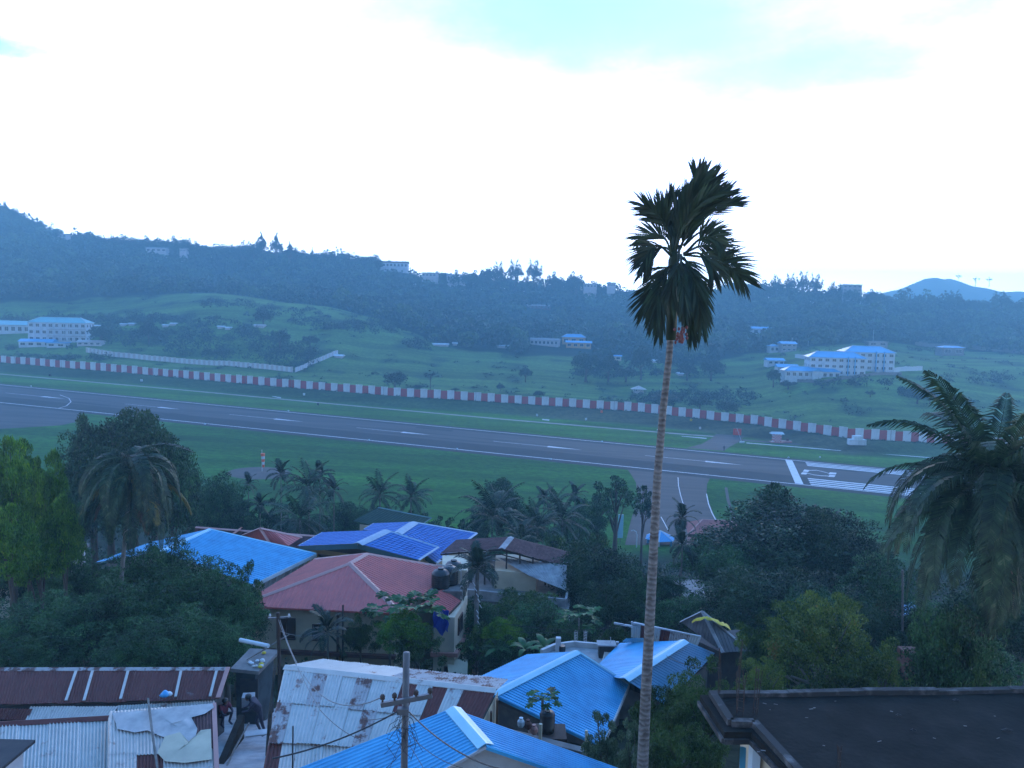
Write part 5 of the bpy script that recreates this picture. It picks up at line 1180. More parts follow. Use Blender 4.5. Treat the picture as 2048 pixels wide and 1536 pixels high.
MB().prism([(x0-.2, 55.0), (x1+.2, 53.3), (x1+1.2, 62.2), (x0+.3, 62.2)], 29.5, 29.65).build('terrace_slab', concrete, r)
for (a, b) in (((x0, 55.3), (x1, 53.6)), ((x1, 53.6), (x1+1, 61.8)), ((x0+.3, 61.7), (x1+1, 61.7))):
    MB().bar((a[0], a[1], 29.95), (b[0], b[1], 29.95), .15, .6).build('parapet', conc_pale, r)
MB().prism([(x0+3, 57), (x1-2, 56.5), (x1-1.6, 61), (x0+3, 61)], 29.65, 31.0).build('upper_room', cream, r)
quad_roof(r, Vector((x0+3.2, 58.5, 31.5)), Vector((x1+.3, 57.8, 31.3)), Vector((x1+.1, 54.8, 30.4)), Vector((x0+5.6, 55.6, 31.1)), conc_pale, .3, .03, 'lean_to_roof')
window(r, (x0, 55.2, 0), (x1, 53.5, 0), .12, .24, 26.6, 28.2, window_dark, white_paint, .08); window(r, (x0, 55.2, 0), (x1, 53.5, 0), .45, .57, 26.6, 28.2, window_dark, white_paint, .08); window(r, (x0, 55.2, 0), (x1, 53.5, 0), .8, .9, 26.6, 28.2, window_dark, white_paint, .08)
# ---- gatehouses by the taxiway
r = empty('gate_pavilion', 'small pavilion with bright blue hipped roof and pale ribs beside the taxiway', 'pavilion', GP(1320, 1100))
z = P(1320, 1076, 152).z
cc = Vector((P(1320, 1076, 152).x, 152, z)); R_ = 3.1; hexp = [cc+Vector((R_*math.cos(a), R_*math.sin(a), 0)) for a in np.linspace(0, 2*math.pi, 7)[:-1]+.26]; ap = cc+Vector((0, 0, 1.5))
for k in range(6): clip_roof(r, [hexp[k], hexp[(k+1) % 6], ap], hexp[k], hexp[(k+1) % 6], far_blue, .3); cap(ap, hexp[k], .22, white_paint, r)
for k in range(6): p = lerp(hexp[k], cc, .18); MB().box((p.x, p.y, z-1.6), (.35, .35, 3.2)).build('pillar', blue_dull if k % 2 else white_paint, r)
MB().lathe(cc-Vector((0, 0, 3.2)), [(2.3, 0), (2.3, 1.2)], 6).build('wall', white_old, r)
r = empty('red_gatehouse', 'long building with rusty red hipped roof at the mouth of the near taxiway', 'gatehouse', GP(1430, 1100))
ze = P(1380, 1069, 140).z; w4 = [PZ(1376, 1068, ze), PZ(1500, 1072, ze), PZ(1500, 1048, ze), PZ(1392, 1047, ze)]; ra = PZ(1398, 1049, ze+1.4); rb = PZ(1480, 1050, ze+1.4)
w4[2] = w4[1]+Vector((1, 8, 0)); w4[3] = w4[0]+Vector((1, 8, 0)); ra = (w4[0]+w4[3])/2+Vector((3, 0, 1.7)); rb = (w4[1]+w4[2])/2+Vector((-3, 0, 1.7))
rr_ = mat('red_roof_old', (.36, .10, .07), (.27, .075, .06), rough=.7, scale=.6)
clip_roof(r, [w4[0], w4[1], rb, ra], w4[0], w4[1], rr_, .3); clip_roof(r, [w4[3], w4[0], ra], w4[3], w4[0], rr_, .3); clip_roof(r, [w4[1], w4[2], rb], w4[1], w4[2], rr_, .3); clip_roof(r, [w4[2], w4[3], ra, rb], w4[2], w4[3], rr_, .3)
for a, b in ((ra, rb), (ra, w4[0]), (rb, w4[1])): cap(a, b, .3, pink_cap, r)
fascia(w4[0], w4[1], .5, win_brown, r, .1)
q = walls(r, w4, ze-4.2, pink_cap, .8, top=ze-.1); window(r, q[0], q[1], .12, .3, ze-2.6, ze-.9, window_dark, white_paint, .12); window(r, q[0], q[1], .45, .63, ze-2.6, ze-.9, window_dark, white_paint, .12)
g = GP(1240, 1085); r = empty('notice_board', 'tall narrow pale blue board by the road left of the blue pavilion', 'sign', g)
MB().box(g+Vector((0, 0, 3.2)), (1.0, .12, 4.6)).build('board', blue_cap, r); MB().box(g+Vector((0, 0, .6)), (.15, .1, 1.4)).build('post', steel, r)
g = GP(1273, 1095); r = empty('street_lamp', 'curved white street lamp beside the blue pavilion', 'street lamp', g)
MB().tube([g, g+Vector((0, 0, 2.4)), g+Vector((-.15, 0, 3.0)), g+Vector((-.6, 0, 3.3)), g+Vector((-1.1, 0, 3.2))], .09, 6).build('pole', white_paint, r)
# road and parking seen under the big tree
rp = [PZ(1370, 1190, Hs(20, 95)+.3)]
for lab, u, v, wd_, dz in (('pale car roof glimpsed under the big dark tree', 1465, 1128, 40, 0),):
    g = P(u, v, 86); L0 = 4.0; g.z = P(u, v, 86).z-1.3; r = empty('parked_car', lab, 'car', g, rz=.2)
    def carbox(pr, hw): 
        v = [(x, -hw*(1 if z < .9 else .86), z) for x, z in pr]+[(x, hw*(1 if z < .9 else .86), z) for x, z in pr]; n = len(pr)
        return v, [tuple(range(n)), tuple(range(n, 2*n))[::-1]]+[(i, n+i, n+(i+1) % n, (i+1) % n) for i in range(n)]
    v, f = carbox([(-2, .3), (-2.05, .75), (-1.8, .9), (-1.2, .95), (1.1, .95), (1.85, .85), (2, .6), (2, .3)], .82); link('body', mesh('body', v, f, white_paint), r)
    v, f = carbox([(-1.5, .93), (-1.05, 1.42), (.45, 1.45), (1.0, .93)], .8); link('cabin', mesh('cabin', v, f, window_dark), r)
    mb = MB().box((-.3, 0, 1.46), (1.5, 1.3, .05)); link('roof', mesh('roof', mb.v, mb.f, white_paint), r)
    for x in (-1.25, 1.25):
        for y in (-.75, .75): mb = MB().tube([(x, y-.1, .3), (x, y+.1, .3)], .3, 12); link('wheel', mesh('wheel', mb.v, mb.f, black_plastic), r)
def patch(name, u0, u1, y0, y1, m, lift=.08):
    v = []; f = []; n = 10
    for j in range(n+1):
        for i in range(n+1): y = lerp(y0, y1, j/n); x = (lerp(u0, u1, i/n)-1024)/F*y; v.append((x, y, Hs(x, y)+lift))
    for j in range(n):
        for i in range(n): a = j*(n+1)+i; f.append((a, a+1, a+n+2, a+n+1))
    return tag(mk(name, v, f, m), kind='structure')
patch('road', 1360, 1450, 78, 96, concrete)
# ---- centre blue roof
r = empty('blue_roofed_house', 'house with bright blue ribbed gable roof left of the areca trunk', 'house', (2, 31, Hs(2, 31)))
RF = PZ(1154, 1303, 35.6); RN = PZ(985, 1388, 35.6); EF = PZ(1257, 1369, 34.2); EN = PZ(1203, 1492, 34.2); LF_ = PZ(1053, 1309, 34.5); LN = PZ(920, 1372, 34.3)
quad_roof(r, RF, RN, EN, EF, blue_roof, .165, .03); quad_roof(r, RN, RF, LF_, LN, blue_roof, .165, .015)
cap(RF, RN, .42, blue_cap, r); cap(RF+Vector((0, 0, .02)), EF+Vector((0, 0, .02)), .14, blue_cap, r, 'verge_cap'); fascia(EF, EN, .16, white_old, r, .1, 'gutter'); fascia(RN, EN, .1, blue_roof, r)
c = (RF+RN+EF+EN+LF_+LN)/6; pts = [LN, EN, EF, LF_]; q = [p+(c-p)*.1 for p in pts]; v = [Vector((p.x, p.y, 31.5)) for p in q]+[Vector((p.x, p.y, 34.1)) for p in q]
mk('wall', v, [(i, (i+1) % 4, 4+(i+1) % 4, 4+i) for i in range(4)], concrete, r); n1 = lerp(RN, RF, .08); mk('gable', [v[4], v[5], Vector((n1.x, n1.y, n1.z-.1))], [(0, 1, 2)], concrete, r)
# yard between roofs: tank on stand, clutter
ps = P(1094, 1460, 26.2); ps.z = P(1094, 1462, 26.2).z
r = empty('tank_stand', 'dark slab stand under the black tank between the blue roofs', 'stand', ps-Vector((0, 0, 2.0)))
MB().box(ps-Vector((0, 0, .06)), (1.3, 1.0, .12)).build('slab', iron, r)
for x in (-.5, .5):
    for y in (-.4, .4): MB().box(ps+Vector((x, y, -1.0)), (.1, .1, 1.9)).build('leg', concrete, r)
t = empty('water_tank', 'dark water drum on a stand under the papaya between the blue roofs', 'water tank', ps)
MB().lathe(ps, [(.26, 0), (.27, .2), (.25, .22), (.27, .4), (.25, .42), (.27, .6), (.22, .68), (.08, .7)], 14).build('barrel', black_plastic, t, True); MB().lathe(ps+Vector((0, 0, .69)), [(.09, 0), (.09, .05)], 10).build('lid', black_plastic, t)
for i, (u, v, m_, lab) in enumerate(((1042, 1448, white_paint, 'small white container on the wall beside the black drum'), (1056, 1452, brick_red, 'reddish bundle on the wall beside the white container'), (1068, 1462, pink_cap, 'pink plastic bag on the wall left of the black drum'))):
    p = P(u, v, 25.5); o = empty('clutter_item', lab, 'bundle', p); MB().lathe(p-Vector((0, 0, .1)), [(.08, 0), (.13, .08), (.12, .2), (.06, .28), (.07, .32)], 9).build('body', m_, o)
p = P(1081, 1468, 25.3); o = empty('short_post', 'short cream post beside the black drum', 'post', p-Vector((0, 0, 1))); MB().tube([p-Vector((0, 0, 1)), p+Vector((0, 0, .35))], .06, 7).build('shaft', cream2, o)
p = P(1174, 1500, 25); o = empty('short_post', 'bare cream post in front of the lower corner of the blue roof', 'post', p-Vector((0, 0, 1))); MB().tube([p-Vector((0, 0, 1)), P(1173, 1461, 25)], .05, 7).build('shaft', cream2, o)
r = empty('yard_wall', 'low concrete wall carrying clutter between the two blue roofs', 'wall', P(1060, 1470, 25.6)-Vector((0, 0, 1.5))); a = P(1010, 1460, 26); b = P(1170, 1500, 24.8); MB().bar(a-Vector((0, 0, .6)), b-Vector((0, 0, .6)), .3, 1.2).build('body', concrete, r)
# ---- white parapet terrace behind it
zt = 33.4
def T(u, v): return PZ(u, v, zt)
r = empty('terrace_house', 'flat white roof terrace with parapet, stub columns and starter bars behind the blue roof', 'house', T(1160, 1330))
fl = [T(1083, 1309), T(1110, 1297), T(1148, 1292), T(1202, 1297), T(1243, 1301), T(1247, 1362), T(1150, 1360)]
MB().prism([(p.x, p.y) for p in fl], 30.5, zt).build('terrace', conc_pale, r)
for a, b in ((0, 1), (1, 2), (2, 3), (3, 4), (4, 5)): MB().bar(fl[a]+Vector((0, 0, .12)), fl[b]+Vector((0, 0, .12)), .16, .26).build('parapet', white_old, r)
for (u, v0, v1, w1) in ((1116, 1302, 1273, .24), (1217, 1308, 1296, .22), (1234, 1305, 1282, .14)):
    p = T(u, v0); h = (v0-v1)/F*p.y; MB().box(p+Vector((0, 0, h/2)), (w1, w1, h)).build('column', white_old, r)
p = T(1124, 1303); MB().lathe(p, [(.16, 0), (.18, .15), (.16, .3)], 10).build('bucket', black_plastic, r)
for u in (1151, 1170):
    p = T(u, 1292); mb = MB()
    for dx, dy in ((-.06, 0), (.06, 0), (0, .08)): mb.tube([p+Vector((dx, dy, 0)), p+Vector((dx*1.2, dy, .78+.1*dx))], .012, 4)
    for k in range(5): mb.bar(p+Vector((-.07, 0, .1+k*.14)), p+Vector((.07, 0, .16+k*.14)), .015, .015)
    mb.build('starter_bars', white_old, r)
p = T(1220, 1312); MB().tube([p, p+Vector((0, 0, .95))], .02, 5).build('mast', white_old, r)
MB().box(T(1212, 1312)+Vector((0, 0, .3)), (.75, .5, .6)).build('stair_hatch', dark_gap, r); MB().box(T(1212, 1312)+Vector((0, 0, .63)), (.9, .62, .06)).build('hatch_roof', conc_pale, r)
sheets(r, T(1208, 1318)+Vector((0, 0, .35)), T(1230, 1320)+Vector((0, 0, .35)), T(1232, 1348)+Vector((0, 0, .1)), T(1200, 1342)+Vector((0, 0, .1)), 2, 1, tin_pale)
# ---- second blue roof right
r = empty('blue_roofed_house', 'house with dusty blue roof and pale ridge just behind the areca trunk', 'house', (7, 33, Hs(7, 33)))
RF = PZ(1369, 1281, 35.0); RN = PZ(1248, 1358, 35.0); LF_ = PZ(1240, 1286, 34.0); LN = PZ(1180, 1345, 33.6); EF = PZ(1430, 1306, 34.0); EN = PZ(1330, 1410, 33.6)
quad_roof(r, RN, RF, LF_, LN, blue_roof, .2, .012); quad_roof(r, RF, RN, EN, EF, blue_dull, .2, .025); cap(RF, RN, .5, blue_cap, r)
pts = [LN, EN, EF, LF_]; c = sum(pts, Vector())/4; q = [p+(c-p)*.1 for p in pts]; v = [Vector((p.x, p.y, 31)) for p in q]+[Vector((p.x, p.y, 33.5)) for p in q]; mk('wall', v, [(i, (i+1) % 4, 4+(i+1) % 4, 4+i) for i in range(4)], concrete, r)
r2 = empty('blue_canopy', 'small light blue corrugated canopy beside the white terrace', 'canopy', PZ(1265, 1283, 34.3)); sheets(r2, PZ(1252, 1277, 34.5), PZ(1286, 1276, 34.5), PZ(1294, 1290, 34.2), PZ(1243, 1283, 34.2), 3, 1, blue_cap); MB().bar(PZ(1256, 1290, 34.0), PZ(1256, 1290, 32), .1, .1).build('post', iron, r2)
# ---- rusty roof and grey hip roof behind
r = empty('rusty_roofed_shed', 'shed with patched rust and grey tin roof behind the areca trunk', 'shed', (8, 37, Hs(8, 37)))
A_, B_, C_, D_ = PZ(1262, 1243, 35.2), PZ(1402, 1272, 35.0), PZ(1392, 1300, 34.4), PZ(1262, 1274, 34.4)
sheets(r, A_, B_, C_, D_, 7, 1, lambda i, j, rs: [tin_grey, tin_rust, tin_grey, tin_rust, tin_patch, tin_patch, tin_grey][i], .11, .02); walls(r, [A_, B_, C_, D_], 31, dark_gap, .3, top=34.3); MB().bar(PZ(1228, 1246, 35.2), PZ(1266, 1253, 35.2), .08, .08).build('beam', white_old, r); fascia(A_, B_, .06, white_old, r, .1)
r = empty('grey_hip_roofed_house', 'old house with weathered grey hipped roof and a yellow cloth thrown over it', 'house', (10, 40, Hs(10, 40)))
ap = PZ(1405, 1223, 35.8); l1 = PZ(1362, 1244, 34.8); l2 = PZ(1446, 1305, 34.3); l3 = PZ(1500, 1302, 34.1); l4 = l1+(l3-l2)
grey_old = mat('grey_sheet_old', (.13, .13, .14), (.08, .08, .085), rough=.85, scale=1.5)
clip_roof(r, [ap, l1, l2], l1, l2, grey_old, .2); clip_roof(r, [ap, l2, l3], l2, l3, grey_old, .2)
for a, b in ((ap, l1), (ap, l2), (ap, l3)): cap(a, b, .22, conc_pale, r)
walls(r, [l1, l2, l3, l3+Vector((.5, 3, 0))], 31, dark_gap, .4, top=34.1)
v = []; f = []; n = 14
cpts = [PZ(1383, 1247, 35.1), PZ(1404, 1238, 35.62), PZ(1418, 1239, 35.62), PZ(1440, 1248, 35.35), PZ(1458, 1256, 35.0)]
for i in range(n+1):
    t = i/n*4; k = min(int(t), 3); p = lerp(cpts[k], cpts[k+1], t-k); w1 = .08+.22*(i/n)**1.5
    for j in range(4): v.append(p+Vector((.03*math.sin(i*2+j), -w1+w1*2*j/3, .12+.05*math.sin(i*1.7+j*2)-abs(j-1.5)*.05)))
for i in range(n):
    for j in range(3): a = i*4+j; f.append((a, a+1, a+5, a+4))
tag(mk('yellow_cloth', v, f, yellow, None, True), 'yellow cloth draped over the ridge of the weathered grey roof', 'cloth')

# ---- big grey tin shed in the centre foreground
Zr = 38.4
r = empty('tin_shed', 'large shed with grey and rust striped tin roof behind the utility pole', 'shed', (-4, 24, Hs(-4, 24)))
A_, B_ = PZ(570, 1333, Zr), PZ(993, 1380, Zr); D_, C_ = PZ(537, 1482, Zr-.9), PZ(928, 1507, Zr-.9)
def colc(i, j, rs):
    if i >= 8: return [tin_rust, tin_grey, tin_rust, tin_grey, tin_rust, tin_rust][min(i-8, 5)] if not (i == 8 and j) else tin_grey
    return tin_grey if rs.random() < .86 else tin_patch
sheets(r, A_, B_, C_, D_, 14, 2, colc, .10, .012, seed=4)
k0 = PZ(646, 1319, Zr-.35); k1 = PZ(1016, 1359, Zr-.35)
sheets(r, B_, A_, k0, k1, 12, 1, lambda i, j, rs: tin_patch if i < 6 else tin_pale, .10, .015, seed=5)
cap(A_, B_, .34, tin_pale, r)
fr_ = [PZ(537, 1482, Zr-.95), PZ(700, 1494, Zr-.95)]; e_ = [PZ(700, 1580, Zr-1.35), PZ(520, 1570, Zr-1.35)]
sheets(r, fr_[0], fr_[1], e_[0], e_[1], 6, 1, lambda i, j, rs: [tin_rust, tin_pale, tin_pale, tin_grey, tin_pale, tin_pale][i], .10, .02, seed=6)
sheets(r, PZ(690, 1478, Zr-.85), PZ(752, 1477, Zr-.85), PZ(745, 1510, Zr-1.05), PZ(688, 1505, Zr-1.05), 2, 1, lambda i, j, rs: [tin_rust, tin_pale][i], .09, .025, seed=7)
sheets(r, PZ(741, 1413, Zr-.5), PZ(774, 1415, Zr-.5), PZ(748, 1477, Zr-.86), PZ(713, 1474, Zr-.86), 2, 1, lambda i, j, rs: tin_patch, .08, .025, seed=9)
pts = [A_, D_, C_, B_]; v = [Vector((p.x+.05, p.y+.05, 33.8)) for p in pts]+[Vector((p.x+.05, p.y+.05, p.z-.05)) for p in pts]
mk('wall', v, [(0, 1, 5, 4), (1, 2, 6, 5), (2, 3, 7, 6)], cream2, r)
for k in range(5): p = lerp(C_, B_, (k+.5)/5); MB().bar(p-Vector((-.12, 0, 3)), p-Vector((-.12, 0, .1)), .07, .1).build('wall_batten', brown_wood, r)
# ---- front blue roof at the bottom
r = empty('blue_roofed_shed', 'nearest shed with bright blue gable roof and broad pale ridge at the bottom', 'shed', (-1.5, 18.5, Hs(-1.5, 18.5)))
RF = PZ(906, 1417, 40.0); RN = PZ(972, 1492, 40.0); LF_ = PZ(560, 1552, 38.7); LN = PZ(700, 1640, 38.7); EF = PZ(1290, 1557, 38.7); EN = PZ(1220, 1640, 38.7)
EF = PZ(1262, 1545, 38.9); EN = PZ(1215, 1575, 38.9)
quad_roof(r, RN, RF, LF_, LN, blue_roof, .155, .03); quad_roof(r, RF, RN, EN, EF, blue_roof, .155, .03)
cap(RF, RN, .42, blue_cap, r, lift=.04); fascia(RN, LN, .06, white_old, r, .05, 'verge_board'); fascia(RN, EN, .08, blue_roof, r, .05, 'verge_board')
n1 = lerp(RN, RF, .12); v = [Vector((n1.x, n1.y, n1.z-.08)), lerp(RN, LN, .9)-Vector((0, -.25, .1)), lerp(RN, EN, .95)-Vector((0, -.25, .1)), lerp(RN, EN, .95)-Vector((0, -.25, 3)), lerp(RN, LN, .9)-Vector((0, -.25, 3))]
mk('gable_wall', v, [(0, 1, 4, 3, 2)], tin_grey, r)
# ---- left sheds
r = empty('tin_shed', 'long shed with dark rusty tin roof crossed by pale battens at lower left', 'shed', (-14, 29, Hs(-14, 29)))
A_, B_, C_, D_ = PZ(-60, 1338, 36.35), PZ(456, 1337, 36.35), PZ(436, 1398, 35.9), PZ(-80, 1410, 35.9)
sheets(r, A_, B_, C_, D_, 11, 1, lambda i, j, rs: tin_rust, .10, .014, seed=11)
cap(A_, B_, .28, tin_patch, r)
for (a, b) in (((152, 1345), (132, 1404)), ((185, 1345), (168, 1404)), ((256, 1345), (241, 1401)), ((362, 1345), (351, 1397)), ((433, 1345), (420, 1396))):
    p = PZ(*a, 36.35)+Vector((0, 0, .06)); q_ = PZ(*b, 35.93)+Vector((0, 0, .06)); MB().bar(p, q_, .09, .04).build('batten', tin_pale, r)
MB().bar(C_+Vector((0, 0, .05)), B_+Vector((0, 0, .05)), .16, .03).build('verge_flashing', pink_cap, r)
walls(r, [A_, B_, C_, D_], 33.4, dark_gap, .15, top=35.8)
sheets(r, PZ(60, 1413, 35.8), PZ(235, 1413, 35.8), PZ(216, 1440, 35.62), PZ(50, 1440, 35.62), 4, 1, tin_pale, .09, .022, seed=13); sheets(r, PZ(235, 1411, 35.8), PZ(428, 1402, 35.8), PZ(428, 1425, 35.62), PZ(230, 1430, 35.62), 4, 1, tin_grey, .09, .022, seed=14)
sheets(r, PZ(-80, 1416, 35.8), PZ(64, 1418, 35.8), PZ(52, 1440, 35.6), PZ(-90, 1440, 35.6), 3, 1, tin_rust, .09, .022, seed=15)
r = empty('tin_shed', 'shed with clean blue-grey corrugated roof at the lower left corner', 'shed', (-14.5, 24, Hs(-14, 24)))
A_, B_, C_, D_ = PZ(-90, 1452, 36.55), PZ(218, 1436, 36.55), PZ(216, 1610, 35.9), PZ(-110, 1625, 35.9)
sheets(r, A_, B_, C_, D_, 5, 1, tin_grey, .095, .022, seed=21); cap(A_, B_+Vector((0, 0, .02)), .32, tin_rust, r)
walls(r, [A_, B_, C_, D_], 33.4, dark_gap, .2, top=35.8)
r = empty('tin_shed', 'shed roof of whitish peeling sheets and torn tarpaulin beside the alley', 'shed', (-10.5, 24, Hs(-10.5, 24)))
A_, B_, C_, D_ = PZ(219, 1424, 36.8), PZ(428, 1409, 36.8), PZ(436, 1600, 36.1), PZ(214, 1610, 36.1)
sheets(r, A_, B_, C_, D_, 4, 2, lambda i, j, rs: [tin_pale, tin_pale, tin_pale, tin_maroon, tin_pale, tin_rust, tin_pale, tin_pale][i+4*j], .095, .02, seed=22)
MB().bar(C_+Vector((0, 0, .04)), B_+Vector((0, 0, .04)), .14, .05).build('verge_flashing', pink_cap, r)
walls(r, [A_, B_, C_, D_], 33.4, dark_gap, .12, top=36.0)
n = (B_-A_).cross(D_-A_).normalized(); n = -n if n.z < 0 else n
def torn(name, lab, outline, m, lift):
    """cloth sheet lying on the roof, wrinkled"""
    cx = sum(p[0] for p in outline)/len(outline); cy = sum(p[1] for p in outline)/len(outline)
    rings = [0, .35, .7, 1.0]; v = []; f = []; k = len(outline); rs = random.Random(3)
    def onroof(u, v_):
        d = ray(u, v_); t = (A_-Vector((0, 0, EYE))).dot(n)/d.dot(n); return Vector((0, 0, EYE))+d*t
    for s in rings:
        for (u, vv) in outline: v.append(onroof(cx+(u-cx)*s, cy+(vv-cy)*s)+n*(lift+rs.uniform(-.012, .03)))
    for j in range(3):
        for i in range(k): a = j*k+i; b = j*k+(i+1) % k; f.append((a, b, b+k, a+k))
    return tag(mk(name, v, f, m, None, True), lab, 'tarpaulin')
torn('torn_tarpaulin', 'torn pale tarpaulin over the upper right of the whitish shed roof', [(226, 1430), (300, 1424), (360, 1417), (425, 1411), (428, 1420), (410, 1432), (383, 1440), (395, 1462), (392, 1478), (372, 1495), (350, 1485), (318, 1476), (295, 1466), (270, 1470), (235, 1462)], tarp_white, .07)
torn('torn_tarpaulin', 'cream torn tarpaulin over the lower right of the whitish shed roof', [(330, 1478), (360, 1470), (378, 1490), (402, 1466), (422, 1464), (424, 1524), (370, 1532), (330, 1528), (315, 1512)], cream2, .09)
o = empty('bamboo_stick', 'long grey stick lying down the whitish shed roof', 'stick', PZ(296, 1397, 36.9)); MB().tube([PZ(296, 1397, 37.0), PZ(304, 1460, 36.85), PZ(318, 1560, 36.55)], .035, 6).build('shaft', bark_pale, o)
p0 = PZ(330, 1392, 36.08); v = []
o = empty('plastic_bag', 'blue and white plastic bag caught on the rusty roof', 'bag', p0); MB().lathe(p0, [(.14, 0), (.2, .05), (.13, .12), (.05, .2)], 7).build('body', far_blue, o, True); MB().lathe(p0+Vector((.12, .05, 0)), [(.1, 0), (.13, .05), (.07, .12)], 7).build('fold', white_paint, o, True)
# bottom-left wall corner
r = empty('white_wall_house', 'corner of a stained white wall with dark roof slab at the bottom left edge', 'house', (-13, 21, Hs(-13, 21)))
x = P(36, 1510, 19).x; zt_ = P(20, 1502, 19).z; MB().prism([(x-3, 18), (x, 18), (x, 19.2), (x-3, 19.2)], 34, zt_).build('wall', white_old, r); MB().prism([(x-3, 17.8), (x+.12, 17.8), (x+.2, 19.4), (x-3, 19.4)], zt_, zt_+.08).build('roof_slab', dark_gap, r)
# ---- alley
patch('alley_paving', 395, 580, 21, 34, conc_pale, .12)
r = empty('blue_shack', 'small smoky blue walled shack with junk on its flat slab roof by the alley', 'shack', P(510, 1400, 31)-Vector((0, 0, 1.5)))
a = P(472, 1345, 30.5); b = P(541, 1345, 30.8); zt_ = P(500, 1340, 30.5).z; zb = Hs(-9.5, 30)-.3
MB().prism([(a.x, 30.5), (b.x-.45, 30.3), (b.x-.2, 31.9), (a.x+.2, 32)], zb, zt_).build('wall', mat('sooty_blue', (.035, .055, .065), (.012, .013, .015), rough=.9, scale=.9, lo=.45, hi=.62), r)
MB().prism([(a.x-.15, 30.3), (b.x-.25, 30.1), (b.x+.0, 32.1), (a.x, 32.2)], zt_, zt_+.14).build('roof_slab', concrete, r)
MB().box((lerp(a.x, b.x, .45), 30.33, zb+1.2), (.7, .06, 1.9)).build('doorway', dark_gap, r)
rs = random.Random(9)
for i in range(14):
    p = Vector((lerp(a.x, b.x, rs.uniform(.3, .85)), rs.uniform(30.4, 31.8), zt_+.14)); m_ = [white_paint, yellow, white_old, tin_grey, white_paint][i % 5]
    o = empty('scrap_item', 'crumpled scrap lying on the flat roof of the blue shack', 'scrap', p, 'scrap on the shack roof'); MB().lathe(p, [(.05, 0), (.10*rs.uniform(.6, 1.2), .03), (.08, .07), (.03, .1)], 7).build('body', m_, o)
for i in range(3):
    p = Vector((lerp(a.x, b.x, .2+.1*i), 31+.3*i, zt_+.18)); o = empty('timber_pole', 'thin timber pole lying across the shack roof', 'pole', p, 'timber poles on the shack roof'); MB().tube([p, p+Vector((1.1, .7, .55))], .025, 5).build('shaft', bark_pale, o)
p = P(480, 1280, 31.5); q_ = P(537, 1292, 31); o = empty('white_pipe', 'white pipe sticking out over the blue shack', 'pipe', p); MB().tube([p, q_], .085, 9).build('pipe', white_paint, o)
r = empty('alley_wall', 'dark mossy low wall running down the alley between the sheds', 'wall', P(465, 1480, 26)-Vector((0, 0, .5)))
g0 = P(482, 1436, 27.8); g1 = P(440, 1536, 24.2); MB().bar((g0.x, 27.8, g0.z-.5), (g1.x, 24.2, g1.z-.5), .22, 1.2).build('body', conc_dark, r)
o = empty('bamboo_stick', 'pale bamboo pole leaning down the alley wall', 'stick', P(495, 1450, 27)); MB().tube([P(498, 1446, 27), P(468, 1500, 25), P(452, 1536, 24)], .03, 5).build('shaft', bark_pale, o)
r = empty('alley_post', 'dark leaning post at the left end of the grey tin shed', 'post', P(540, 1440, 25.5)-Vector((0, 0, 2))); MB().tube([P(532, 1500, 25.4)-Vector((0, 0, .8)), P(541, 1420, 25.6), P(550, 1330, 26.4)], .07, 6).build('shaft', bark, r)
g = P(447, 1448, 28.2); person('crouching person in a dark maroon top beside the alley wall', g, crouch, RAD, cloth_red, cloth_dark, .9)
g = P(520, 1470, 27.0); person('person bending forward in dark clothes in the alley by the grey tin shed', g, bend, RAD, cloth_dark, cloth_dark, -1.3)
g = P(497, 1405, 29.2); o = empty('stone_block', 'pale stone block on the alley floor in front of the blue shack', 'block', g); MB().box(g+Vector((0, 0, .1)), (.45, .4, .4), .2).build('body', conc_pale, o)
g = P(515, 1466, 26.6); o = empty('plank', 'pale plank lying on the alley floor beside the bending person', 'plank', g); MB().box(g, (.8, .35, .05), .3).build('board', white_old, o)

# ---- flat roofed house at the bottom right
zs = 42.0
def S(u, v): return PZ(u, v, zs)
r = empty('flat_roofed_house', 'cream house with dark stained flat concrete roof at the lower right corner', 'house', S(1600, 1450)-Vector((0, 0, 4)))
o1 = [S(1400, 1388), S(1449, 1462), S(1502, 1462), S(1580, 1542), S(1680, 1640)]
far_e = S(2300, 1378); near_e = Vector((far_e.x+1, 9, zs)); last = o1[-1]
poly = o1+[Vector((last.x+.6, 9, zs)), near_e, far_e]
MB().prism([(p.x, p.y) for p in poly], zs-.16, zs-.02).build('roof_slab', conc_dark, r)
def rim(a, b, w1=.16, h1=.14, m=slab_edge, nm='rim'):
    return MB().bar(a+Vector((0, 0, h1/2-.018)), b+Vector((0, 0, h1/2-.018)), w1, h1).build(nm, m, r)
inn = [S(1424, 1390), S(1462, 1449), S(1508, 1450), S(1592, 1542), S(1690, 1640)]
for a, b in zip(inn[:-1], inn[1:]): rim(a, b, .15, .12)
for k in range(6): a = lerp(inn[0], far_e, k/6); b = lerp(inn[0], far_e, (k+1)/6); rim(a+Vector((0, -.03*(k % 2), 0)), b+Vector((0, -.03*((k+1) % 2), 0)), .15, .085+.012*(k % 3))
ed = [lerp(p, Vector((S(1700, 1480).x, S(1700, 1480).y, zs)), .06) for p in o1]
for a, b in zip(o1[:-1], o1[1:]): MB().bar(a-Vector((0, 0, .2)), b-Vector((0, 0, .2)), .1, .1).build('drip_edge', slab_edge, r)
wx = S(1512, 1470).x; wy_ = 14.9
MB().prism([(wx+.12, wy_), (wx+.5, wy_-.95), (wx+2.0, 9), (far_e.x, 9), (far_e.x, 16.0), (wx+.12, 16.0)], 37.5, zs-.17).build('wall', cream, r)
MB().prism([(wx-.02, wy_-.15), (wx+.12, wy_-.2), (wx+.12, wy_+.1), (wx-.02, wy_+.1)], 37.5, zs-.17).build('corner_pillar', white_paint, r)
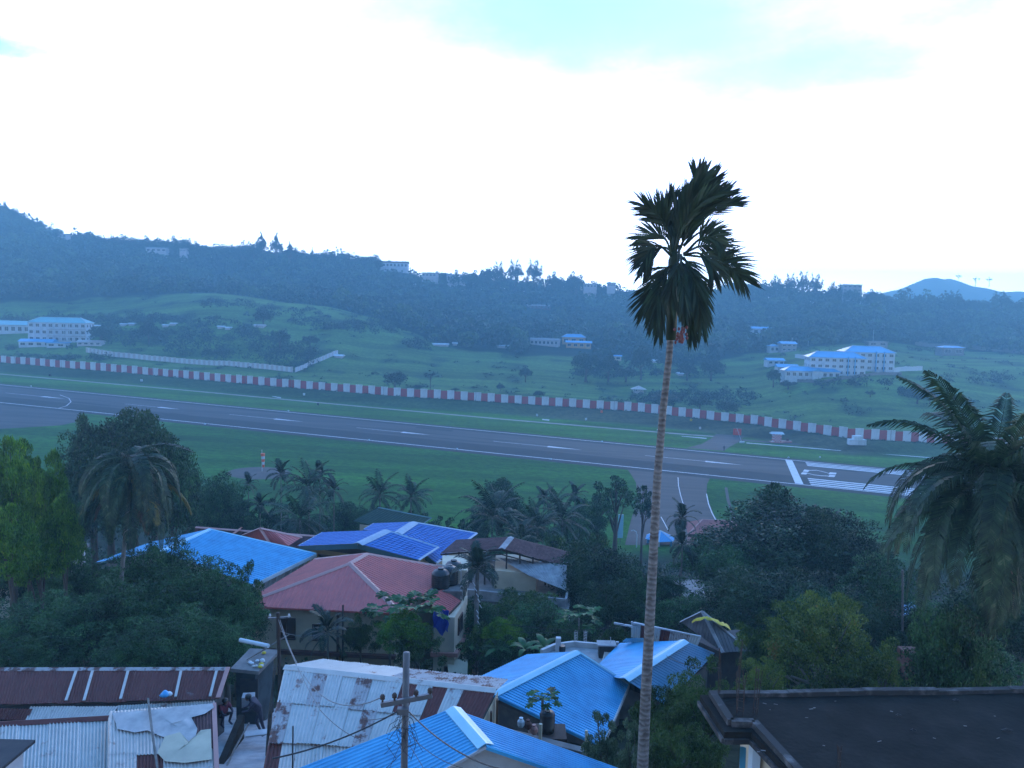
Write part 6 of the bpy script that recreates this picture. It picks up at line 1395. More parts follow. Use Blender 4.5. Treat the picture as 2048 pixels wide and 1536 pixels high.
def rebar(u, v, hh, n_, spread, seed):
    rs = random.Random(seed); p = S(u, v); mb = MB()
    for k in range(n_):
        a = 2*math.pi*k/n_+.4; q_ = p+Vector((math.cos(a)*spread, math.sin(a)*spread, 0)); mb.tube([q_, q_+Vector((rs.uniform(-.02, .02), 0, hh*.5)), q_+Vector((rs.uniform(-.05, .05), rs.uniform(-.03, .03), hh*rs.uniform(.85, 1.1)))], .008, 4)
    for k in range(int(hh/.2)):
        z = .12+.2*k; pp_ = [p+Vector((math.cos(2*math.pi*j/n_+.4)*spread, math.sin(2*math.pi*j/n_+.4)*spread, z)) for j in range(n_)]
        for a, b in zip(pp_, pp_[1:]+pp_[:1]): mb.bar(a, b, .008, .008)
    mb.build('starter_bars', iron, r)
rebar(1480, 1430, .95, 4, .085, 1); rebar(1511, 1428, 1.05, 3, .05, 2); rebar(1678, 1536, .42, 3, .03, 3); rebar(1438, 1392, 1.0, 2, .02, 4); rebar(1475, 1390, 1.1, 2, .03, 5)
for (u, v, w1, lab) in ((1827, 1462, .10, 'dark stone lying alone on the flat concrete roof'), (2014, 1462, .22, 'dark broken stick lying on the right of the flat concrete roof'), (1912, 1402, .14, 'dark scrap near the far edge of the flat concrete roof'), (1797, 1432, .10, 'thin dark twig in the middle of the flat concrete roof')):
    p = S(u, v); o = empty('roof_debris', lab, 'debris', p); MB().tube([p+Vector((-w1/2, 0, .01)), p+Vector((0, .02, .03)), p+Vector((w1/2, -.01, .012))], .018, 5).build('body', dark_gap, o)
for i in range(16):
    p = S(rnd.uniform(1480, 2030), rnd.uniform(1400, 1520)); o = empty('roof_grit', 'pale lime flake on the dark flat concrete roof', 'grit', p, 'pale flakes on the flat roof'); MB().box(p, (rnd.uniform(.02, .10), rnd.uniform(.01, .03), .006), rnd.uniform(-.6, .6)).build('flake', concrete, o)
p = P(1496, 1500, 15.6); v = []; f = []
for j in range(6):
    for i in range(6): v.append(P(1480+i*7, 1493+j*14+3*math.sin(i), 15.6)+Vector((0, .05*math.sin(i*1.7+j*.5), 0)))
for j in range(5):
    for i in range(5): a = j*6+i; f.append((a, a+1, a+7, a+6))
tag(mk('hanging_cloth', v, f, cloth_teal, None, True), 'teal blue cloth hanging below the corner of the flat concrete roof', 'cloth')
# right background bits of houses
r = empty('dark_shed', 'low dark shed with pale roof edge between the shrubs and the right coconut palm', 'shed', P(1900, 1370, 34)-Vector((0, 0, 2))); a = P(1862, 1348, 33); b = P(1954, 1347, 33); MB().prism([(a.x, 33), (b.x, 33), (b.x, 36), (a.x, 36)], 31, a.z-.06).build('wall', brick_red, r); MB().bar((a.x-.1, 32.8, a.z), (b.x+.1, 32.8, a.z), .1, .08).build('roof_edge', white_old, r); MB().prism([(a.x-.1, 32.86), (b.x+.1, 32.86), (b.x+.1, 35), (a.x-.1, 35)], a.z-.06, a.z).build('roof', conc_dark, r)
r = empty('tarp_shelter', 'blue-grey plastic covered shelter glimpsed behind the right trees', 'shelter', P(1830, 1260, 45)-Vector((0, 0, 3)))
quad_roof(r, P(1800, 1208, 47), P(1822, 1204, 48), P(1846, 1222, 45), P(1806, 1232, 44), far_blue, .3, .03); quad_roof(r, P(1868, 1236, 46), P(1874, 1232, 47), P(1894, 1246, 45), P(1886, 1250, 44.5), tin_pale, .3, .03); a = P(1800, 1235, 45); MB().prism([(a.x, 45), (a.x+2.6, 45), (a.x+2.6, 48), (a.x, 48)], 27, a.z-.2).build('wall', brick_red, r)
r = empty('slender_pole', 'thin pale pole standing in the dark trees left of the right coconut palm', 'pole', P(1804, 1258, 36)-Vector((0, 0, 1))); MB().tube([P(1805, 1262, 36), P(1805, 1140, 36)], .05, 6).build('shaft', pole_mat, r)

# ------------------------------------------------------------------ utility poles and wires
def catenary(a, b, sag, n=16): return [lerp(a, b, i/n)-Vector((0, 0, sag*4*(i/n)*(1-i/n))) for i in range(n+1)]
def cable(a, b, sag, lab, rad=.012, m=cable_mat, name='cable'):
    o = mk(name, *(lambda mb: (mb.v, mb.f))(MB().tube(catenary(a, b, sag), rad, 5)), m); tag(o, lab, 'cable'); return o
YP = 15.0
top = P(813, 1305, YP); bot = Vector((P(806, 1536, YP).x, YP, Hs(-2, YP)-.2))
r = empty('utility_pole', 'steel utility pole with crossarm and tangled wires in the foreground', 'utility pole', bot)
MB().tube([bot, top], [.075, .066], 12).build('shaft', pole_mat, r, True)
a = P(762, 1410, YP-.12); b = P(864, 1391, YP-.12); MB().bar(a, b, .07, .09).build('crossarm', steel, r)
ins = []
for (u, v) in ((765, 1402), (789, 1399), (832, 1393), (860, 1389)):
    p = P(u, v, YP-.12); MB().lathe(p-Vector((0, 0, .02)), [(.02, 0), (.02, .05), (.05, .06), (.045, .1), (.055, .11), (.03, .15)], 8).build('insulator', iron, r); ins.append(p+Vector((0, 0, .08)))
MB().box(P(806, 1422, YP-.14), (.22, .12, .12)).build('clamp', steel, r)
rs = random.Random(12); mb = MB()
for k in range(20):
    u0 = rs.choice((797, 803, 812, 818)); v0 = rs.uniform(1425, 1460); pts = [P(u0, v0, YP-.1)]
    sgn = rs.choice((-1, 1)); w1 = rs.uniform(8, 30); v1 = v0+rs.uniform(25, 80)
    pts += [P(u0+sgn*w1*.7, (v0+v1)/2-8, YP-.15), P(u0+sgn*w1, (v0+v1)/2+10, YP-.15), P(u0+sgn*w1*rs.uniform(-.2, .8), v1, YP-.12)]
    if k % 5 == 0: pts.append(P(u0+sgn*rs.uniform(20, 50), v1+rs.uniform(20, 50), YP-.3))
    mb.tube(pts, .006, 4)
mb.build('wire_tangle', cable_mat, r)
p2 = P(556, 1225, 30); bp = Vector((p2.x+.1, 30, Hs(-9, 30)-.3))
r = empty('utility_pole', 'small old utility pole with crossarm in front of the left wall of the pink-roofed house', 'utility pole', bp)
MB().tube([bp, p2], .07, 7).build('shaft', iron, r); MB().bar(P(536, 1237, 30), P(582, 1234, 30), .06, .06).build('crossarm', steel, r)
for u in (540, 556, 578): MB().lathe(P(u, 1234, 30), [(.04, 0), (.05, .06), (.03, .12)], 7).build('insulator', white_old, r)
cable(P(560, 1240, 30), ins[0], 1.3, 'wire sagging from the small pole to the left end of the near crossarm', .012, wire_pale)
cable(P(556, 1238, 30), P(640, 1420, 20.5), .2, 'thin wire dropping from the small pole across the grey tin roof', .009, wire_pale)
cable(P(640, 1420, 20.5), P(722, 1480, 18), .1, 'thin wire crossing the lower part of the grey tin roof', .008)
cable(P(545, 1517, 14), P(800, 1420, YP-.1), .12, 'thick dark cable rising from the lower left to the near pole', .016)
cable(P(818, 1424, YP-.1), P(1075, 1548, 12), .3, 'thick dark cable falling from the near pole over the blue ridge', .014)
cable(P(806, 1422, YP-.1), P(728, 1440, 14), .05, 'thin dark service wire left of the near pole', .006)
cable(P(820, 1470, YP-.1), P(925, 1536, 12.5), .1, 'thin dark wire crossing the left blue slope from the near pole', .006)
cable(P(800, 1490, YP-.1), P(770, 1560, 14), -.02, 'thin dark wire fanning down left of the near pole', .005)
cable(P(818, 1490, YP-.1), P(860, 1560, 14), -.02, 'thin dark wire fanning down right of the near pole', .005)
cable(P(685, 1246, 44), P(560, 1262, 42), .5, 'slack wire looping across the front wall of the pink-roofed house', .014, wire_pale)
for (a, b, lab) in (((1010, 1247), (1275, 1250), 'faint wire above the white roof terrace, upper one'), ((1020, 1262), (1270, 1243), 'faint wire above the white roof terrace, lower one')): cable(P(*a, 34), P(*b, 34), .25, lab, .01)
cable(P(1333, 1312, 31), P(1440, 1336, 22), .15, 'dark wire crossing the dusty blue roof', .012)
r = empty('thin_post', 'thin dark post standing on the left edge of the grey tin shed', 'post', P(586, 1540, 20)); MB().tube([P(585, 1545, 20), P(586, 1452, 20)], .02, 6).build('shaft', cable_mat, r)
r = empty('service_post', 'slim iron post in front of the pink-roofed house wall', 'post', Vector((P(686, 1300, 43).x, 43, Hs(-9, 43)))); MB().tube([(P(686, 1300, 43).x, 43, 27), P(686, 1210, 43)], .05, 6).build('shaft', iron, r)

# ================================================================== near trees
T_ = tree
T_('dense', 215, 806, 75, 190, 'domed left half of the tall dark tree overlapping the runway')
T_('dense', 305, 838, 73, 190, 'domed right half of the tall dark tree overlapping the runway')
T_('dense', 262, 800, 74, 250, 'tall dark dense tree with rounded top overlapping the left end of the runway')
T_('dense', 185, 815, 76, 110, 'dark shoulder of foliage at the left of the tall dense tree')
T_('dense2', 340, 850, 72, 120, 'dark bushy tree at the right flank of the tall dense tree')
T_('lime', 48, 905, 47, 120, 'lime-green rounded clump low between the two taller left-edge trees')
T_('lime', 70, 1020, 42, 110, 'lowest lime-green clump at the left above the pink shed roof')
T_('dense2', 60, 930, 50, 190, 'dark shaded tree behind the lime-green clumps at left')
T_('lime', 18, 838, 46, 130, 'yellow-green feathery tree at the left frame edge')
T_('lime', 96, 868, 45, 80, 'yellow-green clumped tree right of the left-edge tree')
T_('lime', 10, 985, 40, 130, 'shaded lower green tree at the left frame edge')
T_('lime', 120, 965, 43, 90, 'lower yellow-green clump beside the coconut palm')
T_('feather', 60, 1170, 35, 260, 'dark feathery tree filling the left edge above the rusty roof')
T_('feather', 235, 1130, 37, 260, 'dark feathery tree at the foot of the left coconut palm')
T_('feather', 395, 1085, 39, 250, 'large feathery tree in front of the blue roof')
T_('feather', 350, 1200, 34, 240, 'dark feathery tree just behind the rusty tin roof')
T_('feather', 470, 1150, 38, 150, 'feathery tree touching the left corner of the pink roof')
T_('mango', 478, 1095, 40, 100, 'leafy tree with paddle-like leaves over the blue roof corner')
T_('feather', 140, 1090, 46, 170, 'dark tree under the lime-green trees at left')
T_('dense2', 440, 925, 88, 130, 'bushy dark tree left of the windsock palms')
T_('dense2', 400, 945, 84, 90, 'bushy tree behind the left coconut palm')
T_('bushdark', 520, 985, 92, 90, 'dark bush below the windsock')
T_('bushdark', 600, 1000, 92, 110, 'dark bush among the palm row right of the windsock')
T_('dense2', 690, 985, 96, 100, 'bushy tree between the windsock palms and the green roof')
T_('dense2', 745, 1000, 100, 90, 'bushy tree just behind the green roof')
T_('bushdark', 850, 1010, 104, 90, 'bush right of the green roof at the edge of the grass')
T_('bushdark', 905, 1020, 98, 80, 'low bush between the green roof and the dark tree')
T_('dense', 1003, 942, 108, 110, 'rounded dark tree against the bright grass in the middle')
T_('bushdark', 950, 1010, 100, 80, 'low dark bush at the left foot of the rounded middle tree')
T_('dense2', 1060, 1000, 100, 90, 'bush at the right foot of the rounded middle tree')
T_('sparse', 1240, 928, 112, 120, 'open-branched tree beside the taxiway, left of the areca trunk')
T_('sparse', 1205, 970, 106, 90, 'lower open-branched tree left of the areca trunk')
T_('dense2', 1190, 975, 104, 80, 'dusky bushy tree behind the rounded bushes in the middle')
T_('sparse', 1295, 950, 114, 60, 'thin tree directly behind the areca trunk')
T_('dense2', 1150, 1010, 96, 90, 'dusky tree left of the open-branched pair')
T_('bush', 1210, 1050, 74, 90, 'green bushy tree behind the dense round tree')
T_('bush', 1120, 1050, 80, 90, 'green bush behind the maroon roof')
T_('dense', 1205, 1070, 58, 180, 'dense dark globe-shaped tree right of the maroon roof')
T_('dense', 1180, 1120, 56, 110, 'lower left lobe of dense dark foliage beside the globe-shaped tree')
T_('dense2', 1280, 1110, 60, 90, 'dark tree behind the areca trunk at mid height')
T_('mango', 1060, 1155, 50, 160, 'broad leafy tree in front of the pale house with maroon roof')
T_('dense2', 1100, 1190, 47, 150, 'dark leafy tree below the pale house')
T_('dense2', 1950, 1165, 23, 200, 'dark vines and foliage wrapped round the foot of the right coconut palm')
T_('feather', 120, 1105, 45, 150, 'dark feathery tree hiding the white walled house at left')
T_('dense2', 325, 1045, 48, 150, 'dark tree covering the left end of the long blue roof')
T_('feather', 240, 1090, 48, 170, 'feathery tree behind the trunk of the left coconut palm')
T_('mango', 1965, 1225, 22.5, 110, 'leafy vine mass climbing the trunk of the right coconut palm')
T_('lime', 1015, 1225, 43, 100, 'fresh green bush behind the white terrace')
T_('bush', 965, 1230, 44, 80, 'green bush at the right corner of the cream house')
T_('dense2', 1180, 1225, 42, 100, 'green undergrowth tree behind the white terrace')
T_('bush', 1250, 1225, 44, 80, 'dark bush left of the rusty patched roof')
T_('dense2', 1340, 1130, 64, 110, 'dark tree below the pavilion right of the areca trunk')
T_('dense2', 1330, 1180, 50, 110, 'dark tree right of the areca trunk above the rusty roof')
T_('dense', 1600, 985, 66, 380, 'very large spreading dark tree in front of the threshold markings')
T_('sparse', 1562, 932, 70, 100, 'lighter leafy top rising over the very large dark tree')
T_('dense2', 1450, 1040, 70, 180, 'left limb mass of dark foliage beside the red gatehouse roof')
T_('dense', 1720, 1040, 60, 180, 'dark tree between the very large tree and the right coconut palm')
T_('dense2', 1430, 1170, 52, 150, 'dark tree behind the weathered grey roof')
T_('dense', 1540, 1120, 50, 240, 'dark foliage below the very large tree')
T_('dense2', 1700, 1150, 46, 220, 'dark foliage behind the yellowing tree')
T_('olive', 1690, 1158, 32, 230, 'right half of the yellowing green crown in the right foreground')
T_('olive', 1625, 1175, 33.5, 230, 'left half of the yellowing green crown in the right foreground')
T_('olive', 1670, 1210, 30.5, 260, 'broad yellowing green tree in the right foreground')
T_('mango', 1570, 1210, 34, 130, 'bluish green bushy tree left of the yellowing tree')
T_('olive', 1800, 1275, 30, 130, 'small yellowing shrub tree at the right foot of the broad one')
T_('olive', 1560, 1300, 28, 150, 'yellowing shrub behind the left end of the flat concrete roof')
T_('mango', 1440, 1300, 22, 190, 'dark narrow-leaved tree beside the left corner of the flat roof')
T_('mango', 1350, 1330, 21, 150, 'narrow-leaved tree right of the areca trunk at the bottom')
T_('mango', 1400, 1400, 19, 190, 'shaded narrow-leaved tree under the corner of the flat roof')
T_('palebush', 1235, 1415, 20, 110, 'pale green bush left of the areca trunk at the bottom edge')
T_('palebush', 1300, 1440, 19, 90, 'pale green bush right of the areca trunk at the bottom edge')
T_('dense2', 1890, 1190, 44, 200, 'dark tree behind the right coconut palm trunk')
T_('dense', 2010, 1130, 40, 220, 'dark tree at the right frame edge below the palm crown')
T_('dense2', 1990, 1260, 32, 200, 'dark vine-covered foliage at the right edge above the flat roof')
T_('bush', 1900, 1300, 30, 110, 'dark bush between the dark shed and the palm trunk')
T_('dense', 2090, 1000, 50, 160, 'dark tree behind the palm at the right frame edge')
T_('lime', 815, 1215, 41, 130, 'bright green leafy tree in front of the right corner of the cream house')
T_('mango', 845, 1240, 40, 110, 'lower green leafy tree at the right corner of the cream house')
T_('mango', 725, 1208, 42, 80, 'small leafy tree against the front wall of the cream house')
for i, (u, v, Y, w1, k, lab) in enumerate(((420, 985, 98, 90, 'bushdark', 'dark bush at the edge of the grass left of the windsock pad'), (560, 1010, 96, 90, 'bushdark', 'dark bush under the areca palm beside the windsock'), (640, 1015, 92, 110, 'dense2', 'dark bushy tree under the paired palms right of the windsock'), (470, 1000, 86, 110, 'dense2', 'bushy tree just above the red roofs'), (560, 1030, 84, 110, 'bushdark', 'bush just above the pale ridge of the red roofs'), (800, 1015, 98, 90, 'dense2', 'bushy tree behind the right end of the green roof'), (880, 1035, 92, 90, 'bushdark', 'dark bush behind the rear tiled roof'), (940, 1045, 84, 90, 'dense2', 'bushy tree at the right end of the rear tiled roof'),
    (1010, 1060, 78, 110, 'dense2', 'bushy tree rising behind the left of the maroon roof'), (1110, 1065, 76, 100, 'bushdark', 'bush behind the right slope of the maroon roof'), (1290, 1150, 52, 90, 'dense2', 'dark tree directly behind the areca trunk above the rusty roof'), (1230, 1150, 50, 120, 'dense', 'dark foliage at the foot of the globe-shaped tree'), (1480, 1200, 46, 120, 'dense', 'dark foliage just right of the weathered grey roof'), (1640, 1120, 52, 200, 'dense', 'lower middle dark foliage of the right grove'), (1500, 1060, 62, 180, 'dense2', 'dark dome left in the right grove beside the red gatehouse'), (1680, 1000, 64, 200, 'dense', 'right dome of the very large dark tree'), (1780, 1080, 50, 180, 'dense2', 'dark tree left of the hanging palm crown'), (1830, 1180, 40, 150, 'dense', 'dark tree around the slender pale pole'), (1850, 1290, 36, 150, 'dense2', 'dark shrub mass behind the dark shed'),
    (30, 1030, 50, 200, 'dense', 'dark shaded foliage under the left-edge lime tree'), (160, 1180, 40, 200, 'feather', 'dark feathery tree in the middle of the left grove'), (60, 1250, 33, 200, 'feather', 'lowest dark feathery tree at the left edge above the rusty roof'), (270, 1240, 33, 200, 'feather', 'lowest dark feathery tree in the middle above the rusty roof'), (450, 1230, 34, 160, 'feather', 'lowest dark feathery tree left of the small utility pole'), (180, 900, 72, 100, 'dense2', 'bushy dark tree behind the left side of the left coconut palm'), (960, 1180, 50, 110, 'dense2', 'leafy tree under the left of the pale terrace house'), (1130, 1230, 44, 110, 'bush', 'green undergrowth at the foot of the globe-shaped tree'), (1020, 1260, 42, 90, 'dense2', 'dark bush behind the banana plants'))):
    T_(k, u, v, Y, w1, lab)
# papaya
def papaya(u, vc, Y, sc_, label, n=11, seed=0):
    rs = random.Random(seed); c = P(u, vc, Y); zg = min(Hs(c.x, Y), c.z-1.2); r = empty('papaya_tree', label, 'papaya tree', (c.x, Y, zg))
    mb = MB().tube([(0, 0, 0), (.05, 0, (c.z-zg)*.6), (0, 0, c.z-zg)], [.09, .07, .045], 7); link('trunk', mesh('trunk', mb.v, mb.f, bark_pale, True), r)
    for k in range(n):
        az = k*2.4+rs.uniform(-.3, .3); el = rs.uniform(-.15, .8); l = sc_*rs.uniform(.55, .8); d = Vector((math.cos(az)*math.cos(el), math.sin(az)*math.cos(el), math.sin(el))); b = Vector((0, 0, c.z-zg)); e = b+d*l
        mb = MB().tube([b, lerp(b, e, .6)+Vector((0, 0, .03)), e], .012, 4, False); side = d.cross(Vector((0, 0, 1))).normalized(); out = (d+Vector((0, 0, -.35))).normalized()
        for j in range(7):
            a = (j-3)*.62; q = (out*math.cos(a)+side*math.sin(a)).normalized(); w1 = q.cross(Vector((0, 0, 1))).normalized()*sc_*.07; L1 = sc_*(.42-.05*abs(j-3))
            mb.add([e, e+q*L1*.45+w1, e+q*L1-Vector((0, 0, L1*.15)), e+q*L1*.45-w1, e+q*L1*.75+w1*1.2+q*.05, e+q*L1*.75-w1*1.2+q*.05], [(0, 1, 2, 3), (1, 4, 2), (3, 2, 5)])
        link('leaf', mesh('leaf', mb.v, mb.f, LF['yellow'] if (k == 3 and seed == 1) else LF['papaya']), r)
papaya(1085, 1400, 26.5, .62, 'papaya tree with one yellow leaf beside the dark water drum', 13, 1)
papaya(780, 1225, 43, 1.5, 'papaya tree in front of the pink roof, left one', 14, 2)
papaya(835, 1225, 42, 1.6, 'papaya tree in front of the pink roof, right one', 14, 3)
papaya(1158, 1235, 42, 1.3, 'papaya tree standing behind the white terrace', 12, 4)
# banana
def banana(u, vc, Y, sc_, label, seed):
    rs = random.Random(seed); c = P(u, vc, Y); zg = min(Hs(c.x, Y), c.z-1.5); r = empty('banana_plant', label, 'banana plant', (c.x, Y, zg)); h = c.z-zg
    mb = MB().tube([(0, 0, 0), (0, 0, h)], [.14, .09], 8); link('trunk', mesh('trunk', mb.v, mb.f, LF['mid']), r)
    for k in range(7):
        az = k*2.4+seed; mb = MB(); p = Vector((0, 0, h)); ang = rs.uniform(.7, 1.2); n = 7; L1 = sc_*rs.uniform(.8, 1.1); ring = []
        for i in range(n+1):
            t = i/n; d = Vector((math.cos(az)*math.cos(ang), math.sin(az)*math.cos(ang), math.sin(ang))); s = Vector((-math.sin(az), math.cos(az), 0)); w1 = L1*.16*math.sin(math.pi*min(1, t*.9+.08)); ring += [p+s*w1-Vector((0, 0, w1*.3)), p, p-s*w1-Vector((0, 0, w1*.3))]; p = p+d*L1/n; ang -= .26
        f = []
        for i in range(n): a = i*3; f += [(a, a+1, a+4, a+3), (a+1, a+2, a+5, a+4)]
        link('leaf', mesh('leaf', ring, f, LF['papaya'], True), r)
banana(1050, 1300, 41, 1.2, 'banana plant behind the left end of the white terrace', 1)
banana(1088, 1296, 40, 1.1, 'banana plant with arching leaves touching the white terrace', 2)
banana(1000, 1300, 42, 1.2, 'banana plant right of the cream house corner', 3)
banana(940, 1300, 44, 1.1, 'banana plant beside the side bay of the cream house', 4)
# coconut palms
palm('droop', 262, 940, 45, .98, 'large drooping coconut palm on the left with yellowing lower fronds', spec=[2, 5, 9, 10, 8, 4, 3], lean=(1.0, 0), seed=1)
pr_, ptop = palm('coco', 1978, 972, 24.5, .86, 'big coconut palm at the right with dense hanging crown', spec=[7, 5, 7, 8, 6, 0, 1], lean=(-.5, 0), seed=2, trunk_r=.19, tm=bark_dark)
for cls, n_ in ((1, 5), (2, 7), (3, 9), (4, 10)):
    for j in range(n_):
        o = link('frond', FR['droop', cls], pr_); o.location = ptop-Vector((0, 0, .15)); o.rotation_euler = (rnd.uniform(-.2, .2), 0, 6.28*(j+.37*cls)/n_); o.scale = (.98,)*3
palm('droop', 2110, 1010, 27, .85, 'second coconut palm cut by the right frame edge', spec=[3, 5, 8, 8, 7, 0, 1], seed=3)
for i, (u, v, Y, s, lab) in enumerate(((618, 975, 86, .95, 'coconut palm with spreading crown right of the windsock'), (760, 990, 98, .85, 'coconut palm behind the green roof, left one'), (822, 995, 100, .85, 'coconut palm behind the green roof, right one'), (600, 1040, 78, .95, 'low coconut palm with arching fronds below the windsock palms'), (985, 1035, 86, 1.15, 'broad coconut palm behind the maroon roof'), (1075, 1055, 84, .9, 'coconut palm right of the broad one behind the maroon roof'), (1125, 1040, 88, .9, 'coconut palm left of the globe-shaped tree'), (1110, 1010, 100, .7, 'small coconut palm at the edge of the grass in the middle'), (1040, 1080, 70, .6, 'young palm rising over the maroon roof ridge'))):
    palm('cocofar', u, v, Y, s, lab, nf=[3, 5, 6, 5, 3], seed=10+i, trunk_r=.13)
for i, (u, v, Y, s, lab) in enumerate(((562, 948, 90, 1.05, 'slim areca palm beside the windsock'), (640, 950, 90, 1.1, 'areca palm touching the left of the paired palms right of the windsock'), (668, 980, 86, 1.0, 'areca palm with bare trunk right of the windsock palms'), (497, 968, 92, .8, 'small areca palm left of the windsock'), (1088, 998, 104, 1.05, 'areca palm on the grass edge right of the rounded tree'), (1150, 992, 104, 1.05, 'areca palm on the grass edge left of the open-branched trees'), (1365, 1035, 78, 1.1, 'slender areca palm in front of the red gatehouse'), (1365, 1090, 66, .9, 'second slender areca palm below the gatehouse one'), (656, 1262, 41.5, .85, 'young areca palm against the front wall of the cream house'), (520, 1010, 88, .9, 'drooping areca palm below and left of the windsock'))):
    palm('areca', u, v, Y, s, lab, nf=[3, 3, 4, 3, 2], seed=30+i, trunk_r=.075, name='areca_palm', cat='palm')
# fan of tagged palm by the cream house
palm('areca', 955, 1135, 47.5, .95, 'bushy palm with white marks down its trunk between the two houses', nf=[4, 5, 5, 3, 2], seed=50, trunk_r=.16, name='areca_palm')

for k in range(9):
    p = P(946+k*3.2*(.4 if k > 4 else 1), 1165+k*11, 46.6); o = empty('trunk_tag', 'small white strip fixed to the trunk of the bushy palm between the houses', 'tag', p, 'white strips on the palm trunk'); MB().bar(p, p+Vector((.14, 0, -.2)), .06, .03).build('strip', white_paint, o)

# ---- the tall areca palm in front
YA = 13.5
base = Vector((P(1284, 1536, 13.2).x-.03, 13.1, Hs(2.1, 13)-.2))
r = empty('areca_palm', 'tall lone areca palm with ringed trunk rising above the horizon', 'palm', base)
tp = [base]+[P(u, v, y) for u, v, y in ((1285, 1536, 13.15), (1291, 1400, 13.2), (1299, 1250, 13.25), (1307, 1100, 13.3), (1315, 950, 13.35), (1326, 820, 13.4), (1338, 715, 13.45), (1342, 660, 13.5))]
tr_ = [.104, .100, .092, .086, .076, .068, .061, .056, .056]
mbt = MB(); fine = []; fr2 = []
for i in range(len(tp)-1):
    for k in range(10):
        t = k/10; fine.append(lerp(tp[i], tp[i+1], t)); rr = lerp(tr_[i], tr_[i+1], t); fr2.append(rr*(1.015 if k % 2 else .995))
fine.append(tp[-1]); fr2.append(tr_[-1])
mbt.tube(fine, fr2, 14).build('trunk', ringm, r, True)
MB().tube([P(1342, 680, YA), P(1345, 600, YA), P(1347, 520, YA), P(1349, 500, YA)], [.085, .10, .085, .04], 12).build('crownshaft', LF['palmdark'], r, True)
def hero_frond(zp, ll=.5, nl=30, w1=.034, dz=0.0, side=(1, 1), dang=.0, m=LF['palmdark'], fold=.6, seed=0, start=.28, spread=(1.0, .35)):
    """zp: control points in the zoomed crown sketch, given real distance"""
    nl = int(nl*1.25); w1 = w1*.44; ll = ll*1.18; dang = dang*.8
    rs = random.Random(seed); cp = [P(1200+x/3.34, 300+y/3.34, YA+dy+dz) for x, y, dy in zp]
    # Catmull-Rom
    pts = []; n = 8
    ext = [cp[0]*2-cp[1]]+cp+[cp[-1]*2-cp[-2]]
    for i in range(1, len(ext)-2):
        for k in range(n):
            t = k/n; p0, p1, p2, p3 = ext[i-1:i+3]; pts.append(.5*((2*p1)+(p2-p0)*t+(2*p0-5*p1+4*p2-p3)*t*t+(3*p1-p0-3*p2+p3)*t**3))
    pts.append(cp[-1]); N_ = len(pts)-1; mb = MB(); mb.tube(pts, [.02*(1-.8*i/N_)+.003 for i in range(N_+1)], 6)
    for k in range(nl):
        t = start+(1-start)*k/(nl-1); i = min(int(t*N_), N_-1); q = lerp(pts[i], pts[i+1], t*N_-i); d = (pts[i+1]-pts[i]).normalized()
        vw = (q-Vector((0, 0, EYE))).normalized(); sd_ = d.cross(vw).normalized(); l = ll*(1.0-.35*abs(t-.55)/.45)*rs.uniform(.85, 1.12)
        a0 = lerp(spread[0], spread[1], (t-start)/(1-start))
        for s_ in (-1, 1):
            if not side[0 if s_ < 0 else 1]: continue
            a = a0+rs.uniform(-.1, .1); dirv = (d*math.cos(a)+sd_*s_*math.sin(a)+vw*rs.uniform(-fold, fold)*.8).normalized(); g2 = (dirv+Vector((0, 0, -dang-rs.uniform(.1, .35)))).normalized()
            wv = (dirv.cross(vw)+vw*rs.uniform(-.5, .5)).normalized()*w1*rs.uniform(.7, 1.3); b = q+dirv*l*.42; c = b+(dirv*.6+g2*.4).normalized()*l*.33; e = c+(dirv*.35+g2*.65).normalized()*l*.33
            mb.add([q-wv*.35, q+wv*.35, b+wv, b-wv, c+wv*.7, c-wv*.7, e+wv*.1], [(0, 1, 2, 3), (3, 2, 4, 5), (5, 4, 6)])
    mb.build('frond', m, r)
Zc = 0
hero_frond([(490, 720, 0), (540, 500, -.1), (600, 330, -.2), (690, 190, -.25)], .42, 34, .05, spread=(.35, .25), seed=1, start=.15)
hero_frond([(500, 700, 0), (560, 480, .1), (650, 330, .2), (740, 215, .2)], .44, 34, .05, spread=(.35, .2), seed=2, start=.15)
hero_frond([(480, 700, 0), (500, 520, .2), (530, 400, .3), (590, 290, .35)], .40, 30, .05, spread=(.3, .2), seed=3, start=.15)
hero_frond([(490, 690, 0), (590, 450, -.3), (700, 330, -.4), (800, 280, -.4)], .34, 30, .045, spread=(.4, .25), seed=4, start=.2)
hero_frond([(480, 680, 0), (460, 560, -.1), (400, 450, -.2), (300, 370, -.3)], .40, 30, .036, spread=(.75, .3), seed=5, start=.45)
hero_frond([(480, 720, 0), (440, 600, .1), (360, 560, .2), (270, 590, .3)], .36, 22, .034, spread=(.7, .3), seed=6, start=.35)
hero_frond([(490, 720, 0), (400, 640, -.2), (345, 655, -.3), (290, 740, -.35)], .40, 26, .034, spread=(.8, .3), seed=7, start=.5, dang=.3)
hero_frond([(560, 640, 0), (680, 480, .2), (800, 380, .4), (900, 350, .4)], .34, 22, .032, spread=(.4, .2), seed=8, start=.45)
hero_frond([(560, 640, 0), (650, 560, .1), (730, 530, .2), (790, 550, .2)], .30, 18, .03, spread=(.6, .3), seed=9, start=.4)
hero_frond([(580, 680, 0), (660, 600, -.3), (740, 580, -.4), (800, 620, -.5)], .34, 24, .034, spread=(.9, .4), seed=10, start=.35, dang=.6)
hero_frond([(560, 700, 0), (700, 720, .1), (850, 770, .2), (960, 870, .2)], .46, 32, .038, spread=(.85, .35), seed=11, start=.35, dang=.25)
hero_frond([(560, 700, 0), (660, 690, -.3), (740, 760, -.5), (760, 860, -.5)], .36, 22, .034, spread=(.5, .3), seed=12, start=.35, dang=.5)
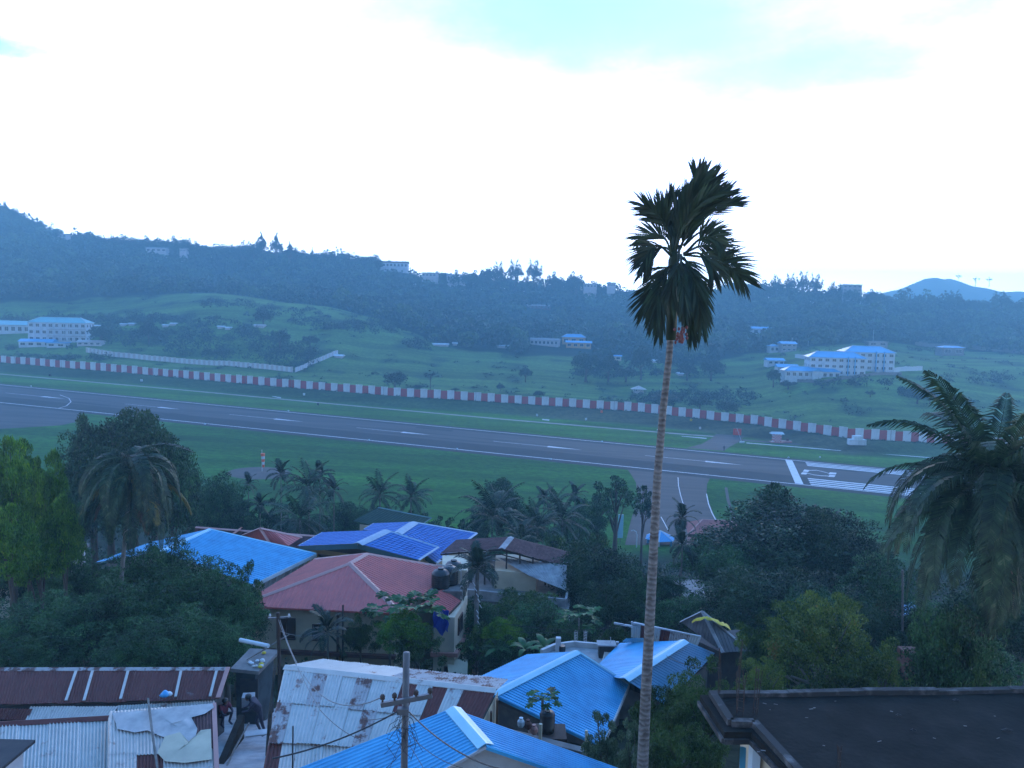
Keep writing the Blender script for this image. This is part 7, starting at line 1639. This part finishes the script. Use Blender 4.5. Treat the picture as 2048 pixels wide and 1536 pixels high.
hero_frond([(520, 760, 0), (440, 800, -.1), (390, 960, -.2), (370, 1120, -.25)], .52, 36, .038, spread=(.55, .2), seed=13, start=.25, dang=.45)
hero_frond([(500, 760, 0), (400, 860, .25), (340, 960, .35), (310, 1060, .4)], .46, 28, .036, spread=(.6, .25), seed=14, start=.35, dang=.4)
hero_frond([(540, 700, 0), (545, 800, -.5), (560, 950, -.7), (565, 1040, -.7)], .40, 36, .036, spread=(.3, .15), seed=15, start=.15, dang=.6)
hero_frond([(530, 700, 0), (600, 780, -.3), (650, 950, -.5), (680, 1120, -.5)], .48, 36, .038, spread=(.5, .2), seed=16, start=.2, dang=.5)
hero_frond([(560, 720, 0), (640, 850, .3), (670, 1000, .4), (680, 1180, .4)], .46, 34, .036, spread=(.5, .2), seed=17, start=.25, dang=.5, m=LF['palm'])
hero_frond([(530, 760, 0), (560, 950, .4), (600, 1100, .5), (610, 1220, .5)], .42, 34, .04, spread=(.4, .15), seed=18, start=.25, dang=.5, m=LF['palm'])
hero_frond([(500, 760, 0), (460, 900, .3), (420, 1050, .4), (400, 1200, .4)], .44, 34, .04, spread=(.4, .15), seed=19, start=.25, dang=.5, m=LF['palm'])
hero_frond([(530, 640, 0), (520, 760, -.55), (480, 900, -.6), (500, 1030, -.6)], .36, 28, .036, spread=(.4, .15), seed=20, start=.3, dang=.5)
hero_frond([(485, 700, 0), (530, 450, .15), (640, 300, .2), (650, 190, .2)], .46, 34, .05, spread=(.3, .22), seed=21, start=.12)
hero_frond([(520, 690, 0), (610, 500, -.2), (720, 380, -.3), (830, 300, -.3)], .42, 30, .045, spread=(.4, .25), seed=22, start=.12)
hero_frond([(490, 690, 0), (480, 560, .3), (440, 420, .35), (470, 330, .4)], .38, 26, .045, spread=(.4, .25), seed=23, start=.15)
hero_frond([(560, 690, 0), (680, 640, .3), (780, 660, .35), (850, 740, .4)], .42, 28, .036, spread=(.8, .35), seed=24, start=.25, dang=.4)
hero_frond([(500, 700, 0), (430, 650, .3), (350, 690, .4), (300, 800, .4)], .40, 24, .034, spread=(.6, .3), seed=25, start=.4, dang=.3)
rs = random.Random(4); fc = P(1362, 668, YA-.25)
for k in range(34):
    a = rs.uniform(0, 6.28); p = fc+Vector((math.cos(a)*rs.uniform(0, .13), rs.uniform(-.1, .1), rs.uniform(-.14, .12))); MB().lathe(p, [(.008, -.03), (.022, -.01), (.022, .01), (.006, .03)], 6).build('fruit', mat('areca_fruit', (.13, .018, .02), (.08, .015, .015), rough=.5), r)
